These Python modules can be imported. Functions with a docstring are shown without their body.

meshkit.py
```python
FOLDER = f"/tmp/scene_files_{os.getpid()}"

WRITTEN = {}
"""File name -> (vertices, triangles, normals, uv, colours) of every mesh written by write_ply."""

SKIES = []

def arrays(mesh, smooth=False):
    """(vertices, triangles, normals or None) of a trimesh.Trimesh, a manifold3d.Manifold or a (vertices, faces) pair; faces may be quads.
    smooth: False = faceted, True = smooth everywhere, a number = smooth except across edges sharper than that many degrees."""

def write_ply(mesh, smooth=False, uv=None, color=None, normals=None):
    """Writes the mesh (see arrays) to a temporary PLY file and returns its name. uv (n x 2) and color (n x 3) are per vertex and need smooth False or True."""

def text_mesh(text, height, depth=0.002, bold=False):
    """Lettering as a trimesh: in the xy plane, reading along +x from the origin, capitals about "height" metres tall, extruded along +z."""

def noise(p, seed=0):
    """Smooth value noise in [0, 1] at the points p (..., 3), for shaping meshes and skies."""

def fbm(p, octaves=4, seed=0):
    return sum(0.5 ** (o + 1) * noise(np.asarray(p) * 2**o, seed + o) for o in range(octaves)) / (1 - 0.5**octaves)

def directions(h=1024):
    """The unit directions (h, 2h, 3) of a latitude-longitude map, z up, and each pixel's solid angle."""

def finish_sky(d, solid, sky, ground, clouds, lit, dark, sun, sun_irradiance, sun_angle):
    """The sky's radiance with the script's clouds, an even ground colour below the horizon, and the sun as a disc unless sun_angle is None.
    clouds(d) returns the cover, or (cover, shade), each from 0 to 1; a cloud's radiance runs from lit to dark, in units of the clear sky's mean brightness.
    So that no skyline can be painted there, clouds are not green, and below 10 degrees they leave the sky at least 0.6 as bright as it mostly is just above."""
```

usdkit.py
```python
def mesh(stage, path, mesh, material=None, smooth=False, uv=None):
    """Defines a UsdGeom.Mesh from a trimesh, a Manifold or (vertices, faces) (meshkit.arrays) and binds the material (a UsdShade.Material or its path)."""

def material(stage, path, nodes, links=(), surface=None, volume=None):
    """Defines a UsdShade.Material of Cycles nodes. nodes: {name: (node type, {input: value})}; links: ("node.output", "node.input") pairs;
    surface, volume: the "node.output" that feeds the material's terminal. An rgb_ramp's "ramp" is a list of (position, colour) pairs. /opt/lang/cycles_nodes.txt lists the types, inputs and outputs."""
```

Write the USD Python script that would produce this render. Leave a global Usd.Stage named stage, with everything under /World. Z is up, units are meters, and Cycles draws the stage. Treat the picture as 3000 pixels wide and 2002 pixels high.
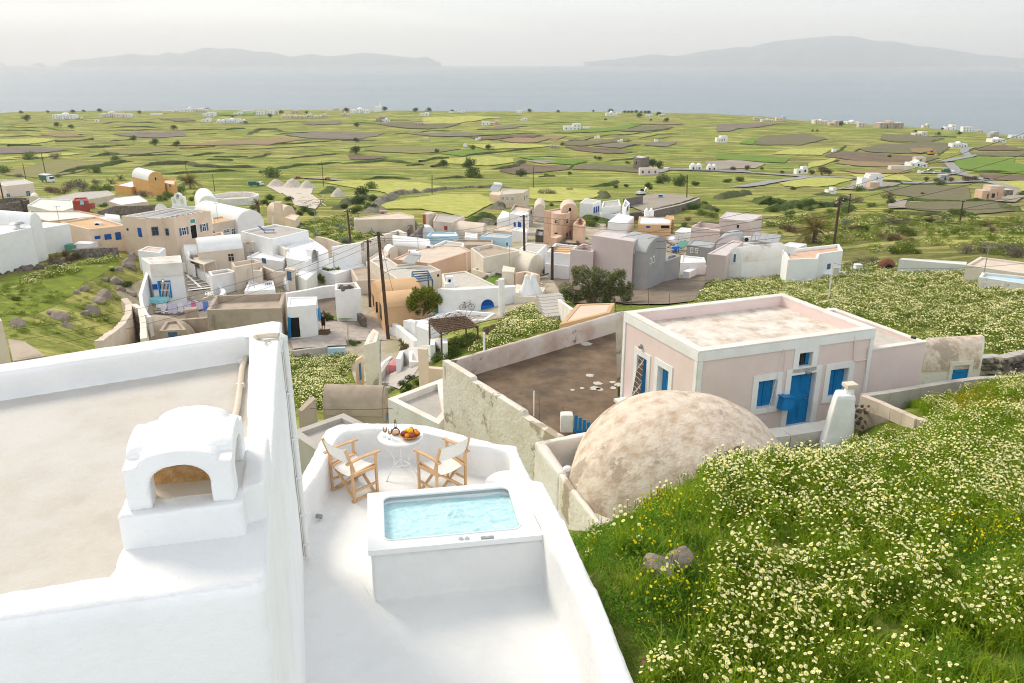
import math, random, numpy as np, trimesh, usdkit, meshkit
import manifold3d as m3
from pxr import Usd, UsdGeom, UsdLux, UsdShade, Gf, Sdf, Vt
from scipy.interpolate import RBFInterpolator
from scipy.ndimage import map_coordinates, gaussian_filter
from shapely.geometry import Polygon, Point, LineString, MultiPolygon
from shapely.ops import triangulate
# ---------- camera, sky, sun, exposure
stage=Usd.Stage.CreateInMemory()
UsdGeom.SetStageUpAxis(stage, 'Z');UsdGeom.SetStageMetersPerUnit(stage,1.0)
W='/World';UsdGeom.Xform.Define(stage, W);stage.SetDefaultPrim(stage.GetPrimAtPath(W))
UsdGeom.Scope.Define(stage, W+'/Looks')
F, CX, CY=2350.0,1500.0,1001.0  # focal length and centre in photograph pixels
PITCH=math.atan(816/F)
cam=UsdGeom.Camera.Define(stage, W+'/camera')
cam.CreateHorizontalApertureAttr(36.0);cam.CreateVerticalApertureAttr(36.0*683/1024)
cam.CreateFocalLengthAttr(36.0*F/3000);cam.CreateClippingRangeAttr(Gf.Vec2f(0.1,80000))
cam.CreateExposureAttr(1.27)
cam.AddRotateXOp().Set(90-math.degrees(PITCH))
HAZE=7.2e-5
SUN_AZ, SUN_EL=math.radians(-50), math.radians(39)
dome=UsdLux.DomeLight.Define(stage, W+'/sky')
skym=usdkit.material(stage, W+'/Looks/sky', {
'sky':('sky_texture', dict(sky_type='single_scattering', sun_disc=False, sun_elevation=SUN_EL, sun_rotation=SUN_AZ, aerosol_density=2.0)),
'tc':('texture_coordinate', {}), 'mp':('mapping', dict(scale=(1.0,1.0,4.0))),
'n':('noise_texture', dict(scale=1.6, detail=5, roughness=.55, distortion=.4)),
'r':('rgb_ramp', dict(ramp=[(0.25,(.60, )*3),(.75,(.93, )*3)])),
'm':('mix', {}), 'mp2':('mapping', dict(scale=(1.5,1.5,14.0))), 'n2':('noise_texture', dict(scale=1.3, detail=6, roughness=.6, distortion=.8)), 'r2':('rgb_ramp', dict(ramp=[(.3,(3.9,4.1,4.3)),(.7,(4.95,4.95,4.85))])),
'b':('background_shader', dict(strength=0.095))},
[('tc.generated', 'mp.vector'),('mp.vector', 'n.vector'),('n.fac', 'r.fac'),('r.color', 'm.fac'),('tc.generated', 'mp2.vector'),('mp2.vector', 'n2.vector'),('n2.fac', 'r2.fac'),('r2.color', 'm.color2'),('sky.color', 'm.color1'),('m.color', 'b.color')], surface='b.background')
UsdShade.MaterialBindingAPI.Apply(dome.GetPrim()).Bind(skym)
dome.GetPrim().SetCustomDataByKey('kind', 'structure')
sun=UsdLux.DistantLight.Define(stage, W+'/sun')
sun.CreateNormalizeAttr(True)if hasattr(sun, 'CreateNormalizeAttr')else UsdLux.LightAPI(sun.GetPrim()).CreateNormalizeAttr(True)
sun.CreateIntensityAttr(0.32);sun.CreateAngleAttr(22.0);sun.CreateColorAttr(Gf.Vec3f(1,.89,.72))
sd=np.array([math.sin(SUN_AZ)*math.cos(SUN_EL), math.cos(SUN_AZ)*math.cos(SUN_EL), math.sin(SUN_EL)])
sun.AddTransformOp().Set(Gf.Matrix4d(Gf.Rotation(Gf.Vec3d(0,0,1), Gf.Vec3d(*sd)), Gf.Vec3d(0,0,0)))
# ---------- pixels of the photograph to rays
cp, sp=math.cos(PITCH), math.sin(PITCH)
ZO=dict(N=(0,0,1), A=(0,450,2.851), B=(700,450,2.851), C=(1400,450,2.851), D=(2100,250,2.611), E=(0,900,2.611), G=(800,900,3.917),
H=(850,1200,2.851), I=(1300,850,3.357), J=(1800,850,2.35), K=(2250,950,4.7), L=(350,750,6.714), Mq=(1000,620,3.92), O=(2380,560,4.611),
P=(1500,1050,2.851), Q=(2300,1000,3.357), R=(0,300,2.35), S=(1000,300,2.35), T=(830,1180,4.9), U=(0,1300,2.2333), V=(850,1450,2.238))
def N(z, *pts):  # points read off an enlargement z to photograph pixels
 ox, oy, s=ZO[z]
 r=[(ox+x/s, oy+y/s)for x, y in pts]
 return r if len(r)>1 else r[0]
def ray(p):
 u, v=(p[0]-CX)/F,(CY-p[1])/F
 return np.array([u, cp+v*sp,-sp+v*cp])
def atz(p, z):r=ray(p);return r*(z/r[2])
def aty(p, y):r=ray(p);return r*(y/r[1])
def proj(q):x, y, z=q;d=y*cp-z*sp;return CX+F*x/d, CY-F*(y*sp+z*cp)/d
def onplane(p, a, b):  # where the ray meets the vertical plane through a and b
 r=ray(p);n=np.array([-(b[1]-a[1]), b[0]-a[0]]);return r*(n@np.asarray(a)[:2]/(n@r[:2]))
 # ---------- materials
LK={}
def mat(name, c, c2=None, scale=1.5, lo=.42, hi=.62, rough=.85, bump=.25, bscale=14, dist=.02, c3=None, s3=.25, lo3=.55, hi3=.7, det=6, stretch=None, metal=0, spec=.25, rand=0):
 """A surface of colour c with blotches of c2 and larger stains of c3, and a fine relief."""
 nodes={'g':('geometry', {}), 'p':('principled_bsdf', dict(roughness=rough, metallic=metal, specular_ior_level=spec, base_color=c))}
 links, col, vec=[], None, 'g.position'
 if stretch:
  nodes['mp']=('mapping', dict(scale=stretch));links.append(('g.position', 'mp.vector'));vec='mp.vector'
 if c2 is not None:
  nodes['n']=('noise_texture', dict(scale=scale, detail=det, roughness=.62));nodes['r']=('rgb_ramp', dict(ramp=[(lo, c),(hi, c2)]))
  links+=[(vec, 'n.vector'),('n.fac', 'r.fac')];col='r.color'
 if c3 is not None:
  nodes['n3']=('noise_texture', dict(scale=s3, detail=8, roughness=.7));nodes['r3']=('rgb_ramp', dict(ramp=[(lo3,(0,0,0)),(hi3,(1,1,1))]))
  nodes['m3']=('mix', dict(color1=c, color2=c3));links+=[(vec, 'n3.vector'),('n3.fac', 'r3.fac'),('r3.color', 'm3.fac')]
  if col:links.append((col, 'm3.color1'))
  col='m3.color'
 if rand:
  nodes['oi']=('object_info', {});nodes['hs']=('hsv', dict(color=c));nodes['mr']=('map_range', dict(to_min=1-rand, to_max=1+rand))
  links+=[('oi.random', 'mr.value'),('mr.result', 'hs.value')]
  if col:links.append((col, 'hs.color'))
  col='hs.color'
 if col:links.append((col, 'p.base_color'))
 if bump:
  nodes['bn']=('noise_texture', dict(scale=bscale, detail=5, roughness=.6));nodes['b']=('bump', dict(strength=bump, distance=dist))
  links+=[('g.position', 'bn.vector'),('bn.fac', 'b.height'),('b.normal', 'p.normal')]
 LK[name]=usdkit.material(stage, f'{W}/Looks/{name}', nodes, links, surface='p.BSDF')
 return LK[name]
def leafmat(name, c, c2, scale=3., trans=.35, rough=.6, vec='position', rand=.18):
 nodes={'g':('geometry', {}), 'n':('noise_texture', dict(scale=scale, detail=3)), 'r':('rgb_ramp', dict(ramp=[(.35, c),(.65, c2)])),
 'oi':('object_info', {}), 'mr':('map_range', dict(to_min=1-rand, to_max=1+rand)), 'hs':('hsv', {}),
 'p':('principled_bsdf', dict(roughness=rough, specular_ior_level=.2)), 't':('translucent_bsdf', {}), 'm':('mix_closure', dict(fac=trans))}
 LK[name]=usdkit.material(stage, f'{W}/Looks/{name}', nodes,[('g.position', 'n.vector'),('n.fac', 'r.fac'),('r.color', 'hs.color'),('oi.random', 'mr.value'),('mr.result', 'hs.value'),
 ('hs.color', 'p.base_color'),('hs.color', 't.color'),('p.BSDF', 'm.closure1'),('t.BSDF', 'm.closure2')], surface='m.closure')
WHITE=(.80,.80,.79)
mat('white_plaster', WHITE,(.73,.73,.72), scale=1.1, lo=.45, hi=.75, bump=.5, bscale=10, dist=.02, c3=(.64,.63,.61), s3=.8, lo3=.60, hi3=.85)
mat('white_trim',(.80,.795,.78),(.74,.735,.71), scale=1.2, bump=.2, bscale=25, dist=.008)
mat('old_white_plaster',(.74,.71,.66),(.62,.56,.48), scale=.7, lo=.45, hi=.75, c3=(.36,.31,.25), s3=.55, lo3=.60, hi3=.70, bump=.5, bscale=6, dist=.04)
mat('roof_screed',(.55,.515,.46),(.455,.41,.35), scale=2.2, lo=.4, hi=.75, c3=(.57,.55,.52), s3=.5, lo3=.5, hi3=.7, bump=.4, bscale=30, dist=.01)
mat('weathered_roof',(.66,.59,.51),(.47,.375,.29), scale=1.6, lo=.42, hi=.66, c3=(.73,.69,.63), s3=.9, lo3=.45, hi3=.6, bump=.6, bscale=12, dist=.02)
mat('pink_plaster',(.76,.625,.59),(.72,.585,.55), scale=.9, bump=.25, bscale=14, dist=.01)
mat('mauve_plaster',(.60,.505,.475),(.57,.475,.45), scale=.6, bump=.2, bscale=10, dist=.01)
mat('mauve_roof',(.60,.55,.54),(.55,.50,.49), scale=.8, bump=.1)
mat('grey_plaster',(.32,.315,.31),(.29,.285,.28), scale=.6, bump=.15, bscale=10)
mat('grey_roof',(.40,.41,.41),(.36,.37,.37), scale=.6, bump=.15)
mat('peach_plaster',(.71,.565,.44),(.65,.50,.38), scale=.5, lo=.45, hi=.7, c3=(.55,.42,.33), s3=.4, lo3=.58, hi3=.72, bump=.3, bscale=9)
mat('salmon_plaster',(.64,.44,.315),(.58,.385,.265), scale=.5, c3=(.40,.24,.15), s3=.5, lo3=.6, hi3=.72, bump=.3, bscale=8)
mat('ochre_plaster',(.62,.405,.225),(.56,.36,.20), scale=.5, bump=.3, bscale=8, c3=(.60,.38,.20), s3=.4)
mat('orange_plaster',(.68,.385,.15),(.62,.34,.13), scale=.5, bump=.2, bscale=8)
mat('beige_plaster',(.65,.555,.455),(.58,.485,.395), scale=.5, c3=(.45,.36,.28), s3=.4, lo3=.6, hi3=.72, bump=.35, bscale=8)
mat('cream_plaster',(.70,.64,.53),(.64,.57,.46), scale=.5, c3=(.52,.45,.36), s3=.4, lo3=.62, hi3=.74, bump=.3, bscale=8)
mat('pale_green_plaster',(.68,.70,.64),(.62,.63,.56), scale=.5, c3=(.50,.47,.40), s3=.4, lo3=.62, hi3=.74, bump=.3, bscale=8)
mat('pale_blue_plaster',(.42,.62,.76),(.50,.66,.76), scale=.7, bump=.2)
mat('red_plaster',(.36,.065,.05),(.40,.10,.08), scale=.6, bump=.2)
mat('old_concrete',(.44,.36,.28),(.34,.275,.21), scale=.6, lo=.42, hi=.65, c3=(.46,.38,.30), s3=.5, lo3=.5, hi3=.65, bump=.6, bscale=7, dist=.03)
mat('concrete',(.46,.43,.39),(.38,.35,.31), scale=.8, lo=.42, hi=.68, c3=(.54,.50,.45), s3=.4, bump=.4, bscale=12, dist=.02)
mat('brown_screed',(.125,.085,.052),(.23,.165,.11), scale=.9, lo=.38, hi=.72, c3=(.085,.068,.054), s3=.35, lo3=.5, hi3=.65, bump=.3, bscale=10, dist=.01)
mat('stained_parapet',(.58,.52,.47),(.44,.33,.27), scale=.7, lo=.42, hi=.68, c3=(.165,.14,.13), s3=.38, lo3=.60, hi3=.64, bump=.6, bscale=5, dist=.04)
mat('dome_plaster',(.68,.58,.48),(.42,.30,.20), scale=2.6, lo=.42, hi=.72, c3=(.42,.34,.265), s3=.55, lo3=.565, hi3=.585, bump=.9, bscale=5, dist=.05)
mat('peeling_plaster',(.73,.68,.60),(.63,.55,.45), scale=1.0, lo=.45, hi=.72, c3=(.40,.33,.25), s3=.55, lo3=.57, hi3=.60, bump=.8, bscale=5, dist=.05)
mat('rock',(.33,.27,.21),(.20,.165,.14), scale=.9, lo=.4, hi=.65, c3=(.43,.36,.29), s3=.3, bump=1, bscale=3, dist=.15)
mat('lava_stone',(.115,.10,.092),(.19,.15,.125), scale=2.5, bump=.8, bscale=9, dist=.03, rand=.45)
mat('stone_wall',(.24,.20,.165),(.12,.105,.095), scale=2.6, lo=.42, hi=.58, bump=1, bscale=4, dist=.1)
mat('blue_paint',(.008,.185,.47),(.014,.23,.52), scale=4, lo=.4, hi=.7, rough=.45, bump=.1, bscale=30, dist=.004, stretch=(1,1,.3))
mat('dark_blue_paint',(.012,.075,.30),(.02,.10,.34), scale=3, rough=.5, bump=0)
mat('blue_grey_paint',(.06,.12,.20),(.08,.15,.24), scale=3, rough=.5, bump=0)
mat('turquoise_paint',(.03,.33,.42), rough=.5, bump=0)
mat('dark_glass',(.018,.022,.026), rough=.12, bump=0, spec=.5)
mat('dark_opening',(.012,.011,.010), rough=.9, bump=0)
mat('dark_wood',(.055,.036,.024),(.085,.06,.04), scale=3, rough=.7, bump=.2, stretch=(6,6,.6))
mat('pole_wood',(.095,.055,.036),(.05,.032,.025), scale=3, rough=.85, bump=.3, bscale=12, stretch=(5,5,.5))
mat('brown_wood',(.16,.10,.06),(.10,.06,.04), scale=3, rough=.75, bump=.3, stretch=(4,4,4))
mat('teak',(.64,.42,.235),(.54,.335,.17), scale=9, lo=.38, hi=.68, rough=.5, bump=.15, bscale=60, dist=.002)
mat('canvas',(.80,.785,.75),(.77,.75,.71), scale=30, rough=.9, bump=.25, bscale=400, dist=.002)
mat('white_metal',(.80,.80,.79), rough=.35, bump=0, spec=.5)
mat('steel',(.55,.56,.57), rough=.3, bump=0, metal=.8)
mat('grey_metal',(.32,.33,.34), rough=.4, bump=0, metal=.5)
mat('black_metal',(.02,.02,.022), rough=.5, bump=0)
mat('rust',(.22,.09,.045),(.13,.06,.035), scale=9, bump=.3)
mat('acrylic',(.80,.805,.805), rough=.12, bump=0, spec=.5)
mat('pvc',(.66,.58,.47),(.60,.52,.41), scale=6, rough=.4, bump=0)
mat('sand',(.60,.53,.45),(.48,.42,.35), scale=1.2, bump=.5, bscale=4, dist=.1)
mat('soil',(.175,.135,.10),(.235,.19,.145), scale=.8, lo=.35, hi=.65, c3=(.09,.11,.045), s3=.35, lo3=.56, hi3=.66, bump=.8, bscale=5, dist=.08)
mat('asphalt',(.30,.30,.30),(.25,.25,.25), scale=.7, bump=.1)
mat('path_stone',(.46,.41,.36),(.36,.31,.27), scale=1.3, bump=.4, bscale=6)
mat('orange_skin',(.75,.26,.02),(.70,.21,.015), scale=30, rough=.4, bump=.2, bscale=200, dist=.001)
mat('apple_skin',(.24,.02,.03),(.36,.07,.05), scale=14, rough=.3, bump=0, spec=.5)
mat('lemon_skin',(.80,.50,.015), rough=.4, bump=.15, bscale=150, dist=.001)
mat('wicker',(.50,.27,.08),(.36,.18,.05), scale=60, rough=.6, bump=.5, bscale=150, dist=.003)
mat('cork',(.30,.17,.08), rough=.8, bump=0)
mat('skin',(.52,.29,.20), rough=.5, bump=0)
mat('black_cloth',(.016,.016,.018), rough=.9, bump=0)
mat('hair_grey',(.16,.13,.11), rough=.8, bump=0)
mat('yellow_plastic',(.75,.55,.02), rough=.4, bump=0)
mat('blue_plastic',(.02,.16,.55), rough=.4, bump=0)
mat('green_tarp',(.10,.28,.22), rough=.6, bump=0)
mat('white_cloth',(.74,.73,.78), rough=.9, bump=0)
mat('lilac_cloth',(.60,.58,.74), rough=.9, bump=0)
mat('pink_cloth',(.68,.18,.36), rough=.9, bump=0)
mat('blue_cloth',(.14,.25,.66), rough=.9, bump=0)
mat('turquoise_cloth',(.20,.62,.70),(.40,.72,.76), scale=4, rough=.8, bump=0)
mat('terracotta',(.42,.17,.08),(.34,.13,.06), scale=5, rough=.8, bump=0)
mat('pink_paint',(.62,.22,.23),(.56,.19,.2), scale=2, bump=.2)
mat('car_red',(.45,.03,.03), rough=.2, bump=0, spec=.6)
mat('car_blue',(.12,.30,.48), rough=.25, bump=0, spec=.6)
mat('car_white',(.78,.78,.78), rough=.25, bump=0, spec=.6)
mat('car_green',(.02,.10,.085), rough=.3, bump=0, spec=.6)
mat('car_orange',(.65,.28,.03), rough=.3, bump=0, spec=.6)
mat('tyre',(.02,.02,.02), rough=.8, bump=0)
mat('bark',(.17,.125,.09),(.10,.075,.055), scale=4, bump=.7, bscale=12, dist=.03, stretch=(3,3,.6))
mat('dry_twig',(.20,.13,.095),(.13,.085,.06), scale=4, bump=0)
mat('dry_shrub',(.165,.125,.095),(.115,.09,.065), scale=1.2, bump=0)
mat('petal',(.88,.86,.50), rough=.7, bump=0)
mat('petal_far',(.84,.80,.46),(.82,.74,.28), scale=9, rough=.8, bump=0)
mat('flower_eye',(.85,.60,.02), rough=.7, bump=0)
mat('yellow_flower',(.80,.66,.01), rough=.7, bump=0)
mat('magenta_flower',(.55,.05,.28), rough=.7, bump=0)
leafmat('mound_leaf',(.135,.20,.02),(.21,.27,.03), scale=1.2)
leafmat('grass_leaf',(.22,.335,.015),(.32,.42,.022), scale=2.5, trans=.45)
leafmat('daisy_leaf',(.215,.33,.016),(.30,.41,.022), scale=3, trans=.45)
leafmat('clover_leaf',(.11,.24,.015),(.18,.31,.022), scale=3, trans=.4)
leafmat('yellow_grass_leaf',(.33,.32,.02),(.42,.36,.025), scale=3)
leafmat('olive_leaf',(.14,.165,.06),(.22,.23,.105), scale=1.5)
leafmat('citrus_leaf',(.15,.20,.02),(.25,.27,.03), scale=1.5)
leafmat('dark_leaf',(.035,.07,.014),(.065,.105,.02), scale=1.5)
leafmat('bush_leaf',(.09,.15,.025),(.155,.20,.04), scale=1.2)
leafmat('sage_leaf',(.17,.22,.17),(.25,.29,.21), scale=1.5)
leafmat('palm_leaf',(.20,.18,.05),(.33,.26,.09), scale=1)
leafmat('brown_leaf',(.125,.075,.045),(.175,.115,.07), scale=1.5)
leafmat('grey_leaf',(.15,.135,.10),(.20,.18,.13), scale=1.5)
# ---------- objects: things and parts
LOC, CNT={}, {}
def newpath(parent, name):
 k=(parent, name);n=CNT.get(k,0);CNT[k]=n+1
 return f'{parent}/{name}'+(f'_{n:03d}' if n else '')
def tag(path, label=None, cat=None, group=None, kind=None):
 p=stage.GetPrimAtPath(path)
 for k, v in(('label', label),('category', cat),('group', group),('kind', kind)):
  if v:p.SetCustomDataByKey(k, v)
 return path
def thing(name, label, cat, loc=(0,0,0), group=None):
 path=newpath(W, name);x=UsdGeom.Xform.Define(stage, path);loc=np.asarray(loc, float)
 x.AddTranslateOp().Set(Gf.Vec3d(*map(float, loc)));LOC[path]=loc
 return tag(path, label, cat, group)
def arr(mesh):
 if isinstance(mesh, list):mesh=trimesh.util.concatenate(mesh)if len(mesh)>1 else mesh[0]
 if isinstance(mesh, tuple):mesh=trimesh.Trimesh(np.asarray(mesh[0], float), np.asarray(mesh[1]), process=False)
 if hasattr(mesh, 'to_mesh'):
  m=mesh.to_mesh();mesh=trimesh.Trimesh(m.vert_properties[:, :3], m.tri_verts, process=False)
 return mesh
def part(parent, name, mesh, m, smooth=False, label=None, kind=None):
 """A mesh given in world coordinates becomes a child of parent."""
 mesh=arr(mesh).copy();loc=LOC.get(parent, np.zeros(3));mesh.vertices=mesh.vertices-loc
 path=newpath(parent, name);usdkit.mesh(stage, path, mesh, LK[m], smooth=smooth);LOC[path]=loc
 return tag(path, label, None, None, kind)
def solo(name, mesh, m, label, cat, smooth=False, group=None):
 mesh=arr(mesh).copy();path=newpath(W, name);usdkit.mesh(stage, path, mesh, LK[m], smooth=smooth);LOC[path]=np.zeros(3)
 return tag(path, label, cat, group)
def struct(name, mesh, m, smooth=False, kind='structure'):
 path=newpath(W, name);usdkit.mesh(stage, path, arr(mesh), LK[m], smooth=smooth);LOC[path]=np.zeros(3);return tag(path, kind=kind)
def copy_of(src, loc, rotz=0, scale=1, label=None, group=None):
 was=stage.GetPrimAtPath(src).GetCustomData();path=newpath(W, src.split('/')[-1])
 x=UsdGeom.Xform.Define(stage, path);x.GetPrim().GetReferences().AddInternalReference(src);x.GetPrim().SetInstanceable(True)
 x.ClearXformOpOrder();x.AddTranslateOp().Set(Gf.Vec3d(*map(float, loc)));x.AddRotateZOp().Set(math.degrees(rotz));x.AddScaleOp().Set(Gf.Vec3f(scale, scale, scale))
 return tag(path, label or was.get('label'), was.get('category'), group or was.get('group'))
def instancer(name, protos, pos, yaw, scl, idx, label=None, cat=None, kind='stuff', tilt=None, parent=W):
 """protos: list of lists of (part name, mesh, material)."""
 path=newpath(parent, name);pi=UsdGeom.PointInstancer.Define(stage, path);targets=[]
 for i, pr in enumerate(protos):
  pp=f'{path}/plant'+(f'_{i:03d}' if i else '');UsdGeom.Xform.Define(stage, pp);targets.append(Sdf.Path(pp))
  for nm, me, mm in pr:usdkit.mesh(stage, newpath(pp, nm), arr(me), LK[mm])
 pi.CreatePrototypesRel().SetTargets(targets)
 pi.CreatePositionsAttr(Vt.Vec3fArray.FromNumpy(np.asarray(pos, np.float32)));pi.CreateProtoIndicesAttr(Vt.IntArray.FromNumpy(np.asarray(idx, np.int32)))
 s=np.asarray(scl, np.float32);s=np.repeat(s[:, None],3,1)if s.ndim==1 else s
 pi.CreateScalesAttr(Vt.Vec3fArray.FromNumpy(s));h=np.asarray(yaw)/2
 q=[Gf.Quath(float(math.cos(a)),0,0, float(math.sin(a)))for a in h]if tilt is None else[Gf.Quath(float(math.cos(a)), float(t*math.cos(b)), float(t*math.sin(b)), float(math.sin(a)))for a, t, b in zip(h, tilt, np.asarray(yaw)*7)]
 pi.CreateOrientationsAttr(Vt.QuathArray(q))
 return tag(path, label, cat, None, kind)
 # ---------- mesh shapes
def box(c, s, rz=0):
 b=trimesh.creation.box(s)
 if rz:b.apply_transform(trimesh.transformations.rotation_matrix(rz,(0,0,1)))
 b.apply_translation(c);return b
def obox(a, b, w, h, up=(0,0,1)):  # a beam from a to b, w wide and h high
 a, b=np.asarray(a, float), np.asarray(b, float);d=b-a;L=np.linalg.norm(d);x=d/L
 y=np.cross(up, x);y=y/np.linalg.norm(y)if np.linalg.norm(y)>1e-6 else np.array([0,1.,0]);z=np.cross(x, y)
 m=trimesh.creation.box((L, w, h));T=np.eye(4);T[:3,0], T[:3,1], T[:3,2], T[:3,3]=x, y, z,(a+b)/2;m.apply_transform(T);return m
def tube(pts, r, n=8):
 """A round bar through pts; r is a number or one per point."""
 pts=np.asarray(pts, float);r=np.broadcast_to(r, len(pts));t=np.gradient(pts, axis=0);t/=np.linalg.norm(t, axis=1)[:, None]+1e-12
 up=np.array([0,0,1.])if abs(t[0][2])<.9 else np.array([1.,0,0]);V=[]
 for p, q, ra in zip(pts, t, r):
  s=np.cross(q, up);s/=np.linalg.norm(s)+1e-12;k=np.cross(s, q);a=np.arange(n)*2*math.pi/n
  V.append(p+ra*(np.cos(a)[:, None]*s+np.sin(a)[:, None]*k))
 V=np.vstack(V+[pts[:1], pts[-1:]]);fs=[];m=len(pts)
 for i in range(m-1):
  for j in range(n):
   a, b, c, d=i*n+j, i*n+(j+1)%n,(i+1)*n+(j+1)%n,(i+1)*n+j;fs+=[(a, b, c),(a, c, d)]
 for j in range(n):fs+=[(m*n,(j+1)%n, j),(m*n+1,(m-1)*n+j,(m-1)*n+(j+1)%n)]
 me=trimesh.Trimesh(V, fs, process=False);me.fix_normals();return me
def lathe(prof, n=24, c=(0,0,0)):
 m=trimesh.creation.revolve(np.asarray(prof, float), sections=n);m.apply_translation(c);return m
def ball(c, r, sub=2):
 m=trimesh.creation.icosphere(sub,1.0);m.vertices*=np.broadcast_to(r,3);m.apply_translation(c);return m
def rnd(seed):return np.random.RandomState(seed)
def rockmesh(c, r, seed, sub=2, flat=.8):
 m=trimesh.creation.icosphere(sub,1.0);v=m.vertices;q=rnd(seed);k=q.normal(size=(7,3));k/=np.linalg.norm(k, axis=1)[:, None]
 for d in k:h=v@d;v=v-np.outer(np.maximum(h-q.uniform(.55,.8),0), d)
 v=v*(np.asarray(r)*np.array([1, q.uniform(.7,1), flat]));a=q.uniform(0,6.3);R=np.array([[math.cos(a),-math.sin(a),0],[math.sin(a), math.cos(a),0],[0,0,1]])
 return trimesh.Trimesh(v@R.T+np.asarray(c), m.faces, process=False)
def extrude(poly, z0, z1):
 if not isinstance(poly,(Polygon, MultiPolygon)):poly=Polygon([tuple(p[:2])for p in poly])
 if not poly.is_valid:poly=poly.buffer(0)
 out=[]
 for g in(poly.geoms if isinstance(poly, MultiPolygon)else[poly]):
  if g.area<1e-5:continue
  m=trimesh.creation.extrude_polygon(g, z1-z0);m.apply_translation((0,0, z0));out.append(m)
 return trimesh.util.concatenate(out)
def rounded(m3obj, edge, it=8):
 """Refine a Manifold and relax it so that its edges are soft, like plaster laid by hand."""
 t=arr(m3obj.refine_to_length(edge));t.merge_vertices();trimesh.smoothing.filter_taubin(t,.5,.5*.98, it);return t
def M(tm):return m3.Manifold(m3.Mesh(np.asarray(tm.vertices, np.float32), np.asarray(tm.faces, np.uint32)))
def lumpy(t, amp, sc, seed=0):
 n=t.vertex_normals;t.vertices=t.vertices+n*((meshkit.fbm(t.vertices*sc,3, seed)-.5)*2*amp)[:, None];return t
 # ---------- terrain
COAST=[(-700,336),(0,331),(60,327),(400,324),(830,323),(1130,324),(1500,326),(1900,328),(2100,333),(2200,338),(2330,353),(2480,363),(2640,366),(2800,380),(2962,397),(3060,408),(3700,430)]
cu, cy=[],[]
for p in COAST:q=atz(p,-72);cu.append(q[0]/q[1]);cy.append(q[1])
def ycoast(u):return np.interp(u, cu, cy)
prof=[(60,-27.3),(80,-26.9),(100,-27.2),(120,-28),(140,-29),(160,-30.4),(190,-33),(220,-36),(260,-41),(320,-48),(400,-54),(500,-56.6),(600,-58.3),(800,-63),(1000,-66.8),(1330,-72),(1600,-75)]
ctl=[]
for u in(-1.2,-.8,-.6,-.45,-.3,-.15,0,.15,.3,.45,.6,.8,1.2):
 for y, z in prof:
  if y<(110 if abs(u)<=.4 else 150):continue
  k=float(ycoast(u))/1330;yy=y if y<=400 else 400+(y-400)*(1330*k-400)/(1330-400)
  ctl.append((u, yy, z))
def C(px, py, y=None, z=None):
 q=aty((px, py), y)if y is not None else atz((px, py), z);q=q-[0,0,.42 if py>1190 and px>1650 and q[1]<27 else 0];ctl.append((q[0]/q[1], q[1], q[2]))
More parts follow.
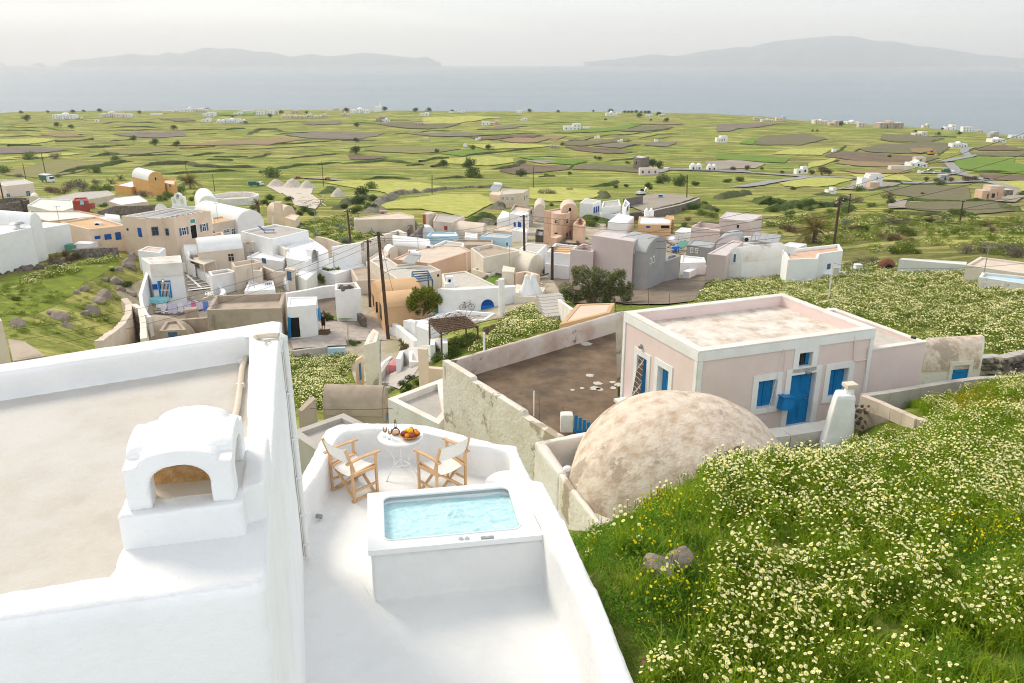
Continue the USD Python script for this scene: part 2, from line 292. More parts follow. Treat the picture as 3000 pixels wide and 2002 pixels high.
for u, y, z in((-1.2,3,-5),(-1.2,8,-8),(-.9,15,-11),(-.5,4,-8),(0,4,-8),(-.3,8,-8.2),(0,9,-8.2),(-.4,14,-10.5),(-.1,14,-11.2),(-.1,2.5,-7.5),(.12,3,-7.2),(.25,3,-6.4),(.35,3,-5.4),(.12,5,-7.4),(.14,6,-6.9),(.1,8,-7.4),(.06,9.5,-7.8),(.19,6,-6.15),(.5,4,-5),(.02,11,-8.8),(-.02,10,-8.8),(-.6,30,-18.5),(-1.1,30,-17),(-1.1,60,-20),(-1.1,100,-22),
(.06,11,-9.0),(.12,14,-9.6),(.18,18,-10.6),(.05,20,-12.4),(.28,16,-9.5),(.28,20,-12),(.33,17,-10.3),(.33,21,-12.6),(.38,18,-10.8),(.38,22,-12.9),(.43,19.5,-11.3),(.43,23,-13),(.38,27,-13.4),(.33,26,-13.4),(.45,27,-13.3),(.48,20.5,-11.9),(.51,22,-12),(.484,22,-12.2),(.5,20,-11.4),(.52,20.5,-11.4),(.54,22,-11.8),(.47,18.7,-10.9),(.1,30,-14),(0,30,-17.5),(-.06,27,-17),(-.1,20,-14.5),(-.2,20,-14.5),(.25,34,-14.5),(.42,34,-13.9),(.5,33.5,-14.9),(.57,33.5,-14.9),(.64,33.5,-14.9),(.57,36,-15.8),(.63,36,-15.8),(-.3,25,-17)):ctl.append((u, y, z))
for a in((2400,2002,5.6, None),(1840,1490,9.2, None),(1950,1420,10.3, None),(2130,1330,12.3, None),(1830,1800,6.9, None),(1760,1680,7.5, None),(2350,1450,10.4, None),(2800,1450,10.6, None),(2350,1800,7, None),(2800,1800,7, None),(1870,1960,5.9, None),(3000,2002,5.3, None),(3400,2002,5.0, None),(1720,1580,8.2, None),(2050,1400,10.9, None),(2050,1600,8.5, None),(2600,1600,8.6, None),(3000,1600,8.6, None),(2230,1290,13.0, None),
(2480,1290,15.5, None),(2600,1300,16.8, None),(2690,1250,19, None),(3000,1350,15, None),(3300,1350,15, None),(2900,1130,26, None),(2600,1165,24.5, None),(2750,1215,21, None),(3200,1120,27, None),(3000,1110,30, None),
(2820,1112,38, None),(2960,1085,40, None),(2980,1010,47, None),(2700,985,50, None),(2500,880,70, None),(2900,900,64, None),(2250,850,84, None),(2900,770,94, None),(2600,800,92, None),(2600,700,125, None),(2850,640,165, None),(3200,900,62, None),(3300,760,95, None),(2400,950,55, None),(2100,860,80, None),(2150,950,50, None),
(2320,800,103, None),(2000,830,93, None),(1850,880,82, None),(2050,880,80, None),(1750,890,84, None),(1640,920,74, None),(1450,960,60, None),(1300,1010,57, None),(1560,890,78, None),(1750,930,62, None),
(1130,1130,58, None),(1060,1115,65, None),(950,1110,60, None),(860,1210,45, None),(1000,1200,46, None),(900,1060,69, None),(960,970,80, None),(880,985,79, None),(1130,980,80, None),(1250,930,86, None),(1150,1040,72, None),
(640,950,84, None),(500,920,93, None),(470,870,95, None),(300,1000,74, None),(430,1000,80, None),(380,860,90, None),(370,770,99, None),(150,800,93, None),(0,830,88, None),(0,900,74, None),(250,860,84, None),(200,950,73, None),(0,1000,62, None),(150,1040,60, None),(-300,900,74, None),(-300,1050,55, None),
(200,700,120, None),(530,710,124, None),(300,640,150, None),(800,760,110, None),(700,860,97, None),(900,860,97, None),(1100,830,100, None),(1300,800,103, None),(1000,700,128, None),(1100,660,145, None),(1500,760,108, None),(1650,790,102, None),(1600,700,128, None),(1300,650,152, None),(1850,740,112, None)):C(a[0], a[1], a[2], a[3])
ctl=np.array(ctl)
rbf=RBFInterpolator(np.c_[ctl[:,0]*2.2, np.log(ctl[:,1])], ctl[:,2]/ctl[:,1], kernel='linear', smoothing=1e-3)
NU, NY=300,600
GU=np.linspace(-1.15,1.15, NU);GL=np.linspace(math.log(2.4), math.log(1750), NY)
gu, gl=np.meshgrid(GU, GL, indexing='ij');gy=np.exp(gl);gx=gu*gy
TZ=rbf(np.c_[gu.ravel()*2.2, gl.ravel()]).reshape(NU, NY)
TZ=gaussian_filter(TZ,(3,5), mode='nearest')*gy
nz=meshkit.fbm(np.stack([gx/90, gy/40,0*gx],-1),4,3)-.5
TZ+=nz*np.clip((gy-120)/400,0,1)*5.5*np.clip((ycoast(gu)-gy)/200+.3,.3,1)
TZ+=(meshkit.fbm(np.stack([gx/3, gy/3,0*gx],-1),3,5)-.5)*np.clip(gy/40,.05,.6)*.7
drop=np.clip((gy-ycoast(gu)*(1+.012*(meshkit.noise(np.stack([gx/60, gy/500,0*gx],-1))-.5)))/45,0,1)
TZ=TZ*(1-drop)+(-94)*drop
def terr(x, y):
 x, y=np.asarray(x, float), np.maximum(np.asarray(y, float),2.5)
 i=(x/y-GU[0])/(GU[1]-GU[0]);j=(np.log(y)-GL[0])/(GL[1]-GL[0])
 return map_coordinates(TZ,[np.atleast_1d(i), np.atleast_1d(j)], order=1, mode='nearest')
YS=np.exp(np.linspace(math.log(2.5), math.log(1700),5000))
def at(p, h=0., ymin=None):
 """The nearest point on the ray of pixel p that is h above the ground."""
 r=ray(p);d=YS*r[2]/r[1]-terr(YS*r[0]/r[1], YS)-h
 ymin=ymin or(33 if p[1]<1150 and h>0 else 2.6)
 k=np.where((d[1:]<=0)&(YS[1:]>ymin)&(d[:-1]>0))[0]
 i=k[0]if len(k)else len(YS)-2;t=d[i]/(d[i]-d[i+1]+1e-12)if len(k)else 0
 return r/r[1]*(YS[i]+t*(YS[i+1]-YS[i]))
def T(x, y):return float(terr(x, y)[0])
def grid_mesh(X, Y, Z):
 a, b=X.shape;V=np.stack([X, Y, Z],-1).reshape(-1,3);i, j=np.meshgrid(np.arange(a-1), np.arange(b-1), indexing='ij');k=(i*b+j).ravel()
 return trimesh.Trimesh(V, np.vstack([np.c_[k, k+b, k+b+1], np.c_[k, k+b+1, k+1]]), process=False)
 # ground material: green fields with flowering streaks, drier and browner patches
def groundmat():
 nd={'g':('geometry', {}), 'sx':('separate_xyz', {}),
 'm1':('mapping', dict(scale=(.010,.024,0))), 'v':('voronoi_texture', dict(scale=1.0, randomness=.85)), 'sv':('separate_color', {}),
 'rp':('rgb_ramp', dict(ramp=[(0,(.15,.20,.03)),(.25,(.205,.24,.045)),(.45,(.165,.225,.033)),(.6,(.24,.24,.06)),(.78,(.185,.18,.06)),(1,(.23,.265,.05))])),
 'm2':('mapping', dict(scale=(.03,.16,0))), 'n2':('noise_texture', dict(scale=1, detail=7, roughness=.65)), 'r2':('rgb_ramp', dict(ramp=[(.47,(0,0,0)),(.64,(1,1,1))])),
 'fl':('mix', dict(color2=(.50,.475,.145))),
 'm3':('mapping', dict(scale=(.05,.12,0))), 'n3':('noise_texture', dict(scale=1, detail=6, roughness=.7)), 'r3':('rgb_ramp', dict(ramp=[(.54,(0,0,0)),(.70,(1,1,1))])),
 'dk':('mix', dict(color2=(.075,.105,.025))),
 'n4':('noise_texture', dict(scale=1.4, detail=5, roughness=.7)), 'r4':('rgb_ramp', dict(ramp=[(.3,(.62, )*3),(.7,(1.25, )*3)])), 'mu':('mix', dict(mix_type='multiply', fac=1.0)),
 'p':('principled_bsdf', dict(roughness=.95, specular_ior_level=.1)), 'bn':('noise_texture', dict(scale=1.2, detail=6, roughness=.7)), 'b':('bump', dict(strength=.9, distance=.5))}
 ln=[('g.position', 'm1.vector'),('m1.vector', 'v.vector'),('v.color', 'sv.color'),('sv.r', 'rp.fac'),('g.position', 'm2.vector'),('m2.vector', 'n2.vector'),('n2.fac', 'r2.fac'),('rp.color', 'fl.color1'),('r2.color', 'fl.fac'),
 ('g.position', 'm3.vector'),('m3.vector', 'n3.vector'),('n3.fac', 'r3.fac'),('fl.color', 'dk.color1'),('r3.color', 'dk.fac'),('g.position', 'n4.vector'),('n4.fac', 'r4.fac'),('dk.color', 'mu.color1'),('r4.color', 'mu.color2'),
 ('mu.color', 'p.base_color'),('g.position', 'bn.vector'),('bn.fac', 'b.height'),('b.normal', 'p.normal')]
 LK['ground']=usdkit.material(stage, W+'/Looks/ground', nd, ln, surface='p.BSDF')
groundmat()
struct('ground', grid_mesh(gx, gy, TZ), 'ground', smooth=True)
# ---------- sea and far islands
nd={'g':('geometry', {}), 'mp':('mapping', dict(scale=(.03,.07,.03))), 'n':('noise_texture', dict(scale=1, detail=8, roughness=.65)), 'mp2':('mapping', dict(scale=(.0006,.002,0))), 'n2':('noise_texture', dict(scale=1, detail=4)),
'r2':('rgb_ramp', dict(ramp=[(.35,(.055,.105,.135)),(.65,(.075,.13,.16))])), 'b':('bump', dict(strength=.55, distance=2.0)), 'p':('principled_bsdf', dict(roughness=.22, ior=1.33, specular_ior_level=.5))}
LK['sea']=usdkit.material(stage, W+'/Looks/sea', nd,[('g.position', 'mp.vector'),('mp.vector', 'n.vector'),('n.fac', 'b.height'),('b.normal', 'p.normal'),('g.position', 'mp2.vector'),('mp2.vector', 'n2.vector'),('n2.fac', 'r2.fac'),('r2.color', 'p.base_color')], surface='p.BSDF')
SEA=-80.0
sx, sy=np.meshgrid(np.linspace(-24000,24000,9), np.linspace(300,26000,9), indexing='ij')
struct('sea', grid_mesh(sx, sy,0*sx+SEA), 'sea')
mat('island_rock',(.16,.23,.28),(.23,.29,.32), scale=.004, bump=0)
def island(name, pts, dist, depth, seed):
 xs=np.linspace(pts[0][0], pts[-1][0],160);yy=np.interp(xs,[p[0]for p in pts],[p[1]for p in pts])
 n=14;X=np.zeros((160, n));Y=X.copy();Z=X.copy()
 for i,(px, py)in enumerate(zip(xs, yy)):
  q=aty((px, py), dist);hgt=q[2]-SEA
  for j in range(n):
   s=j/(n-1)*2-1;X[i, j]=q[0]*(1+s*depth/dist);Y[i, j]=dist+s*depth;Z[i, j]=SEA-3+(hgt+3)*(1-abs(s)**1.4)
 f=meshkit.fbm(np.stack([X/900, Y/900,0*X],-1),4, seed)-.5;Z+=f*np.clip((Z-SEA)*.5,0,120)*(np.abs(np.linspace(-1,1, n))>.05)
 struct(name, grid_mesh(X, Y, Z), 'island_rock', smooth=True)
r1=N('N', *[(x/1.5667,80+y/1.5667)for x, y in[(270,172),(320,149),(480,135),(590,114),(690,132),(720,133),(770,113),(830,125),(870,113),(940,97),(1020,104),(1110,98),(1180,112),(1240,112),(1330,131),(1430,120),(1500,126),(1600,122),(1700,120),(1830,135),(1910,144),(1960,134),(2025,161)]])
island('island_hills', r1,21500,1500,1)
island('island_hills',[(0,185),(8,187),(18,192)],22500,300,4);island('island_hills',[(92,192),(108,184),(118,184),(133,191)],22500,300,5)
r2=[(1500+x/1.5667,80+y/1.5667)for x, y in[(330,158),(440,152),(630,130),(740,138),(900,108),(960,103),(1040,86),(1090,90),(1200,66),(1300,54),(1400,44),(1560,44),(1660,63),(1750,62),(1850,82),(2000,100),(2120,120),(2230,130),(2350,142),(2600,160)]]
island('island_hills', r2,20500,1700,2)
# air
hz=trimesh.creation.box((50400,28000,900));hz.apply_translation((0,13000,780-450))
LK['haze']=usdkit.material(stage, W+'/Looks/haze', {'v':('principled_volume', dict(color=(.96,.98,.99), density=HAZE, anisotropy=.15))},[], volume='v.volume')
struct('haze', hz, 'haze', kind='stuff')
# ---------- the white house on the left, its roof vent and the terrace
def line_ext(a, b, t):a, b=np.asarray(a, float), np.asarray(b, float);return a+(b-a)*t
zt=-3.0;P2=lambda p, z:atz(p, z)[:2]
wh=thing('white_house', 'whitewashed house in the left foreground with broad smooth parapet around a cream flat roof', 'house',(-3,7,-8))
o1, o4=P2((823,938), zt), P2((777,1707), zt);o2, o3=line_ext(o1, P2((0,1067), zt),2.6), line_ext(o4, P2((0,1817), zt),4)
outer=Polygon([o1, o2, o3, o4])
hole=Polygon([P2(p, zt)for p in((728,984),(722,1290),(560,1400),(357,1600),(325,1690),(0,1737))]+[line_ext(P2((325,1690), zt), P2((0,1737), zt),3.2), line_ext(P2((728,984), zt), P2((0,1092), zt),2.3)])
zr=zt-.34
def mextr(poly, z0, z1):return M(extrude(poly, z0, z1))
body=mextr(outer,-9, zt)-mextr(hole, zr, zt+1)
b_=rounded(body,.09,8);part(wh, 'wall', lumpy(b_,.012,1.6,2), 'white_plaster', smooth=50)
part(wh, 'roof', extrude(hole.buffer(.05), zr-.05, zr+.035), 'roof_screed')
fl=[atz(N('E', p), zr+.03)for p in((640,585),(900,520),(1300,440),(1880,315))]
part(wh, 'roof_fillet', lumpy(tube(line_ext(fl[0], fl[-1],0)+np.linspace(0,1,24)[:, None]*(fl[-1]-fl[0]),.055,10),.012,4), 'white_plaster', smooth=True)
pp=[atz(N('E', p), zr+.08)for p in((1785,880),(1815,760),(1835,600),(1850,470),(1880,380),(1893,300))]+[atz(N('E',(1925,245)), zt-.08), atz(N('E',(1975,222)), zt+.045), atz(N('E',(2060,215)), zt+.045), atz(N('E',(2135,217)), zt+.045)]
dp=part(wh, 'drain_pipe', tube(pp,.032,10), 'pvc', smooth=True)
for p in((1855,415),(1838,600)):q=atz(N('E', p), zr+.08);part(dp, 'clip', box(q,(.085,.02,.05),.2), 'white_metal')
w0, w1=atz((893,1640),-6.3), pp[-1]
wv=lambda t:line_ext(w1+[.05,.03,-.05], w0+[.04,0,.05], t)
dn=part(wh, 'downpipe', tube([w1, w1+[.06,.02,-.03]]+[wv(t)for t in np.linspace(.03,1,8)],.034,10), 'white_trim', smooth=True)
for t in(.22,.42,.6,.78,.93):part(dn, 'bracket', box(wv(t),(.082,.082,.022),.25), 'white_metal')
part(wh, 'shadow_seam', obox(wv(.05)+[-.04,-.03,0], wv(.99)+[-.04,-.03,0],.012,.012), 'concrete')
q=atz(N('E',(2035,285)), zt);a=np.linspace(0,2*math.pi,13)
part(wh, 'wire_loop',[tube(np.c_[q[0]+.035*np.cos(a), q[1]+.06+.035*np.sin(a),0*a+zt+.02],.006,6), obox(q+[0,.03,.02], q+[.01,-.06,.02],.012,.012)], 'concrete')
q=atz(N('E',(515,548)), zr+.04);part(wh, 'drain_cap', lathe([(0,.035),(.05,.03),(.07,.0)],16, q), 'grey_metal', smooth=30)
part(wh, 'spout', tube([atz(N('U',(1635,240)),-2.75), atz(N('U',(1692,248)),-2.75)],.022,10), 'white_trim', smooth=True)
# vent: a block with a cross-vaulted hood, arched openings on its sides
vt=thing('roof_vent', 'white roof vent with cross-vaulted hood and arched opening on the left house', 'vent',(-2.1,5, zt))
zb=zt+.256
f0, f1=atz(N('U',(805,705)), zt)[:2], atz(N('U',(1610,600)), zt)[:2];ex=(f1-f0)/np.linalg.norm(f1-f0);ey=np.array([-ex[1], ex[0]]);wB=np.linalg.norm(f1-f0)
loc2=lambda x, y:f0+ex*x+ey*y
blk=mextr(Polygon([loc2(0,0), loc2(wB,0), loc2(wB,1.02), loc2(.02,1.02)]), zt-.1, zb)
fin=mextr(Polygon([loc2(wB-.01,.15), loc2(wB+.13,.2), loc2(wB+.14,.95), loc2(wB-.01,1.0)]), zt-.1, zb+.02)
part(vt, 'base', lumpy(rounded(blk+fin,.035,12),.006,5,1), 'white_plaster', smooth=60)
g0, g1=atz(N('U',(840,445)), zb)[:2], atz(N('U',(1545,370)), zb)[:2];wP=np.linalg.norm(g1-g0);dP=.75;gx_=(g1-g0)/wP;gy_=np.array([-gx_[1], gx_[0]])
def prof(w, sh, ap, r):
 cx=w/2;pts=[(0,0),(w,0),(w, sh),(cx+r+.07, sh+.012)];e=ap-sh
 for a in np.linspace(0, math.pi,17):pts.append((cx+r*math.cos(a)*(1+.12*(1-math.sin(a))), sh+.02+(e-.02)*math.sin(a)**.8))
 return pts+[(cx-r-.07, sh+.012),(0, sh)]
def swept(pr, depth, along):  # a profile in (across, z), swept along the other axis, in vent coordinates
 m=trimesh.creation.extrude_polygon(Polygon(pr), depth);v=m.vertices.copy()
 m.vertices=np.c_[v[:,0], v[:,2], v[:,1]]if along=='y' else np.c_[v[:,2], v[:,0], v[:,1]];m.invert()if along=='y' else None;m.fix_normals();return M(m)
def archpr(c, r, h):return[(c-r,-.01),(c+r,-.01)]+[(c+r*math.cos(a), h-r*.72+r*.72*math.sin(a))for a in np.linspace(0, math.pi,15)]
hood=swept(prof(wP,.29,.40,.22), dP, 'y')+swept(prof(dP,.29,.40,.22), wP, 'x')
cut=swept(archpr(wP*.5,.185,.30), dP-.13, 'y').translate((0,-.05,0))+swept(archpr(dP*.5,.2,.28), wP+.2, 'x').translate((-.1,0,0))
hood=rounded(hood-cut,.026,5)
def vent_world(m):v=m.vertices;m.vertices=np.c_[g0+v[:, :1]*gx_+v[:,1:2]*gy_, v[:,2]+zb-.005];return m
part(vt, 'hood', lumpy(vent_world(hood),.006,6,3), 'white_plaster', smooth=60)
mat('vent_stone',(.44,.22,.07),(.62,.40,.19), scale=14, lo=.35, hi=.65, c3=(.62,.46,.28), s3=9, lo3=.6, hi3=.7, bump=1, bscale=40, dist=.02)
bk=[box((wP*.5, dP*.46,.15),(wP*.8,.06,.3))]
part(vt, 'inner_stone', lumpy(vent_world(arr([m.subdivide().subdivide().subdivide()for m in bk])),.012,16,5), 'vent_stone')
part(vt, 'sill', vent_world(box((wP*.5, dP*.4,.004),(wP*.8, dP*.5,.02))), 'cream_plaster')
# terrace
ZF=-6.3;Z1, Z2=-5.75,-5.42
tr=thing('terrace', 'white plastered terrace with low rounded parapet and a plunge tub in the foreground', 'terrace',(-1,9,-8))
pl=lambda z, *ps:[P2(p, z)for p in ps]
ob=pl(Z1,(885,1391),(906,1354),(938,1288),(955,1258),(972,1250),(990,1246),(1060,1240),(1166,1240),(1236,1245),(1300,1259),(1369,1279),(1446,1298),(1513,1305))
ib=pl(Z1,(892,1446),(920,1410),(948,1368),(975,1310),(987,1285),(1000,1273),(1020,1264),(1096,1258),(1166,1259),(1236,1268),(1300,1283),(1359,1302),(1446,1314),(1475,1322))
o0=np.array([-3.05,9.0]);i0=np.array([-2.79,9.2])
hB=pl(Z1,(1492,1331),(1521,1402),(1527,1414));oB=pl(Z1,(1516,1322),(1560,1405),(1583,1412))
low=Polygon([o0]+ob+oB+[hB[2], hB[1], hB[0]]+ib[::-1]+[i0]).buffer(0)
iC=pl(Z2,(1522,1408),(1527,1414),(1583,1517),(1610,1597),(1645,1651),(1690,1754),(1735,1874),(1770,2002));oC=pl(Z2,(1583,1408),(1600,1428),(1622,1474),(1650,1517),(1699,1629),(1744,1714),(1788,1821),(1862,2002))
iC.append(line_ext(iC[-2], iC[-1],2.6));oC.append(line_ext(oC[-2], oC[-1],2.2))
hi=Polygon(iC+oC[::-1]).buffer(0)
floor=Polygon([o0,(-1.2,3.2),(1.2,3.2)]+[line_ext(a, b,.5)for a, b in zip(iC[::-1], oC[::-1])]+[line_ext(a, b,.5)for a, b in zip(hB[::-1], oB[::-1])]+[o*.5+np.asarray(low.exterior.interpolate(low.exterior.project(Point(o))).coords[0])*.5 for o in ob[::-1]]).buffer(0)
solid=mextr(low,-9.5, Z1)+mextr(hi,-9.5, Z2)+mextr(floor,-9.4, ZF)
# the plunge tub stands in a plastered block built onto the wall
ZD=-5.55
tA, tB, tC, tD=[P2(p, ZD)for p in((1076,1445.5),(1078,1615.6),(1592,1568),(1516,1410))]
solid=solid+mextr(Polygon([tA+[.03,-.03], tB+[.03,.03], tC+[.05,.03], tD+[.05,-.03]]),-7, ZD-.075)
bench=mextr(Point(*P2((1486,1405),-5.95)).buffer(.34),-7,-5.98);solid=solid+bench
e1, e2=(tC-tB)/np.linalg.norm(tC-tB), None;e2=np.array([-e1[1], e1[0]]);Lx, Ly=np.linalg.norm(tC-tB), float((tA-tB)@e2)
tl=lambda x, y:tB+e1*x+e2*y
deck=Polygon([tB, tC, tD, tA])
rim=Polygon([tl(.185,.185), tl(Lx-.235,.185), tl(Lx-.235, Ly-.135), tl(.185, Ly-.135)]).buffer(-.12).buffer(.12,12)
solid=solid-mextr(rim.buffer(.04),-6.25,-5)
part(tr, 'wall', lumpy(rounded(solid,.075,10),.006,2.2,6), 'white_plaster', smooth=50)
for p, lab in(((931,1512), None), ):
 q=atz(p, ZF+.07);part(tr, 'spout', tube([q+[-.02,0,0], q+[.06,-.02,0]],.035,10), 'grey_metal', smooth=True)
tb=thing('plunge_tub', 'white acrylic plunge tub full of bubbling turquoise water', 'hot tub',(-.7,9.2, ZF))
part(tb, 'rim', arr(mextr(deck.buffer(-.02, join_style=1).buffer(.02), ZD-.07, ZD)-mextr(rim,-7,-5)), 'acrylic')
lip=np.array(rim.buffer(-.005).exterior.coords);part(tb, 'lip', tube(np.c_[lip,0*lip[:,0]+ZD-.004],.016,8), 'acrylic', smooth=True)
shell=mextr(rim.buffer(.03),-6.22, ZD-.02)-mextr(rim,-6.12,-5)
part(tb, 'basin', arr(shell), 'acrylic')
n_=110;wx, wy=np.meshgrid(np.linspace(0, Lx, n_), np.linspace(0, Ly, n_), indexing='ij')
wp=tB+wx[..., None]*e1+wy[..., None]*e2
cxy=tl(Lx*.5, Ly*.6);rr=np.hypot(wp[...,0]-cxy[0], wp[...,1]-cxy[1])
wz=ZD-.11+(meshkit.fbm(np.stack([wx*5+2*meshkit.noise(np.stack([wx*3, wy*3,0*wx],-1)), wy*9,0*wx],-1),4,4)-.5)*.05+.045*np.exp(-(rr/.13)**2)*(.5+meshkit.noise(np.stack([wx*25, wy*25,0*wx],-1),9))
keep=grid_mesh(wp[...,0], wp[...,1], wz);inn=np.array([rim.buffer(.01).contains(Point(v[0], v[1]))for v in keep.vertices]);keep.update_faces(inn[keep.faces].all(1));keep.remove_unreferenced_vertices()
LK['tub_water']=usdkit.material(stage, W+'/Looks/tub_water', {'g':('geometry', {}), 'mp':('mapping', dict(scale=(1,1.5,1))), 'n':('noise_texture', dict(scale=5.5, detail=9, roughness=.75, distortion=2.2)), 'r':('rgb_ramp', dict(ramp=[(.28,(.30,.62,.69)),(.42,(.44,.72,.77)),(.55,(.56,.79,.82)),(.72,(.76,.88,.895))])),
'n2':('noise_texture', dict(scale=16, detail=6, roughness=.65, distortion=1.2)), 'b':('bump', dict(strength=.6, distance=.02)), 'p':('principled_bsdf', dict(roughness=.08, ior=1.33))},
[('g.position', 'mp.vector'),('mp.vector', 'n.vector'),('mp.vector', 'n2.vector'),('n.fac', 'r.fac'),('r.color', 'p.base_color'),('n2.fac', 'b.height'),('b.normal', 'p.normal')], surface='p.BSDF')
part(tb, 'water', keep, 'tub_water', smooth=True)
for p in((1426,1082),(1476,1080)):
 q=atz(N('H', p), ZD);part(tb, 'button', lathe([(0,.022),(.02,.022),(.03,.012),(.032,0)],18, q), 'steel', smooth=35)
q=atz(N('H',(1647,1072)), ZD);cpn=part(tb, 'control_panel', box(q+[0,0,.004],(.16,.055,.012), math.atan2(e1[1], e1[0])), 'grey_metal')
part(cpn, 'display', box(q+[0,0,.012],(.05,.04,.004), math.atan2(e1[1], e1[0])), 'steel')
# ---------- director's chairs, table and what stands on it
def chair(label, c, yaw, sc=1.0):
 """Folding director's chair; local x is forward, y to its left."""
 t=thing('director_chair', label, 'chair',(c[0], c[1], ZF));cs, sn=math.cos(yaw), math.sin(yaw)
 def w(v):v=np.asarray(v, float)*sc;return np.array([c[0]+v[0]*cs-v[1]*sn, c[1]+v[0]*sn+v[1]*cs, ZF+v[2]])
 def bar(a, b, wd=.028, h=.04, up=(0,0,1)):return obox(w(a), w(b), wd*sc, h*sc, up)
 fwd=(cs, sn,0);hw, hd=.265,.20
 for s in(1,-1):
  y=s*hw
  part(t, 'leg', bar((hd, y,0),(hd, y,.625),.03,.032, fwd), 'teak');part(t, 'leg', bar((-hd, y,0),(-hd-.01, y,.625),.03,.032, fwd), 'teak')
  xs=np.linspace(.28,-.29,12);zz=.625+.025*np.sin((xs+.29)/.57*math.pi)+.01*(xs>.2)
  pts=np.array([w((x, y, z))for x, z in zip(xs, zz)])
  arm=trimesh.util.concatenate([obox(line_ext(pts[i], pts[i+1],-.04), line_ext(pts[i], pts[i+1],1.04),.052*sc,.022*sc)for i in range(len(pts)-1)]);part(t, 'armrest', arm, 'teak')
  part(t, 'side_rail', bar((hd, y,.42),(-hd, y,.42),.024,.045), 'teak');part(t, 'side_rail', bar((hd, y,.17),(-hd, y,.17),.022,.035), 'teak')
  part(t, 'seat_rail', bar((hd+.02, s*.225,.445),(-hd-.02, s*.225,.40),.03,.035), 'teak')
  part(t, 'back_post', bar((-hd+.03, y,.47),(-hd-.10, y,.86),.026,.036, fwd), 'teak')
  part(t, 'foot_rail', bar((hd+.03, s*.25,.02),(-hd-.03, s*.25,.02),.03,.035), 'teak')
 for x in(hd-.035,-hd+.035):
  for s in(1,-1):part(t, 'cross_leg', bar((x+s*.012, s*.25,.03),(x+s*.012,-s*.225,.405),.022,.04, fwd), 'teak')
  part(t, 'hinge', tube([w((x-.03,0,.217)), w((x+.03,0,.217))],.012,8), 'grey_metal')
 xs=np.linspace(hd,-hd,7);ys=np.linspace(-.225,.225,9);X, Y=np.meshgrid(xs, ys, indexing='ij');Z=.445-.035*((Y/.225)**2*-1+1)-(hd-X)*.11
 g=grid_mesh(X, Y, Z);g.vertices=np.array([w(v)for v in g.vertices]);g2=g.copy();g2.vertices=g2.vertices-[0,0,.004];g2.invert();part(t, 'seat',[g, g2], 'canvas', smooth=True)
 zs=np.linspace(.62,.855,5);ys=np.linspace(-.275,.275,9);Zb, Y=np.meshgrid(zs, ys, indexing='ij');X=-hd+.03-.13*(Zb-.47)/.39-.035*(1-(Y/.275)**2)
 g=grid_mesh(X, Y, Zb);g.vertices=np.array([w(v)for v in g.vertices]);g2=g.copy();g2.vertices=g2.vertices-np.array([cs, sn,0])*.006;g2.invert();part(t, 'backrest',[g, g2], 'canvas', smooth=True)
c1=(atz(N('T',(1350,750)),-5.66)+atz(N('T',(850,950)),-5.66)+atz(N('T',(1120,540)),-5.66)+atz(N('T',(640,735)),-5.66))/4
chair('teak director chair with white canvas left of the round table', c1, math.atan2(.46,.435),1.08)
c2=(atz(N('H',(1030,360)),-5.66)+atz(N('H',(1280,490)),-5.66)+atz(N('H',(1250,245)),-5.66)+atz(N('H',(1500,370)),-5.66))/4
chair('teak director chair behind the tub with its canvas back towards us', c2, math.atan2(.51,-.50),1.08)
ZT=-5.58;tc=atz((1173,1276), ZT)
tbl=thing('round_table', 'small round white metal table with bent legs between the two chairs', 'table',(tc[0], tc[1], ZF))
part(tbl, 'tabletop', lathe([(0, ZT-.018),(.33, ZT-.018),(.352, ZT-.03),(.36, ZT-.012),(.352, ZT),(0, ZT)],48,(tc[0], tc[1],0)), 'white_metal', smooth=35)
for k, a in enumerate((math.radians(100), math.radians(220), math.radians(340))):
 d=np.array([math.cos(a), math.sin(a),0]);c0=np.array([tc[0], tc[1],0])
 rs=[(.26, ZT-.02),(.23, ZT-.15),(.15, ZT-.33),(.13, ZT-.40),(.17, ZT-.52),(.25, ZF+.09),(.28, ZF+.02),(.31, ZF+.012)]
 from scipy.interpolate import CubicSpline
 cs_=CubicSpline(range(len(rs)), rs)(np.linspace(0, len(rs)-1,28));part(tbl, 'leg', tube([c0+d*r+[0,0, z]for r, z in cs_],.011,8), 'white_metal', smooth=True)
 a2=a+2*math.pi/3;d2=np.array([math.cos(a2), math.sin(a2),0]);part(tbl, 'stretcher', tube([c0+d*.17+[0,0, ZT-.5], c0+d2*.17+[0,0, ZT-.5]],.007,6), 'white_metal')
LK['clear_glass']=usdkit.material(stage, W+'/Looks/clear_glass', {'l':('layer_weight', dict(blend=.25)), 't':('transparent_bsdf', dict(color=(.95,.965,.96))), 'g':('glossy_bsdf', dict(color=(.9,.92,.92), roughness=.05)), 'm':('mix_closure', {})},[('l.fresnel', 'm.fac'),('t.transparent' if False else 't.BSDF', 'm.closure1'),('g.BSDF', 'm.closure2')], surface='m.closure')
mat('rose_wine',(.78,.33,.13), rough=.1, bump=0, spec=.5)
def glass(p, label):
 q=atz(N('H', p), ZT);t=thing('wine_glass', label, 'glass', q)
 part(t, 'bowl', lathe([(.004,.075),(.018,.083),(.031,.105),(.034,.13),(.031,.165),(.0295,.165),(.0325,.13),(.0295,.107),(.016,.085),(.002,.08)],20, q), 'clear_glass', smooth=True)
 part(t, 'wine', lathe([(0,.0805),(.015,.0865),(.0285,.107),(.0305,.122),(0,.122)],18, q), 'rose_wine', smooth=30)
 part(t, 'stem', lathe([(.0,.0),(.032,.001),(.03,.005),(.006,.009),(.004,.02),(.004,.07),(.008,.078),(0,.079)],16, q), 'clear_glass', smooth=True)
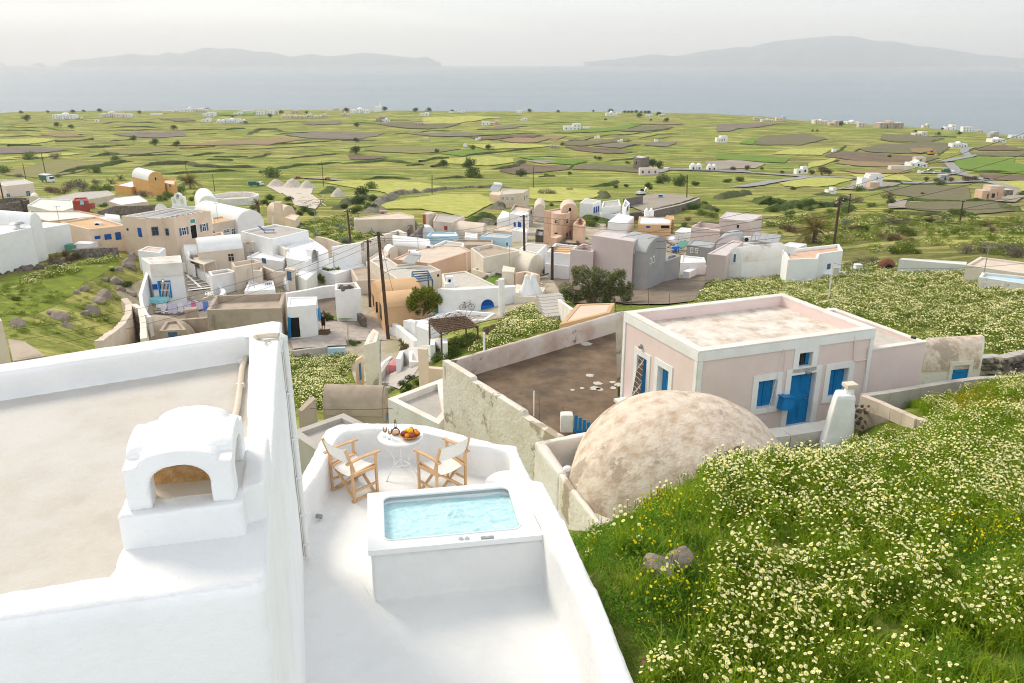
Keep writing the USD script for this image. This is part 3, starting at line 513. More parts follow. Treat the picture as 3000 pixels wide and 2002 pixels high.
glass((795,230), 'stemmed glass of rosé nearer the back wall, left on the table');glass((836,246), 'stemmed glass of rosé in front of the carafe, nearer the table edge')
q=atz(N('H',(882,207)), ZT);t=thing('carafe', 'round glass carafe of rosé with a cork stopper on the table', 'carafe', q)
part(t, 'bottle', lathe([(0,.002),(.05,.002),(.068,.02),(.072,.045),(.06,.075),(.032,.105),(.019,.13),(.017,.20),(.021,.215),(.018,.215),(.014,.20),(.016,.13),(.028,.107),(.056,.075),(.067,.045),(.063,.022),(.046,.007),(0,.006)],24, q), 'clear_glass', smooth=True)
part(t, 'wine', lathe([(0,.007),(.045,.008),(.061,.023),(.0655,.042),(0,.042)],22, q), 'rose_wine', smooth=30);part(t, 'cork', lathe([(0,.20),(.012,.20),(.014,.235),(.018,.24),(.018,.255),(0,.258)],12, q), 'cork', smooth=30)
q=atz(N('H',(1003,236)), ZT);t=thing('fruit_bowl', 'shallow woven bowl on the white table, heaped with fruit', 'bowl', q)
part(t, 'bowl', lathe([(0,.004),(.085,.004),(.13,.03),(.158,.06),(.163,.064),(.156,.066),(.125,.038),(.08,.014),(0,.012)],30, q), 'wicker', smooth=40)
for nm, m_, r, x, y, z, lab in(('orange', 'orange_skin',.040,-.035,-.085,.075, 'small orange at the front of the fruit bowl'),('orange', 'orange_skin',.046,.10,.01,.085, 'large orange at the right of the fruit bowl'),('orange', 'orange_skin',.042,.01,.085,.105, 'orange at the back of the fruit bowl behind the lemon'),
('apple', 'apple_skin',.043,-.10,.0,.08, 'dark red apple at the left of the fruit bowl'),('apple', 'apple_skin',.040,.04,-.075,.078, 'red apple at the front of the fruit bowl'),('apple', 'apple_skin',.038,.08,.075,.078, 'red apple half hidden at the back right of the bowl'),('lemon', 'lemon_skin',.048,.0,.0,.125, 'big yellow fruit on top of the heap in the bowl'),('lemon', 'lemon_skin',.04,-.06,.06,.09, 'yellow fruit at the back left of the bowl')):
 s=thing(nm, lab, 'fruit', q+[x, y, z-r]);b=ball((0,0,0),(r, r, r*(.93 if nm!='lemon' else .9)),3)
 if nm=='apple':b.vertices[:,2]-=.25*r*np.exp(-(np.hypot(b.vertices[:,0], b.vertices[:,1])/(.35*r))**2)*np.sign(b.vertices[:,2])
 b.apply_translation(q+[x, y, z]);part(s, 'flesh', b, m_, smooth=True);part(s, 'stalk', tube([q+[x, y, z+r*.72], q+[x+.003, y, z+r+.008]],.0025,5), 'brown_wood')
 # ---------- buildings: general helpers
def offs(pts, d):return Polygon([tuple(p[:2])for p in pts]).buffer(0).buffer(-d, join_style=2)
def house(name, label, pts, wall, roof, h=None, z=None, par=.25, pt=.25, deep=2.5, cat='house', group=None, trim=None, fill=True):
 """Flat-roofed block: pts are the photograph's pixels of the outer roof corners; its top is h above the ground at the first one, or at level z."""
 q=at(pts[0], h)if z is None else atz(pts[0], z);z=q[2];P=[atz(p, z)for p in pts]
 if Polygon([p[:2]for p in P]).exterior.is_ccw is False:P=P[::-1]
 poly=Polygon([p[:2]for p in P]);c=poly.centroid;base=min([T(p[0], p[1])for p in P]+[z-1.5])-deep
 t=thing(name, label, cat,(c.x, c.y, base+deep), group);inner=poly.buffer(-pt, join_style=2)
 body=extrude(poly, base, z-par)if par>0 else extrude(poly, base, z)
 ms=[body]
 if par>0 and inner.area>.2:ms.append(extrude(poly.difference(inner), z-par, z))
 part(t, 'wall', ms, wall)
 if trim:part(t, 'cornice', extrude(poly.buffer(.03, join_style=2).difference(poly.buffer(-pt*.9, join_style=2)), z-.18, z+.02), trim)
 if inner.area>.2:part(t, 'roof', extrude(inner.buffer(.01)if par<=0 else inner, z-par-.05, z-par+.02), roof)
 return dict(t=t, P=[np.array([x, y, z])for x, y in list(poly.exterior.coords)[:-1]], z=z, px=pts)
def edge_of(b, p):
 """The wall of block b nearest the camera that the ray of pixel p meets."""
 best=None;r=ray(p)
 for i in range(len(b['P'])):
  a, c=b['P'][i], b['P'][(i+1)%len(b['P'])];n=np.array([-(c[1]-a[1]), c[0]-a[0]]);den=n@r[:2]
  if abs(den)<1e-9:continue
  k=n@a[:2]/den;q=r*k;s=((q-a)[:2]@(c-a)[:2])/((c-a)[:2]@(c-a)[:2])
  if k>0 and-.08<s<1.08 and q[2]<b['z']+.05 and(best is None or k<best[0]):best=(k, i, q)
 return best
def opening(b, rect, kind='window', frame='white_trim', pane='dark_glass', shutter=None, bars=True, arch=False, trimw=.09, name=None):
 """A window or door on the wall seen at the pixel rectangle rect = (x0, y0, x1, y1)."""
 x0, y0, x1, y1=rect;e=edge_of(b,((x0+x1)/2,(y0+y1)/2))
 if e is None:return
 a, c=b['P'][e[1]], b['P'][(e[1]+1)%len(b['P'])];d=(c-a)/np.linalg.norm(c-a);n=np.array([-d[1], d[0],0]);n=n if n@e[2]<0 else-n
 q0, q1=onplane((x0,(y0+y1)/2), a, c), onplane((x1,(y0+y1)/2), a, c);top, bot=onplane(((x0+x1)/2, y0), a, c)[2], onplane(((x0+x1)/2, y1), a, c)[2]
 if(q1-q0)@d<0:d=-d
 w, hh=abs((q1-q0)@d), top-bot;mid=(q0+q1)/2;mid[2]=(top+bot)/2;o=b['t']
 def bx(u, v, s, w_, h_, dep):return obox(mid+d*(u-w_/2)+n*(s+dep/2)+[0,0, v], mid+d*(u+w_/2)+n*(s+dep/2)+[0,0, v], dep, h_)
 nm=name or kind;pth=part(o, nm, bx(0,0,-.02, w, hh,.03), pane)
 if arch:
  aa=np.linspace(0, math.pi,12);pl_=[mid+d*(w/2*math.cos(k))+[0,0, hh/2+w/2*math.sin(k)]for k in aa]
  V=np.array([mid+[0,0, hh/2]]+pl_)+n*.012;part(pth, 'fanlight', trimesh.Trimesh(V,[(0, i, i+1)for i in range(1,12)]+[(0, i+1, i)for i in range(1,12)], process=False), pane)
  if frame:part(pth, 'arch_frame', tube(np.array(pl_)+n*.03, trimw*.5,6), frame)
 if frame:
  g=[bx(-w/2-trimw/2,0,-.02, trimw, hh,.07), bx(w/2+trimw/2,0,-.02, trimw, hh,.07)]
  if not arch:g.append(bx(0, hh/2+trimw/2,-.02, w+2*trimw, trimw,.075))
  if kind=='window':g.append(bx(0,-hh/2-trimw/2,-.02, w+2*trimw, trimw,.075))
  part(pth, 'frame', g, frame)
  if kind=='window' and bars:part(pth, 'glazing_bar',[bx(0,0,.012,.05, hh,.02), bx(0, hh*.12,.012, w,.05,.024)], frame)
 if kind=='door' and pane not in('dark_opening', 'dark_glass'):
  for v in(-.25,.2):part(pth, 'panel', bx(0, v*hh,.012, w*.7, hh*.33,.015), pane)
 if shutter:
  for s in(-1,1):part(pth, 'shutter', bx(s*(w/2+w*.26+trimw),0,-.02, w*.5, hh*1.05,.08), shutter)
 return pth
def vault(name, label, a, b, c, wall, roof, h=None, z=None, rise=1.2, deep=2.5, cat='house', group=None, over=.04, gable=None, par=0):
 """Barrel-vaulted block: a, b, c are pixels at eaves level; the near gable runs from a to b, the barrel from b to c."""
 q=at(a, h)if z is None else atz(a, z);z=q[2];A, B, Cc=atz(a, z), atz(b, z), atz(c, z);D=A+(Cc-B);P=[A, B, Cc, D]
 if not Polygon([p[:2]for p in P]).exterior.is_ccw:P2_=[B, A, D, Cc]
 else:P2_=P
 poly=Polygon([p[:2]for p in P2_]);base=min(T(p[0], p[1])for p in P2_)-deep
 t=thing(name, label, cat,((A+Cc)[0]/2,(A+Cc)[1]/2, base+deep), group)
 def shell(r, out, ext, zz):
  n=22;V=[];u=(B-A)/2;L=np.linalg.norm(u);u=u/L*(L+out);dv=(Cc-B);dv=dv/np.linalg.norm(dv)*ext
  for o_ in((A+B)/2-dv,(D+Cc)/2+dv):
   for k in range(n+1):an=math.pi*k/n;V.append(o_-u*math.cos(an)+np.array([0,0, zz+r*math.sin(an)]))
  fs=[];
  for k in range(n):fs+=[(k, k+1, n+2+k),(k, n+2+k, n+1+k)]
  V+=[V[0]-0, V[n]];m=n+1
  fs+=[(0, m,2*m-1),(0,2*m-1, n)];fs+=[(0, k+1, k)for k in range(1, n)]+[(m, m+k, m+k+1)for k in range(1, n)]
  me=trimesh.Trimesh(np.array(V), fs, process=True);me.fix_normals();return me
 part(t, 'wall',[extrude(poly, base, z), shell(rise,0,0,-.01)], wall, smooth=35);part(t, 'roof', shell(rise+.07, over,-.12 if over<=.05 else .02,0), roof, smooth=35)
 return dict(t=t, P=[np.array([p[0], p[1], z])for p in P2_], z=z+rise, A=A, B=B, C=Cc)
def wall_run(name, label, pts, h, thick, wm, cat='wall', z=None, cap=None, deep=1.5, group=None, lump=0, seg=None, cap_t=.06, rough_top=0, seed=0):
 """A wall along pixels of its top edge; h above ground."""
 Q=[at(p, h)if z is None else atz(p, z)for p in pts];t=thing(name, label, cat, np.mean(Q,0)-[0,0, h], group)
 if seg:
  L=[Q[0]]
  for a, b in zip(Q[:-1], Q[1:]):
   n=max(1, int(np.linalg.norm(b-a)/seg));L+=[a+(b-a)*k/n for k in range(1, n+1)]
  Q=L
 ms, cs_=[],[];q=rnd(seed+len(Q))
 for i,(a, b)in enumerate(zip(Q[:-1], Q[1:])):
  d=(b-a)[:2];d=d/(np.linalg.norm(d)+1e-9);n=np.array([-d[1], d[0]])*thick/2;e=d*thick*.3;k=[a[:2]-n-e, b[:2]-n+e, b[:2]+n+e, a[:2]+n-e]
  za, zb_=a[2]+q.normal()*rough_top, b[2]+q.normal()*rough_top;lo=min(T(*a[:2]), T(*b[:2]))-deep
  V=[(*k[0], lo),(*k[1], lo),(*k[2], lo),(*k[3], lo),(*k[0], za),(*k[1], zb_),(*k[2], zb_),(*k[3], za)]
  m=trimesh.Trimesh(V,[(0,2,1),(0,3,2),(4,5,6),(4,6,7),(0,1,5),(0,5,4),(1,2,6),(1,6,5),(2,3,7),(2,7,6),(3,0,4),(3,4,7)], process=False);ms.append(m)
  if cap:cs_.append(obox(a+[0,0, cap_t/2], b+[0,0, cap_t/2], thick+.06, cap_t))
 m=trimesh.util.concatenate(ms)
 if lump:m=m.subdivide_to_size(lump*4);m=lumpy(trimesh.Trimesh(m.vertices, m.faces, process=True), lump,.9, seed)
 part(t, 'masonry', m, wm)
 if cap:part(t, 'coping', cs_, cap)
 return t, Q
 # ---------- pink house and its courtyard
ZG, ZP=-13.3,-9.57
ph=thing('pink_house', 'pale pink flat-roofed house with bright blue shutters and white trim right of centre', 'house',(9,30, ZG))
A_, B_, C_=[atz(p, ZP)for p in((1830,915),(2048,1032),(2565,964))]
D_=A_+(C_-B_);D_=atz((2290,860), ZP)*.5+D_*.5
pk=Polygon([p[:2]for p in(A_, B_, C_, D_)])
fd=(C_-B_)/np.linalg.norm(C_-B_);fn=np.array([fd[1],-fd[0],0]);ld=(B_-A_)/np.linalg.norm(B_-A_);ln_=np.array([ld[1],-ld[0],0]);ln_=-ln_ if ln_@A_>0 and ln_[0]>0 else ln_
E2=C_+fd*3.05;ann=Polygon([C_[:2], E2[:2],(E2+(D_-C_)*.93)[:2],(C_+(D_-C_)*.93)[:2]])
par_in=pk.buffer(-.32, join_style=2)
solid=M(extrude(pk,-15.5, ZP))-M(extrude(par_in, ZP-.42, ZP+1));zann=atz((2714,1003),0)if 0 else None
r_=ray((2714,1003));zan=onplane((2714,1003), B_, C_)[2];E2=onplane((2714,1003), B_, C_);ann=Polygon([C_[:2], E2[:2],(E2+(D_-C_)*.95)[:2],(C_+(D_-C_)*.95)[:2]])
solid2=M(extrude(ann,-15.5, zan))-M(extrude(ann.buffer(-.25, join_style=2), zan-.16, zan+1))
front=lambda z, x, y:onplane(N(z,(x, y)), B_, C_);left=lambda z, x, y:onplane(N(z,(x, y)), A_, B_)
def cutbox(q0, q1, n, dep=.24):  # the recess of an opening between two corner points of a wall
 mid=(q0+q1)/2;d=(q1-q0)*[1,1,0];w=np.linalg.norm(d);d=d/w
 return mid, d, w, abs(q1[2]-q0[2])
ops=[]  # (name, face, corner, corner)
for nm, fc, z_, x0, y0, x1, y1 in(('window', 'f', 'J',985,812,1110,622),('door', 'f', 'J',1200,933,1365,580),('window', 'f', 'J',1478,733,1600,543),('small_window', 'f', 'J',1272,528,1360,430),('door', 'l', 'J',130,765,217,443),('window', 'l', 'J',300,715,380,540)):
 f=front if fc=='f' else left;n=fn if fc=='f' else ln_
 if(nm, fc)==('door', 'l'):q0, q1=left(z_,150,650), left(z_,217,650);q0[2], q1[2]=left(z_,150,435)[2], ZG+.1
 elif(nm, fc)==('window', 'l'):q0, q1=left(z_,297,620), left(z_,372,640);q0[2], q1[2]=left(z_,320,527)[2], ZG+1.0
 else:q0, q1=f(z_, x0-2,(y0+y1)/2), f(z_, x1,(y0+y1)/2);q0[2], q1[2]=f(z_,(x0+x1)/2, y0)[2], f(z_,(x0+x1)/2, y1)[2]
 mid, d, w, hh=cutbox(q0, q1, n);ops.append((nm, fc, mid, d, w, hh, n))
 c_=trimesh.creation.box((w,.5, hh));Tm=np.eye(4);Tm[:3,0], Tm[:3,1], Tm[:3,2], Tm[:3,3]=d, n,(0,0,1), mid;c_.apply_transform(Tm);c_.fix_normals();solid=solid-M(c_)
part(ph, 'wall', arr(solid), 'pink_plaster');part(ph, 'side_wing', arr(solid2), 'pink_plaster')
part(ph, 'roof', extrude(par_in, ZP-.45, ZP-.40), 'weathered_roof');part(ph, 'wing_roof', extrude(ann.buffer(-.25, join_style=2), zan-.18, zan-.14), 'roof_screed')
part(ph, 'parapet_coping', extrude(pk.buffer(.02, join_style=2).difference(pk.buffer(-.33, join_style=2)), ZP-.02, ZP+.035), 'old_white_plaster')
part(ph, 'wing_coping', extrude(ann.buffer(.02, join_style=2).difference(ann.buffer(-.26, join_style=2)), zan-.02, zan+.03), 'old_white_plaster')
band=lambda a, b, n, z0, z1, p:obox(np.r_[a[:2],(z0+z1)/2]+n*p/2, np.r_[b[:2],(z0+z1)/2]+n*p/2, p, z1-z0)
part(ph, 'cornice_band',[band(B_, C_, fn, ZP-.36, ZP-.025,.035), band(A_, B_, ln_, ZP-.36, ZP-.025,.035)], 'white_trim')
post=lambda p, n, d, w:obox(p+n*.018+d*w/2+[0,0,-.37], np.r_[(p+n*.018+d*w/2)[:2],-15],.036, w, up=d)
for pa_ in((B_, fn, fd,.17),(B_, ln_,-ld,.17),(A_, ln_, ld,.17),(C_-fd*.02, fn,-fd,.17)):part(ph, 'corner_band', post(*pa_), 'white_trim')
for nm, fc, mid, d, w, hh, n in ops:
 tw=.24;bxo=lambda u, v, s, w_, h_, dep:obox(mid+d*(u-w_/2)+n*(s+dep/2)+[0,0, v], mid+d*(u+w_/2)+n*(s+dep/2)+[0,0, v], dep, h_)
 pn=part(ph, nm, bxo(0,0,-.26, w, hh,.05), 'blue_paint' if nm!='small_window' else 'dark_glass')
 g=[bxo(-w/2-tw/2,0,0, tw, hh,.03), bxo(w/2+tw/2,0,0, tw, hh,.03), bxo(0, hh/2+tw/2,0, w+2*tw, tw,.032)]+([bxo(0,-hh/2-tw*.4,0, w+2*tw, tw*.8,.032)]if nm!='door' else[])
 part(pn, 'surround', g, 'white_trim')
 lin=[bxo(-w/2+.006,0,-.24,.012, hh,.235), bxo(w/2-.006,0,-.24,.012, hh,.235), bxo(0, hh/2-.006,-.24, w-.024,.012,.235), bxo(0,-hh/2+.006,-.24, w-.024,.012,.235)]
 part(pn, 'reveal', lin, 'white_trim')
 def pnl(u, v, w_, h_):
  fr=.035;part(pn, 'panel',[bxo(u, v,-.21, w_, h_,.012), bxo(u, v,-.198, w_-.1, h_-.1,.012)], 'blue_paint')
 if nm=='window':
  part(pn, 'meeting_rail', bxo(0,0,-.21,.05, hh,.03), 'blue_paint')
  for u in(-.25,.25):
   for v, k in((.28,.36),(-.14,.55)):pnl(u*w, v*hh, w*.38, hh*k*.8)
 elif nm=='door':
  if fc=='f':
   for u in(-.24,.24):
    pnl(u*w,.29*hh, w*.4, hh*.32);pnl(u*w,-.27*hh, w*.4, hh*.3)
   pnl(0,.02*hh, w*.84, hh*.12);part(pn, 'handle', bxo(w*.33,-.02*hh,-.2,.1,.025,.05), 'steel');part(pn, 'step', bxo(0,-hh/2-.06,-.02, w+.5,.12,.14), 'white_trim')
  else:
   x=np.linspace(-.30,.28,12);zz=np.linspace(hh/2,-hh/2+.1,18);X, Z=np.meshgrid(x, zz, indexing='ij');k=(Z+hh/2)/hh
   V=mid+X[..., None]*d*(1-.55*k[..., None])*w*1.5+d*(.12*w+.0*k[..., None])+n*(.10+.03*np.sin(X*40)+.22*(1-k))[..., None]+np.stack([0*X,0*X, Z],-1)
   gm=grid_mesh(V[...,0], V[...,1], V[...,2]);g2=gm.copy();g2.invert();g2.vertices=g2.vertices-n*.006
   mat('curtain_cloth',(.62,.58,.52), rough=.9, bump=0)
   LK['checked_cloth']=usdkit.material(stage, W+'/Looks/checked_cloth', {'g':('geometry', {}), 'b':('brick_texture', dict(scale=2.6, color1=(.13,.09,.07), color2=(.17,.12,.09), mortar=(.62,.58,.52), mortar_size=.035, brick_width=.55, row_height=.8)), 'mp':('mapping', dict(rotation=(math.radians(90),0, math.radians(68)))), 'p':('principled_bsdf', dict(roughness=.9))},[('g.position', 'mp.vector'),('mp.vector', 'b.vector'),('b.color', 'p.base_color')], surface='p.BSDF')
   part(pn, 'curtain',[gm, g2], 'checked_cloth', smooth=True)
 else:
  part(pn, 'frame',[bxo(w/2-.08,0,-.2,.16, hh,.04), bxo(0,-hh/2+.03,-.2, w,.06,.04)], 'blue_paint')
  for u in(-.3,-.12,.06):part(pn, 'window_bar', bxo(u*w,0,-.15,.02, hh,.02), 'dark_wood')
q=front('J',1328,560)+fn*.06;part(ph, 'wall_lamp', ball(q,(.13,.08,.10),2), 'grey_metal', smooth=True);q=left('J',188,388)+ln_*.06;part(ph, 'wall_lamp', ball(q,(.09,.09,.10),2), 'grey_metal', smooth=True)
q0, q1=front('J',1122,805), front('J',1195,720);mb=part(ph, 'meter_box', obox((front('J',1122,765)+fn*.16),(front('J',1198,765)+fn*.16),.30,.52), 'blue_paint');part(mb, 'lid', obox(front('J',1118,765)+fn*.16+[0,0,.275], front('J',1202,765)+fn*.16+[0,0,.275],.36,.03), 'blue_paint')
cpx=[front('J', x, y)+fn*.05 for x, y in((1160,412),(1132,520),(1110,610),(1080,720),(1050,830),(1003,972))];part(ph, 'hanging_rope', tube(cpx,.012,5), 'white_cloth')
part(ph, 'wall_cable',[tube([front('J', x, y)+fn*.03 for x, y in((1160,412),(1172,450),(1160,560),(1148,680))],.008,4), tube([front('J', x, y)+fn*.03 for x, y in((1652,310),(1642,480),(1650,490),(1740,475))],.02,5), tube([front('J', x, y)+fn*.03 for x, y in((1745,395),(1735,480),(1712,715))],.02,5)], 'pink_plaster')
part(ph, 'roof_drain', tube([onplane(N('J',(2070,342)), B_, E2)+[0,.3,0], onplane(N('J',(2082,338)), B_, E2)+[0,.1,0]],.05,8), 'black_metal')
part(ph, 'doorstep_slab', obox(np.r_[(A_+ld*.3)[:2], ZG+.06]+ln_*.25, np.r_[(B_-ld*1.2)[:2], ZG+.06]+ln_*.25,.5,.12), 'white_trim')
# courtyard with a brown screed floor, left of the pink house
cy_=thing('courtyard', 'walled courtyard with dark brown screed floor and stained parapet left of the pink house', 'courtyard',(1,32, ZG))
zc=-12.35;cw=[atz(N('I', p), zc)[:2]for p in((0,700),(1720,215))];cl=[atz(N('I', p), zc)[:2]for p in((0,700),(1150,1400))]
gp=atz(N('P',(405,600)),-13.2)[:2];gq=atz(N('P',(560,600)),-13.2)[:2]
def slabwall(a, b, th, z0, z1, side=1):d=(b-a)/np.linalg.norm(b-a);n=np.array([-d[1], d[0]])*th*side;return Polygon([a, b, b+n, a+n])
far=slabwall(cw[0], line_ext(cw[0], cw[1],1.03),.30,0,0,-1);lef=slabwall(cl[0], cl[1],.34,0,0,1)
fb=rounded(M(extrude(far,-17, zc)),.35,2);part(cy_, 'far_parapet', lumpy(fb,.02,1.2,1), 'stained_parapet', smooth=50)
st=[M(extrude(slabwall(line_ext(cl[0], cl[1], a), line_ext(cl[0], cl[1], b),.34,0,0,1),-20, zc-dz))for a, b, dz in((-.02,.27,0),(.27,.71,.14),(.71,1.0,.30))]
lm=rounded(st[0]+st[1]+st[2],.3,2);part(cy_, 'left_parapet', lumpy(lm,.03,1.1,4), 'peeling_plaster', smooth=45)
fpoly=Polygon([cl[0], cl[1], gq, atz(N('P',(1000,560)), ZG)[:2],(A_+ld*5)[:2], A_[:2], cw[1]]);part(cy_, 'floor', extrude(fpoly.buffer(-.12),-14.2, ZG), 'brown_screed')
part(cy_, 'white_post', tube([atz(N('I',(400,788)), ZG), atz(N('I',(400,788)), ZG)+[0,0,1.8]],.06,6), 'white_metal');q=atz(N('I',(885,1240)), ZG+.4);part(cy_, 'pipe_post', tube([q, q+[0,0,1.05]],.03,8), 'old_white_plaster')
for x, y, hh in((940,1280,.9),(1175,1235,.35)):q=atz(N('I',(x, y)), ZG+.5);part(cy_, 'rusty_rod', tube([q, q+[.02,0, hh*.5], q+[-.03,.02, hh]],.012,5), 'rust')
for i,(x, y, s)in enumerate(((1485,965,.22),(1530,975,.15),(1440,840,.18),(1515,915,.2),(1665,962,.14),(1720,930,.2),(1265,982,.1),(1360,965,.1),(1660,905,.14),(1400,530,.3))):
 q=atz(N('I',(x, y)), ZG+.004);b=Point(q[0], q[1]).buffer(s,6);co=np.array(b.exterior.coords)+rnd(i).normal(size=(len(b.exterior.coords),2))*s*.14;part(cy_, 'screed_patch', extrude(Polygon(co).buffer(0), ZG-.02, ZG+.005), 'roof_screed')
gt=thing('courtyard_gate', 'square white pillar with a stepped blue wooden gate beside the domed house', 'gate', np.r_[gp, ZG])
pd=(gq-gp)/np.linalg.norm(gq-gp);pb=Polygon([gp, gp+pd*.48, gp+pd*.48+[-pd[1]*.42, pd[0]*.42], gp+[-pd[1]*.42, pd[0]*.42]])
part(gt, 'pillar', lumpy(rounded(M(extrude(pb,-16,-12.58)),.12,3),.01,4), 'old_white_plaster', smooth=40)
for k in range(6):a=gp+pd*(.52+.16*k);part(gt, 'gate_board', box((a[0]+.07, a[1]+.1,-13.1-.04*k),(.13,.04,.95-.11*k), math.atan2(pd[1], pd[0])), 'blue_paint')
# ---------- the domed house in front
dm=thing('domed_house', 'old plastered house with a big weathered dome roof below the daisy meadow', 'house',(4.4,19,-10.6))
u, v=np.meshgrid(np.linspace(0,2*math.pi,73), np.linspace(0,1,26), indexing='ij');z0, hh=-10.7,2.4
sq=lambda t, e:np.sign(t)*np.abs(t)**e
R_=np.cos(v*math.pi/2)**1.0;X=4.52+2.92*sq(np.cos(u),.72)*R_;Y=19.3+2.75*sq(np.sin(u),.72)*R_;a_=math.radians(-14)
Xr=4.52+(X-4.52)*math.cos(a_)-(Y-19.3)*math.sin(a_);Yr=19.3+(X-4.52)*math.sin(a_)+(Y-19.3)*math.cos(a_)
dmesh=grid_mesh(Xr, Yr, z0+hh*np.sin(v*math.pi/2)**1.12);dmesh.merge_vertices();part(dm, 'dome', lumpy(dmesh,.055,.75,8), 'dome_plaster', smooth=True)
z1=-10.35;pa, pb_, pc, pd_=[atz(N('P', p), z1)[:2]for p in((180,690),(385,965),(700,595),(650,1310))]
part(dm, 'wall', lumpy(rounded(M(extrude(Polygon([pa, pb_, line_ext(pb_, pd_,1.2),(6.3,17.6),(7.2,21.0), line_ext(pa, pc,2.2), pc]).buffer(-.1),-15,-11.2)),.3,2),.02,1.5), 'peeling_plaster', smooth=45)
pr_=M(extrude(slabwall(pa, pb_,.3,0,0,1),-14.5, z1))+M(extrude(slabwall(pa, line_ext(pa, pc,1.15),.28,0,0,-1),-14.5, z1))
part(dm, 'yard_parapet', lumpy(rounded(pr_,.16,3),.018,2,3), 'old_white_plaster', smooth=45)
gut=slabwall(pb_, line_ext(pb_, pd_,1.3),.75,0,0,1);lip_=slabwall(pb_, line_ext(pb_, pd_,1.3),.16,0,0,1)
part(dm, 'gutter_wall', lumpy(rounded(M(extrude(gut,-14.5, z1-.22))+M(extrude(lip_,-14.5, z1+.02)),.13,3),.018,2.2,9), 'peeling_plaster', smooth=45)
q=atz(N('P',(465,925)), z1);part(dm, 'finial', ball(q+[0,0,0],(.13,.11,.09)), 'white_trim', smooth=True)
# wall of hollow blocks, rubble heap and lamp pillar by the pink house
bp=[atz(N('Q', p), z)for p, z in(((765,530),-11.05),((960,605),-11.0),((1070,655),-10.95),((1185,705),-10.9),((1310,760),-10.85),((1530,800),-10.8))]
bw=thing('block_wall', 'low wall of pale concrete blocks on the edge of the meadow by the pink house', 'wall', bp[2])
for i,(a, b)in enumerate(zip(bp[:-1], bp[1:])):part(bw, 'block', obox(line_ext(a, b,.012)-[0,0,.22], line_ext(a, b,.988)-[0,0,.22+.01*(i%2)],.24,.44), 'beige_plaster')
part(bw, 'footing', obox(bp[0]-[0,0,.85], bp[-1]-[0,0,.85],.34,.8), 'old_concrete')
bp2=[atz(N('Q', p), z)for p, z in(((765,530),-11.1),((1000,500),-11.2),((1300,450),-11.4),((1600,400),-11.7),((1900,360),-12.0),((2350,340),-12.2),((3000,320),-12.4))]
mw=thing('meadow_wall', 'low concrete kerb wall running right along the top of the meadow', 'wall', bp2[2])
for a, b in zip(bp2[:-1], bp2[1:]):part(mw, 'wall', obox(a-[0,0,.5], b-[0,0,.5],.26,1.0), 'concrete')
lp=thing('lamp_pillar', 'whitewashed rough pillar with a pale stone cap beside the pink house door', 'pillar', atz(N('Q',(600,900)),-11.9))
pq=[atz(N('Q',(530,800)),-11.9)];c0=atz(N('Q',(580,640)),-11.3);V=[]
pil=M(extrude(Polygon([(c0[0]-.75, c0[1]-.55),(c0[0]+.3, c0[1]-.6),(c0[0]+.45, c0[1]+.3),(c0[0]-.5, c0[1]+.3)]),-14,-10.75));pt_=rounded(pil,.16,4)
k=np.clip((-10.75-pt_.vertices[:,2])/2.2,0,1);pt_.vertices[:,0]=c0[0]+(pt_.vertices[:,0]-c0[0])*(.6+.45*k)-.08*k;pt_.vertices[:,1]=c0[1]+(pt_.vertices[:,1]-c0[1])*(.7+.5*k)
part(lp, 'masonry', lumpy(pt_,.06,2,2), 'white_plaster', smooth=50);q=np.array([c0[0]+.08, c0[1]-.05,-10.75]);part(lp, 'collar', lathe([(0,0),(.17,0),(.16,.2),(0,.2)],18, q), 'white_trim', smooth=35);part(lp, 'cap', rounded(M(box(q+[0,0,.27],(.42,.36,.13),.2)),.05,2), 'cream_plaster', smooth=40)
lw=thing('front_wall', 'low whitewashed wall in front of the pink house, behind the meadow edge', 'wall', atz(N('Q',(200,900)),-12.6))
fw=[atz(N('Q', p),-12.5)for p in((-330,935),(0,900),(380,840),(520,800))]
wm_=arr([obox(a-[0,0,.6], b-[0,0,.6],.7,1.3)for a, b in zip(fw[:-1], fw[1:])]);part(lw, 'masonry', lumpy(wm_.subdivide_to_size(.3),.03,2), 'old_white_plaster')
rs_=rnd(5);k=0
sp_=[(640,660,40),(700,640,35),(740,690,45),(650,720,38),(690,740,42),(625,780,36),(720,800,48),(760,640,30),(790,700,36),(850,700,60),(800,790,44),(660,810,30),(770,840,40),(920,780,70),(1010,830,95),(1060,770,40),(1090,850,40),(1140,870,45),(1120,920,60),(870,820,40),(940,710,24),(960,700,22),(820,640,22),(1300,770,26),(1290,840,30),(860,870,55),(700,690,36),(640,750,30),(670,780,30),(740,760,34),(830,750,36),(880,760,34),(780,670,28),(680,830,26),(900,850,40),(960,870,46)]
for i,(x, y, s)in enumerate(sp_):
 q=atz(N('Q',(x, y)),-11.25-.0042*(y-640)-(.0008*(x-640)if x>900 else 0));r=s/3.357*np.linalg.norm(q)/F*.62
 o=solo('lava_rock', rockmesh(q, r,40+i,2,.85), 'lava_stone', 'dark volcanic rock heaped beside the white pillar and the block wall', 'rock', group='dark rocks in the heap by the pink house')
for i,(x, y, s)in enumerate([(1560,940,45),(1590,985,40),(1560,1010,36),(1640,890,60),(1690,885,55),(1550,1060,50),(1740,820,40),(1785,790,40),(1885,760,60),(1620,945,40),(1530,1100,40)]):
 q=aty(N('P',(x, y)),15.4+(1000-y)*.0045);solo('lava_rock', rockmesh(q, s/2.851*np.linalg.norm(q)/F*.6,90+i,2,.8), 'lava_stone', 'dark stone in the row where the dome meets the daisies', 'rock', group='dark stones along the foot of the dome')
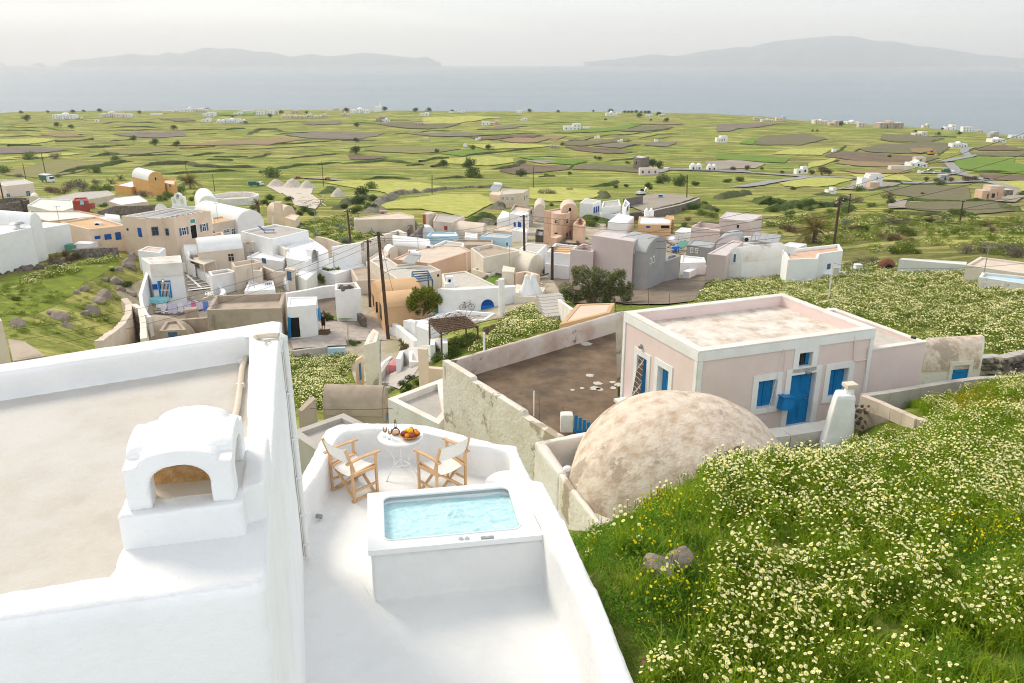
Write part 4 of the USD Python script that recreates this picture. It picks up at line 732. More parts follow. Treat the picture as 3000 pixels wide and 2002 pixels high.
 # ---------- the village, left part
def Hs(name, label, z_, pts, wall, roof, h, **k):return house(name, label, N(z_, *pts), wall, roof, h=h, **k)
def Wn(b, z_, *rects, **k):
 for r in rects:(x0, y0),(x1, y1)=N(z_, r[:2], r[2:4]);opening(b,(x0, y0, x1, y1), **k)
def Vt_(name, label, z_, a, b, c, wall, roof, h, rise, **k):return vault(name, label, *N(z_, a, b, c), wall, roof, h=h, rise=rise, **k)
def Wr(name, label, z_, pts, h, thick, wm, **k):return wall_run(name, label, N(z_, *pts), h, thick, wm, **k)
WP, WT, OC='white_plaster', 'white_trim', 'old_concrete'
b=Hs('pink_cottage', 'pale pink flat-roofed cottage at the left edge with white cornice', 'A',[(45,272),(278,246),(195,212),(-60,236)], 'pink_plaster', 'roof_screed',3.4, trim=WT);Wn(b, 'A',(55,335,85,368),(218,313,252,360), pane='blue_grey_paint')
b=Hs('terrace_house', 'pale greenish-white stepped house below the red building at left', 'A',[(225,432),(480,492),(612,452),(600,388),(330,372)], 'pale_green_plaster', 'pale_green_plaster',3.0)
b=Hs('terrace_house', 'house with orange-stained wall and white roof beside the left white house', 'A',[(232,522),(400,566),(645,540),(880,520),(660,478),(250,478)], 'salmon_plaster', 'pale_green_plaster',2.4)
Vt_('vaulted_shed', 'small cream vaulted shed above the stepped greenish-white house', 'A',(245,405),(320,400),(330,372), 'cream_plaster', 'cream_plaster',2.6,1.3)
b=Hs('red_hut', 'small dark red hut with arched pale blue door at left', 'A',[(607,400),(738,394),(728,366),(622,370)], 'red_plaster', 'red_plaster',2.6);Wn(b, 'A',(668,400,702,428), kind='door', pane='pale_blue_plaster', frame='red_plaster', arch=True)
Wr('red_wall', 'dark red low wall running in front of the red hut', 'A',[(605,440),(780,412)],1.3,.4, 'red_plaster')
b=Hs('white_block_house', 'large white house at the left edge, its blank shaded wall towards us', 'A',[(-260,738),(262,618),(246,594),(-260,610)], WP, WP,4.4, par=.1)
Vt_('white_vault', 'white barrel vault on top of the large left-edge house', 'A',(262,612),(352,588),(40,562), WP, WP,4.6,1.5)
b2=Hs('white_block_house', 'white house with one small blue window next to the dark rubble bank', 'A',[(265,640),(578,588),(372,572),(252,602)], WP, WP,3.6, par=.06);Wn(b2, 'A',(330,755,372,820), pane='blue_grey_paint', frame=None, bars=False)
q=at(N('A',(143,590)),5.2);c_=thing('chimney_cap', 'flat grey chimney cap on the vault of the left white house', 'chimney', q);part(c_, 'flue', lathe([(0,-1.2),(.25,-1.2),(.25,0),(0,0)],14, q), WP);part(c_, 'cap', lathe([(0,0),(.75,0),(.85,.1),(.5,.28),(0,.3)],18, q), 'grey_metal')
q=at(N('A',(70,500)));rg=thing('round_ruin', 'ruined round stone enclosure behind the left white house', 'ruin', q);ann_=Point(q[0]-1, q[1]+2).buffer(4.6,14).difference(Point(q[0]-1, q[1]+2).buffer(4.0,14));m_=extrude(ann_, q[2]-2, q[2]+2.6);m_=m_.subdivide_to_size(.7);part(rg, 'masonry', lumpy(m_,.18,1.1,3), 'stone_wall')
b=Hs('peach_row_house', 'long low peach house with three blue doors behind a flower patch', 'A',[(740,634),(1050,600),(800,524),(500,572)], 'peach_plaster', 'ochre_plaster',2.9);Wn(b, 'A',(790,688,840,715),(872,673,932,720),(963,657,1012,722), kind='door', pane='dark_blue_paint', frame=None)
q=at(N('A',(828,600)),3.0);ac=thing('air_conditioner', 'white air conditioner box on the long peach roof', 'air conditioner', q);part(ac, 'case', box(q,(1.1,.5,.9)), 'white_metal');part(ac, 'fan_grille', tube([q+[-.15,-.26,0], q+[-.15,-.3,0]],.33,16), 'black_metal')
b=Hs('peach_villa', 'two-storey peach villa with dark shutters and slatted roof, left of centre', 'A',[(1015,522),(1213,548),(1352,535),(1447,538),(1757,480),(1440,452)], 'peach_plaster', 'dark_wood',5.2, par=.3);pv=b
Wn(b, 'A',(1272,618,1318,680),(1388,632,1406,680), shutter=None, pane='dark_glass', frame='blue_grey_paint');Wn(b, 'A',(1520,620,1552,680),(1690,588,1718,648), shutter='blue_grey_paint', frame=WT);Wn(b, 'A',(1593,598,1642,708), kind='door', pane='dark_opening', frame=WT);Wn(b, 'A',(1587,549,1628,582), pane='green_tarp', frame=WT, bars=False);Wn(b, 'A',(1057,625,1074,645), bars=False, frame=None);Wn(b, 'A',(1152,622,1184,697), kind='door', pane='dark_blue_paint', frame=None)
for t in np.linspace(0,1,9):e0, e1_=atz(line_ext(N('A',(1055,520)), N('A',(1435,455)), t), b['z']+.12), atz(line_ext(N('A',(1340,543)), N('A',(1690,490)), t), b['z']+.12);part(pv, 'roof_slat', obox(e0, e1_,.15,.12), WT)if isinstance(pv, str)else part(pv['t'], 'roof_slat', obox(e0, e1_,.15,.12), WT)
def dish(z_, p, h, r, label, yaw=-1.9):
 q=at(N(z_, p), h);t=thing('satellite_dish', label, 'satellite dish', q);u, v=np.meshgrid(np.linspace(0,2*math.pi,21), np.linspace(0,1,5), indexing='ij');g=grid_mesh(r*v*np.cos(u), r*.22*v**2, r*v*np.sin(u));a=math.cos(yaw+math.pi/2), math.sin(yaw+math.pi/2)
 V=g.vertices;V=np.c_[V[:,0]*a[0]-V[:,1]*a[1], V[:,0]*a[1]+V[:,1]*a[0], V[:,2]]+V[:,1:2]*0;g.vertices=V+q;g2=g.copy();g2.invert();part(t, 'reflector',[g, g2], 'white_metal', smooth=True);part(t, 'mast', tube([q-[0,0, r+.6], q],.05,6), 'grey_metal');part(t, 'feed_arm', tube([q-[0,0, r*.8], q+np.array([-a[1], a[0],0])*-r*.7],.025,5), 'grey_metal')
dish('A',(1340,492),5.9,1.25, 'large white satellite dish on the peach villa roof');dish('D',(557,1290),3.4,.75, 'white satellite dish on the right vaulted white house');dish('B',(1980,815),3.2,.55, 'small satellite dish on a cream parapet in mid village')
Hs('balcony_terrace', 'peach balcony terrace in front of the peach villa door', 'A',[(1590,735),(1872,676),(1850,652),(1600,712)], 'peach_plaster', 'peach_plaster',3.3, par=.6, cat='terrace')
q=at(N('A',(1715,705)),2.8);bn=thing('garden_bench', 'dark wooden bench on the peach villa balcony', 'bench', q);[part(bn, 'slat', box(q+[0,.25+.02*k,.45+.22*k],(2.6,.05,.12),.2), 'dark_wood')for k in range(3)];part(bn, 'seat', box(q+[0,0,.42],(2.6,.6,.06),.2), 'dark_wood');[part(bn, 'leg', box(q+[s*1.2, s*.24,.2],(.08,.5,.42),.2), 'dark_wood')for s in(-1,1)]
Wr('garden_wall', 'peach garden wall below the left corner of the peach villa', 'A',[(1070,722),(1238,700)],1.4,.3, 'peach_plaster');Wr('garden_wall', 'peach garden wall with rounded end below the villa window', 'A',[(1372,740),(1470,722),(1530,720),(1560,765)],1.5,.3, 'peach_plaster')
# bell gable and church
q=at(N('A',(1505,432)),0);zq=at(N('A',(1505,420)),3.4);bg=thing('bell_gable', 'white bell gable with three arches above the peach villa', 'belfry', zq);s_=np.linalg.norm(zq)/F/2.851;wg, hg=98*s_,95*s_
oc=lambda c, r, b_, t:Polygon([(c-r, b_),(c+r, b_)]+[(c+r*math.cos(a), t+r*math.sin(a))for a in np.linspace(0, math.pi,10)])
sil=Polygon([(-wg/2,-3),(wg/2,-3),(wg/2, hg*.55),(wg*.3, hg*.62)]+[(wg*.27*math.cos(a), hg*.62+wg*.27*math.sin(a))for a in np.linspace(0, math.pi,12)]+[(-wg/2, hg*.55)]).difference(oc(-.3*wg,.11*wg,.05*hg,.34*hg)).difference(oc(.3*wg,.11*wg,.05*hg,.34*hg)).difference(oc(0,.12*wg,.42*hg,.68*hg))
g=trimesh.creation.extrude_polygon(sil,.9);V=g.vertices;g.vertices=np.c_[V[:,0],-V[:,2], V[:,1]]+zq;g.fix_normals();part(bg, 'arcade', g, WP);part(bg, 'bell', lathe([(0,0),(.3,0),(.2,.3),(0,.5)],12, zq+[0,-.45, hg*.55]), 'grey_metal')
Vt_('church', 'white barrel-vaulted church behind the peach villa roof', 'A',(1660,462),(1845,470),(1800,400), WP, WP,3.0,2.6, cat='church')
Wr('church_wall', 'white wall below the bell gable', 'A',[(1445,440),(1660,440)],3.0,.6, WP)
Vt_('vaulted_house', 'white house of low vaults right of the peach villa', 'A',(1985,600),(2205,575),(1830,490), WP, WP,3.0,2.2)
b=Hs('annex', 'beige annex with brown roof joined to the right side of the peach villa', 'A',[(1775,588),(1990,545),(1885,520),(1765,535)], 'beige_plaster', 'ochre_plaster',3.2);Wn(b, 'A',(1935,628,1965,680),(1870,635,1915,660), pane='blue_grey_paint')
q=at(N('A',(1935,430)));rg=thing('threshing_floor', 'round stone threshing floor with pale wall behind the white vaults', 'ruin', q);m_=extrude(Point(q[0], q[1]+3).buffer(6.2,20).difference(Point(q[0], q[1]+3).buffer(5.5,20)), q[2]-2, q[2]+2.0).subdivide_to_size(.8);part(rg, 'masonry', lumpy(m_,.12,1,7), 'old_white_plaster');part(rg, 'floor', extrude(Point(q[0], q[1]+3).buffer(5.6,20), q[2]-1, q[2]+.9), 'beige_plaster')
b=Vt_('vaulted_house', 'long white vault over beige walls beside the white canopy', 'A',(2035,792),(2012,742),(1640,778), 'beige_plaster', WP,3.2,1.5);Wn(b, 'A',(1907,838,1952,898), frame='beige_plaster')
Vt_('vaulted_house', 'short low white vault left of the long beige-walled one', 'A',(1760,845),(1745,798),(1530,806), 'beige_plaster', WP,2.6,1.0)
q=[at(p,2.5)for p in N('A',(1560,882),(1700,928),(1797,892),(1690,857))];cn=thing('canopy', 'white fabric canopy on posts beside the vaulted beige house', 'canopy', q[1]);part(cn, 'cover', trimesh.Trimesh([*[p for p in q], *[p-[0,0,.08]for p in q]],[(0,1,2),(0,2,3),(4,6,5),(4,7,6),(0,5,1),(0,4,5),(1,6,2),(1,5,6),(2,7,3),(2,6,7),(3,4,0),(3,7,4)]), 'cream_plaster');[part(cn, 'post', tube([p-[0,0,2.6], p],.06,6), 'cream_plaster')for p in q]
# house with blue door
b=Hs('blue_door_house', 'white house with stained upper wall and blue-framed barred door', 'L',[(595,165),(1228,130),(1200,-10),(420,40)], WP, 'weathered_roof',4.6, par=0)
f0_, f1_=b['P'][0], b['P'][1]
e=edge_of(b, N('L',(900,600)));a_, c_=b['P'][e[1]], b['P'][(e[1]+1)%len(b['P'])];zz=onplane(N('L',(900,395)), a_, c_)[2];nn=np.array([-(c_-a_)[1],(c_-a_)[0],0]);nn/=np.linalg.norm(nn);nn=nn if nn[1]<0 else-nn
part(b['t'], 'upper_wall', obox(np.r_[a_[:2],(zz+b['z'])/2]+nn*.03, np.r_[c_[:2],(zz+b['z'])/2]+nn*.03,.1, b['z']-zz), 'old_white_plaster')
dpth=opening(b,(*N('L',(812,522)), *N('L',(985,830))), kind='door', pane='dark_opening', frame='blue_paint', trimw=.22)
d_=(c_-a_)/np.linalg.norm(c_-a_)
for x in np.linspace(818,978,7):p0, p1=onplane(N('L',(x,525)), a_, c_)+nn*.06, onplane(N('L',(x+20,828)), a_, c_)+nn*.06;part(dpth, 'door_bar', obox(p0, p1,.05,.05), WT)
for y in(530,672,825):p0, p1=onplane(N('L',(812, y)), a_, c_)+nn*.07, onplane(N('L',(988, y)), a_, c_)+nn*.07;part(dpth, 'door_rail', obox(p0, p1,.05,.09), WT)
p0=onplane(N('L',(700,607)), a_, c_);part(b['t'], 'wall_cabinet', obox(p0-d_*.27+nn*.08, p0+d_*.27+nn*.08,.16,.62), 'dark_blue_paint')
p0=onplane(N('L',(852,480)), a_, c_)+nn*.15;lm=part(b['t'], 'porch_lamp', lathe([(0,.12),(.09,.1),(.11,0),(.05,.02)],10, p0), 'black_metal');LK['lit_bulb']=usdkit.material(stage, W+'/Looks/lit_bulb', {'e':('emission', dict(color=(1,.55,.15), strength=3.0))},[], surface='e.emission');part(lm, 'bulb', ball(p0-[0,0,.05],.07,1), 'lit_bulb')
Wr('courtyard_wall', 'white wall curving down along the left of the blue door courtyard', 'L',[(590,190),(480,520),(410,760),(440,960),(520,1130),(590,1200)],2.7,.35, WP)
def ground_patch(name, z_, pts, m, lift=.05, n=1.2, kind='structure'):
 Q=[at(p)for p in N(z_, *pts)];pg=Polygon([q[:2]for q in Q]).buffer(0);x0, y0, x1, y1=pg.bounds;step=max(n,(x1-x0)/60)
 tri=[];xs=np.arange(x0, x1+step, step);ys=np.arange(y0, y1+step, step);V, Fs=[],[]
 for gx0 in xs[:-1]:
  for gy0 in ys[:-1]:
   c=pg.intersection(Polygon([(gx0, gy0),(gx0+step, gy0),(gx0+step, gy0+step),(gx0, gy0+step)]))
   for g in(c.geoms if hasattr(c, 'geoms')else[c]):
    if g.geom_type=='Polygon' and g.area>1e-4:
     co=np.array(g.exterior.coords)[:-1];o=len(V);V+=[(x, y)for x, y in co];Fs+=[(o, o+k, o+k+1)for k in range(1, len(co)-1)]
 V=np.array(V);z=terr(V[:,0], V[:,1])+lift;me=trimesh.Trimesh(np.c_[V, z], Fs);
 if me.face_normals[:,2].mean()<0:me.invert()
 return struct(name, me, m, kind=kind)
mat('painted_white',(.74,.73,.71), bump=0);mat('dark_paving',(.20,.175,.15),(.27,.24,.21), scale=1.5, bump=.3)
ground_patch('courtyard_paving', 'L',[(620,900),(1360,870),(1345,700),(1280,290),(1420,350),(1700,510),(1870,650),(2000,780),(1710,1060),(690,1150)], 'dark_paving',.12)
def gline(z_, pts, w, m='painted_white', lift=.16):
 Q=[at(p)for p in N(z_, *pts)];return[obox([*a[:2], T(*a[:2])+lift],[*c[:2], T(*c[:2])+lift], w,.02)for a, c in zip(Q[:-1], Q[1:])]
gl=gline('L',[(1350,700),(1860,640)],.5)+gline('L',[(700,1135),(1700,1060)],.35)+gline('L',[(1330,400),(1610,650)],.3)
for y0, x0, x1, y1 in((325,1285,1340,318),(390,1300,1420,370),(465,1310,1550,425),(530,1330,1660,487),(595,1345,1730,545),(660,1345,1800,605)):gl+=gline('L',[(x0, y0),(x1, y1)],.22)
for t in range(5):c0, a=(1765,765), t*1.257;gl+=gline('L',[(c0[0]+18*math.cos(a)+62*math.cos(a+s)*(1-abs(s)*.0)-0, c0[1]+9*math.sin(a)+33*math.sin(a+s))if abs(s)>.01 or True else 0 for s in np.linspace(-.45,.45,5)],.16)+gline('L',[c0,(c0[0]+80*math.cos(a-.45), c0[1]+42*math.sin(a-.45))],.16)+gline('L',[c0,(c0[0]+80*math.cos(a+.45), c0[1]+42*math.sin(a+.45))],.16)
gl+=gline('L',[(1640,860),(1750,830)],.2)+gline('L',[(880,1120),(960,900)],.25)+gline('L',[(1010,1110),(1130,890)],.25)+gline('L',[(740,1090),(1050,1060)],.2)+gline('L',[(1250,930),(1330,905),(1400,930)],.18)+gline('L',[(1420,920),(1480,905),(1530,930)],.18)
struct('painted_lines', gl, 'painted_white')
Wr('stair_parapet', 'curving white parapet descending beside the painted steps', 'L',[(1245,140),(1400,185),(1560,260),(1700,345),(1850,470),(1960,580),(2050,690),(2010,760)],1.2,.45, WP)
# laundry
cl_=[at(N('L',(690,945)),1.75), at(N('L',(1830,880)),1.75)]
t=thing('washing_line', 'washing line strung across the painted courtyard', 'line', cl_[0]);part(t, 'line', tube([cl_[0],(cl_[0]+cl_[1])/2-[0,0,.1], cl_[1]],.012,4), WT);[part(t, 'post', tube([p-[0,0,1.8], p+[0,0,.2]],.03,6), 'grey_metal')for p in cl_]
cx_=lambda x:line_ext(cl_[0], cl_[1],(x-690)/1140)-[0,0,.03]
for i,(x0, x1, drop_, m, lab)in enumerate(((715,915,.45, 'white_cloth', 'white towel hanging first from the left on the washing line'),(790,855,1.15, 'white_cloth', 'narrow white cloth hanging low near the left end of the washing line'),(925,1115,1.2, 'lilac_cloth', 'wide pale lilac sheet on the washing line'),(1125,1240,1.1, 'white_cloth', 'white shirt left of the middle of the washing line'),(1250,1395,1.1, 'lilac_cloth', 'pale lilac cloth directly left of the pink one'),(1400,1490,1.45, 'pink_cloth', 'bright pink cloth on the washing line'),(1495,1620,.9, 'lilac_cloth', 'short lilac cloth directly right of the pink one'),(1632,1730,1.2, 'blue_cloth', 'bright blue cloth on the washing line'),(1738,1810,.7, 'lilac_cloth', 'short pale cloth at the right end of the washing line'))):
 a0, a1=cx_(x0), cx_(x1);X, Zg=np.meshgrid(np.linspace(0,1,12), np.linspace(0,1,7), indexing='ij');V=a0+X[..., None]*(a1-a0);q=rnd(i);V=V+np.stack([0*X,.07*np.sin(X*14+i)*Zg,-drop_*Zg*(1+.06*np.sin(X*9+i))],-1)
 gm=grid_mesh(V[...,0], V[...,1], V[...,2]);g2=gm.copy();g2.invert();g2.vertices=g2.vertices+[0,.008,0];solo('laundry',[gm, g2], m, lab, 'laundry', smooth=True)
q=at(N('L',(745,960)));t=thing('garden_table', 'table with turquoise cloth in the blue door courtyard', 'table', q);part(t, 'tablecloth', lumpy(box(q+[0,0,.55],(2.4,1.3,.45),.1).subdivide().subdivide(),.05,2), 'turquoise_cloth');[part(t, 'leg', box(q+[sx_*1.05, sy_*.5,.2],(.07,.07,.5)), 'dark_wood')for sx_ in(-1,1)for sy_ in(-1,1)]
q=at(N('L',(690,1065)));solo('broom',[tube([q, q+[-.9,.3,1.5]],.02,5), ball(q+[.05,0,.1],(.2,.1,.12),1)], 'yellow_plastic', 'yellow-headed broom leaning at the left end of the courtyard', 'broom')
# old concrete house and ruins
b=house('concrete_house', 'old brown concrete house with sunken flat roof in front of the courtyard',[*N('A',(1725,1308)), ]if 0 else[N('A',(1725,1308)), N('B',(352,1292)), N('B',(388,1162)), N('A',(1795,1187))], OC, OC, h=3.6, par=.7, pt=.35)
q=at(N('A',(1998,1440)),1.0);cr=thing('plastic_crate', 'yellow plastic crate beside the brown concrete house wall', 'crate', q);part(cr, 'tray', arr(M(box(q,(.85,.6,.5)))-M(box(q+[0,0,.1],(.77,.52,.5)))), 'yellow_plastic');part(cr, 'rim',[box(q+[0, s*.3,.25],(.9,.05,.06))for s in(-1,1)], 'yellow_plastic')
solo('downpipe', tube([onplane(N('A',(1783,1345)), b['P'][0], b['P'][1])+[0,-.12,0], onplane(N('A',(1788,1450)), b['P'][0], b['P'][1])+[0,-.12,0]],.07,6), 'grey_metal', 'dark pipe on the front wall of the brown concrete house', 'pipe')
b=Hs('ruined_room', 'roofless beige ruin with a shuttered opening below the courtyard', 'A',[(1330,1482),(1556,1472),(1490,1392),(1385,1402)], OC, OC,2.3, par=.25);Wn(b, 'A',(1405,1492,1482,1535), pane='blue_grey_paint', frame=None)
Wr('ruin_wall', 'crumbling brown wall below the courtyard', 'A',[(1205,1418),(1340,1400),(1560,1385),(1720,1370)],1.6,.5, OC, lump=.1)
q=at(N('A',(1605,1430)));solo('ruined_pillar', lumpy(rounded(M(box(q+[0,.3,.7],(1.4,1.2,2.3),.3)),.2,3),.12,1.6), OC, 'stump of a ruined masonry pillar at the courtyard edge', 'ruin', smooth=50)
Wr('curved_wall', 'tall curved plaster wall below the grassy mound at left', 'A',[(1040,1215),(1075,1260),(1070,1340),(1010,1430),(920,1500),(830,1560)],3.2,.6, 'beige_plaster', lump=.08, seg=1.5)
w_, Q=Wr('plaster_house_wall', 'tall peeling wall with blue door beside the curved wall', 'A',[(1120,1262),(1175,1300),(1195,1420),(1198,1540)],3.6,.5, 'peeling_plaster', lump=.05, seg=1.5)
a_, c_=Q[1], Q[-1];p0, p1=at(N('A',(1078,1525))), at(N('A',(1104,1525)));part(w_, 'door', box((p0+p1)/2+[0,0,1.0],(1.0,.12,2.0),.5), 'dark_blue_paint')
q=at(N('A',(1245,1540)));solo('brown_dome', ball(q+[0,1,-.6],(4.4,3.2,2.6),3), OC, 'low brown plaster dome just behind the left parapet', 'dome', smooth=True)
Hs('concrete_roof', 'grey-brown sloping concrete roof below the grassy mound', 'E',[(100,412),(352,372),(185,262),(60,245)], OC, OC,1.6, par=0, cat='roof')
house('plaster_corner', 'pale plaster house corner at the left edge of the picture',[(6,940),(-90,960),(-90,890),(-20,905)], 'beige_plaster', 'beige_plaster', z=-13.5, par=.1)
solo('cave_house_wall', lumpy(box((0,0,0),(.1,.1,.1)),0,1), OC, 'x', 'x')if 0 else None
# ---------- village, centre
b=Hs('white_terrace_house', 'white house with broad grey roof terrace in the village centre-left', 'B',[(270,716),(580,642),(300,590),(15,650)], WP, 'concrete',4.4, par=.3)
b=Hs('arched_house', 'white stepped house with arched windows below the grey roof terrace', 'B',[(395,872),(560,905),(745,812),(700,772),(585,700),(400,775)], WP, WP,3.2, par=.15);Wn(b, 'B',(425,825,460,843),(502,822,555,858), arch=True, bars=False);Wn(b, 'B',(610,845,650,905), kind='door', pane='grey_metal', frame='stained_parapet', arch=True)
Hs('stair_block', 'white stepped block at the right end of the arched house', 'B',[(560,800),(660,815),(665,790),(600,782)], WP, WP,4.1, par=.1)
b=Hs('low_house', 'low white house with dark doorway in front of the old plaster wall', 'B',[(65,862),(360,902),(395,862),(180,812)], WP, WP,2.4, par=.2);Wn(b, 'B',(192,875,226,918), kind='door', pane='blue_grey_paint', frame=None)
Wr('old_wall', 'old stained plaster wall with buttress below the grey roof terrace', 'B',[(15,745),(130,735),(265,722),(400,800)],3.4,.5, 'peeling_plaster', seg=2, lump=.04)
Wr('alley_wall', 'long curving beige wall along the village alley', 'B',[(195,942),(300,985),(385,990),(470,985)],2.0,.4, 'beige_plaster');Wr('alley_wall', 'white sloping wall rising right beside the arched house', 'B',[(470,985),(600,935),(700,895),(790,872)],1.8,.4, WP)
b=Hs('gate_house', 'beige gateway with grey door in the alley wall', 'B',[(383,962),(460,978),(474,958),(400,944)], 'beige_plaster', 'beige_plaster',2.9, par=0);Wn(b, 'B',(402,985,438,1060), kind='door', pane='blue_grey_paint', frame=None)
Hs('white_hut', 'white hut with pitched shapes right of the beige gateway', 'B',[(480,1015),(560,1062),(650,985),(520,962)], 'pale_green_plaster', WP,2.2, par=0)
Vt_('low_vault', 'low white vault below the beige gateway', 'B',(395,1105),(560,1100),(520,1060), WP, WP,.8,1.2)
def railing(name, label, z_, pts, h, m, gap=.35, slat=False, cat='railing'):
 Q=[at(p, h)for p in N(z_, *pts)];t=thing(name, label, cat, Q[0]-[0,0, h])
 for a, c in zip(Q[:-1], Q[1:]):
  part(t, 'top_rail', obox(a, c,.05,.06), m);part(t, 'bottom_rail', obox(a-[0,0, h*.8], c-[0,0, h*.8],.04,.05), m);n=max(2, int(np.linalg.norm(c-a)/gap))
  for k in range(n+1):p=a+(c-a)*k/n;part(t, 'slat' if slat else 'baluster', obox(p+[0,0,.12 if slat else 0], p-[0,0, h*.95],.14 if slat else .035,.035, up=(c-a)), m)
 return t
railing('railing', 'dark teal iron railing along the low vault', 'B',[(60,1120),(200,1105)],.9, 'blue_grey_paint');railing('railing', 'dark blue lattice railing on the roof edge right of the blue gate', 'B',[(340,1110),(440,1085),(490,1090)],.9, 'blue_grey_paint');railing('railing', 'dark iron railing descending by the white steps', 'A',[(1980,1050),(2110,1090)],.9, 'blue_grey_paint')
railing('picket_gate', 'small blue picket gate by the low vault', 'B',[(220,1092),(272,1082)],1.1, 'dark_blue_paint',.22, True, 'gate');railing('picket_gate', 'blue picket gate between white walls beside the near utility pole', 'B',[(1336,1375),(1410,1370)],1.2, 'dark_blue_paint',.24, True, 'gate');railing('picket_gate', 'teal picket gate under the yellow-green tree', 'B',[(1650,1288),(1722,1280)],1.2, 'turquoise_paint',.24, True, 'gate')
# barns and walled garden
Hs('stone_barn', 'long low stone barn roof at the top of the walled garden', 'B',[(965,552),(1460,545),(1465,522),(1335,490),(960,535)], 'beige_plaster', 'beige_plaster',2.2, par=.15)
b=Hs('stone_hut', 'small stone hut with dark red door above the long barn', 'B',[(1168,482),(1236,484),(1240,474),(1180,470)], OC, OC,2.4, par=0);Wn(b, 'B',(1190,490,1215,510), kind='door', pane='red_plaster', frame=None)
b=Hs('stone_hut', 'tall beige hut with dark red door beside the yellow flower terrace', 'B',[(1535,500),(1585,510),(1645,494),(1600,484)], 'beige_plaster', 'beige_plaster',3.6, par=0);Wn(b, 'B',(1537,512,1560,590), kind='door', pane='red_plaster', frame=None)
b=Hs('stone_house', 'wide beige stone house with small dark red door right of the tall hut', 'B',[(1622,562),(1775,578),(1885,522),(1650,505)], 'beige_plaster', 'concrete',3.0, par=.15);Wn(b, 'B',(1714,606,1742,642), kind='door', pane='red_plaster', frame=None)
Wr('garden_wall', 'rough plaster wall along the lower edge of the walled garden', 'B',[(655,692),(750,715),(845,750)],2.6,.4, 'beige_plaster', lump=.06, seg=2)
b, Q=Wr('white_facade', 'white gable wall with one pink-framed window below the walled garden', 'B',[(790,780),(880,765),(1000,746)],4.4,.5, WP)
bb=dict(t=b, P=[Q[0], Q[-1]], z=Q[0][2]+2);Wn(bb, 'B',(953,832,975,880), frame='pink_plaster')
Wr('old_wall', 'high weathered plaster wall behind the utility poles', 'B',[(1000,748),(1160,695),(1330,640),(1388,665)],4.0,.5, 'peeling_plaster', lump=.08, seg=2)
Wr('stone_wall', 'dry stone wall climbing beside the walled garden', 'B',[(1385,655),(1430,600),(1470,560)],1.8,.6, 'stone_wall', lump=.15, seg=1.5);Wr('stone_wall', 'second dry stone wall with bushes right of the walled garden', 'B',[(1400,725),(1470,660),(1530,598)],2.4,.6, 'stone_wall', lump=.15, seg=1.5)
b=Vt_('vaulted_house', 'wide white flat vault over cream wall behind the utility poles', 'B',(1605,800),(1588,752),(1280,718), 'cream_plaster', WP,2.6,.9)
b=Vt_('vaulted_hut', 'small cream vaulted hut with tiny window under the weathered wall', 'B',(1248,842),(1328,818),(1285,795), 'cream_plaster', WP,2.2,.8);Wn(b, 'B',(1242,838,1256,865), frame=None, bars=False)
Hs('brown_roof_house', 'broad flat house with brown screed roof in the village centre', 'B',[(1600,920),(1946,812),(1850,772),(1700,765),(1480,800),(1285,882)], 'salmon_plaster', 'beige_plaster',3.0, par=.12);Hs('white_roof_house', 'white-rimmed roof behind the broad brown roof', 'B',[(1612,772),(1870,786),(1882,748),(1720,726)], WP, 'roof_screed',2.9, par=.3);Hs('brown_roof_house', 'low grey-brown roof left of the pale blue house', 'B',[(1780,718),(1900,765),(2122,762),(2120,722)], OC, OC,2.6)
b=Hs('solar_roof_house', 'white flat-roofed house with a solar water heater', 'B',[(1330,1058),(1686,974),(1545,906),(1330,930),(1245,874),(1088,892)], 'cream_plaster', 'roof_screed',3.3, par=.2);Wn(b, 'B',(1655,1008,1672,1030), frame=None, bars=False)
def solar(z_, p, h, label, s=1., yaw=0.):
 q=at(N(z_, p), h);t=thing('solar_heater', label, 'solar heater', q);R=lambda v:q+np.array([v[0]*math.cos(yaw)-v[1]*math.sin(yaw), v[0]*math.sin(yaw)+v[1]*math.cos(yaw), v[2]])*s
 part(t, 'tank', tube([R((-.75,.7,1.1)), R((-.7,.7,1.1)), R((.7,.7,1.1)), R((.75,.7,1.1))],[.2*s,.3*s,.3*s,.2*s],14), 'white_metal', smooth=40);part(t, 'collector', obox(R((0,-.8,.15)), R((0,.6,.95)),1.9*s,.09*s), 'grey_roof');[part(t, 'stand', obox(R((x,.65,0)), R((x,.65,1.0)),.05,.05, up=(1,0,0)), 'grey_metal')for x in(-.6,.6)]
solar('B',(1450,915),3.3, 'solar water heater with white tank on the central white roof',1.0,-.6);solar('C',(150,318),3.6, 'tall solar panel with white tank at the left end of the peach house',1.5,-.5)
for i,(r_, lab)in enumerate((((810,480), ''), )):pass
# ochre vaults with tall doors
v1=Vt_('ochre_vault_house', 'back ochre vault of the twin-vaulted house with tall doors', 'B',(1168,1198),(1106,1105),(1450,1075), 'ochre_plaster', 'ochre_plaster',3.0,1.0);v2=Vt_('ochre_vault_house', 'front ochre vault of the twin-vaulted house next to the yellow-green tree', 'B',(1216,1292),(1170,1200),(1510,1165), 'ochre_plaster', 'ochre_plaster',3.0,.9)
Wn(v1, 'B',(1117,1185,1128,1272), kind='door', pane='dark_wood', frame=None);Wn(v1, 'B',(1143,1240,1160,1330), kind='door', pane='dark_wood', frame=None);Wn(v2, 'B',(1177,1262,1192,1380), kind='door', pane='dark_wood', frame=None)
R0=[at(p,3.4)for p in N('B',(1447,1000),(1580,992),(1482,1082),(1616,1062))];pg_=thing('pergola', 'blue wooden roof pergola beside the yellow-green tree', 'pergola', R0[2])
zpg=np.mean([r[2]for r in R0]);R0=[atz(p, zpg)for p in N('B',(1447,1000),(1580,992),(1482,1082),(1616,1062))]
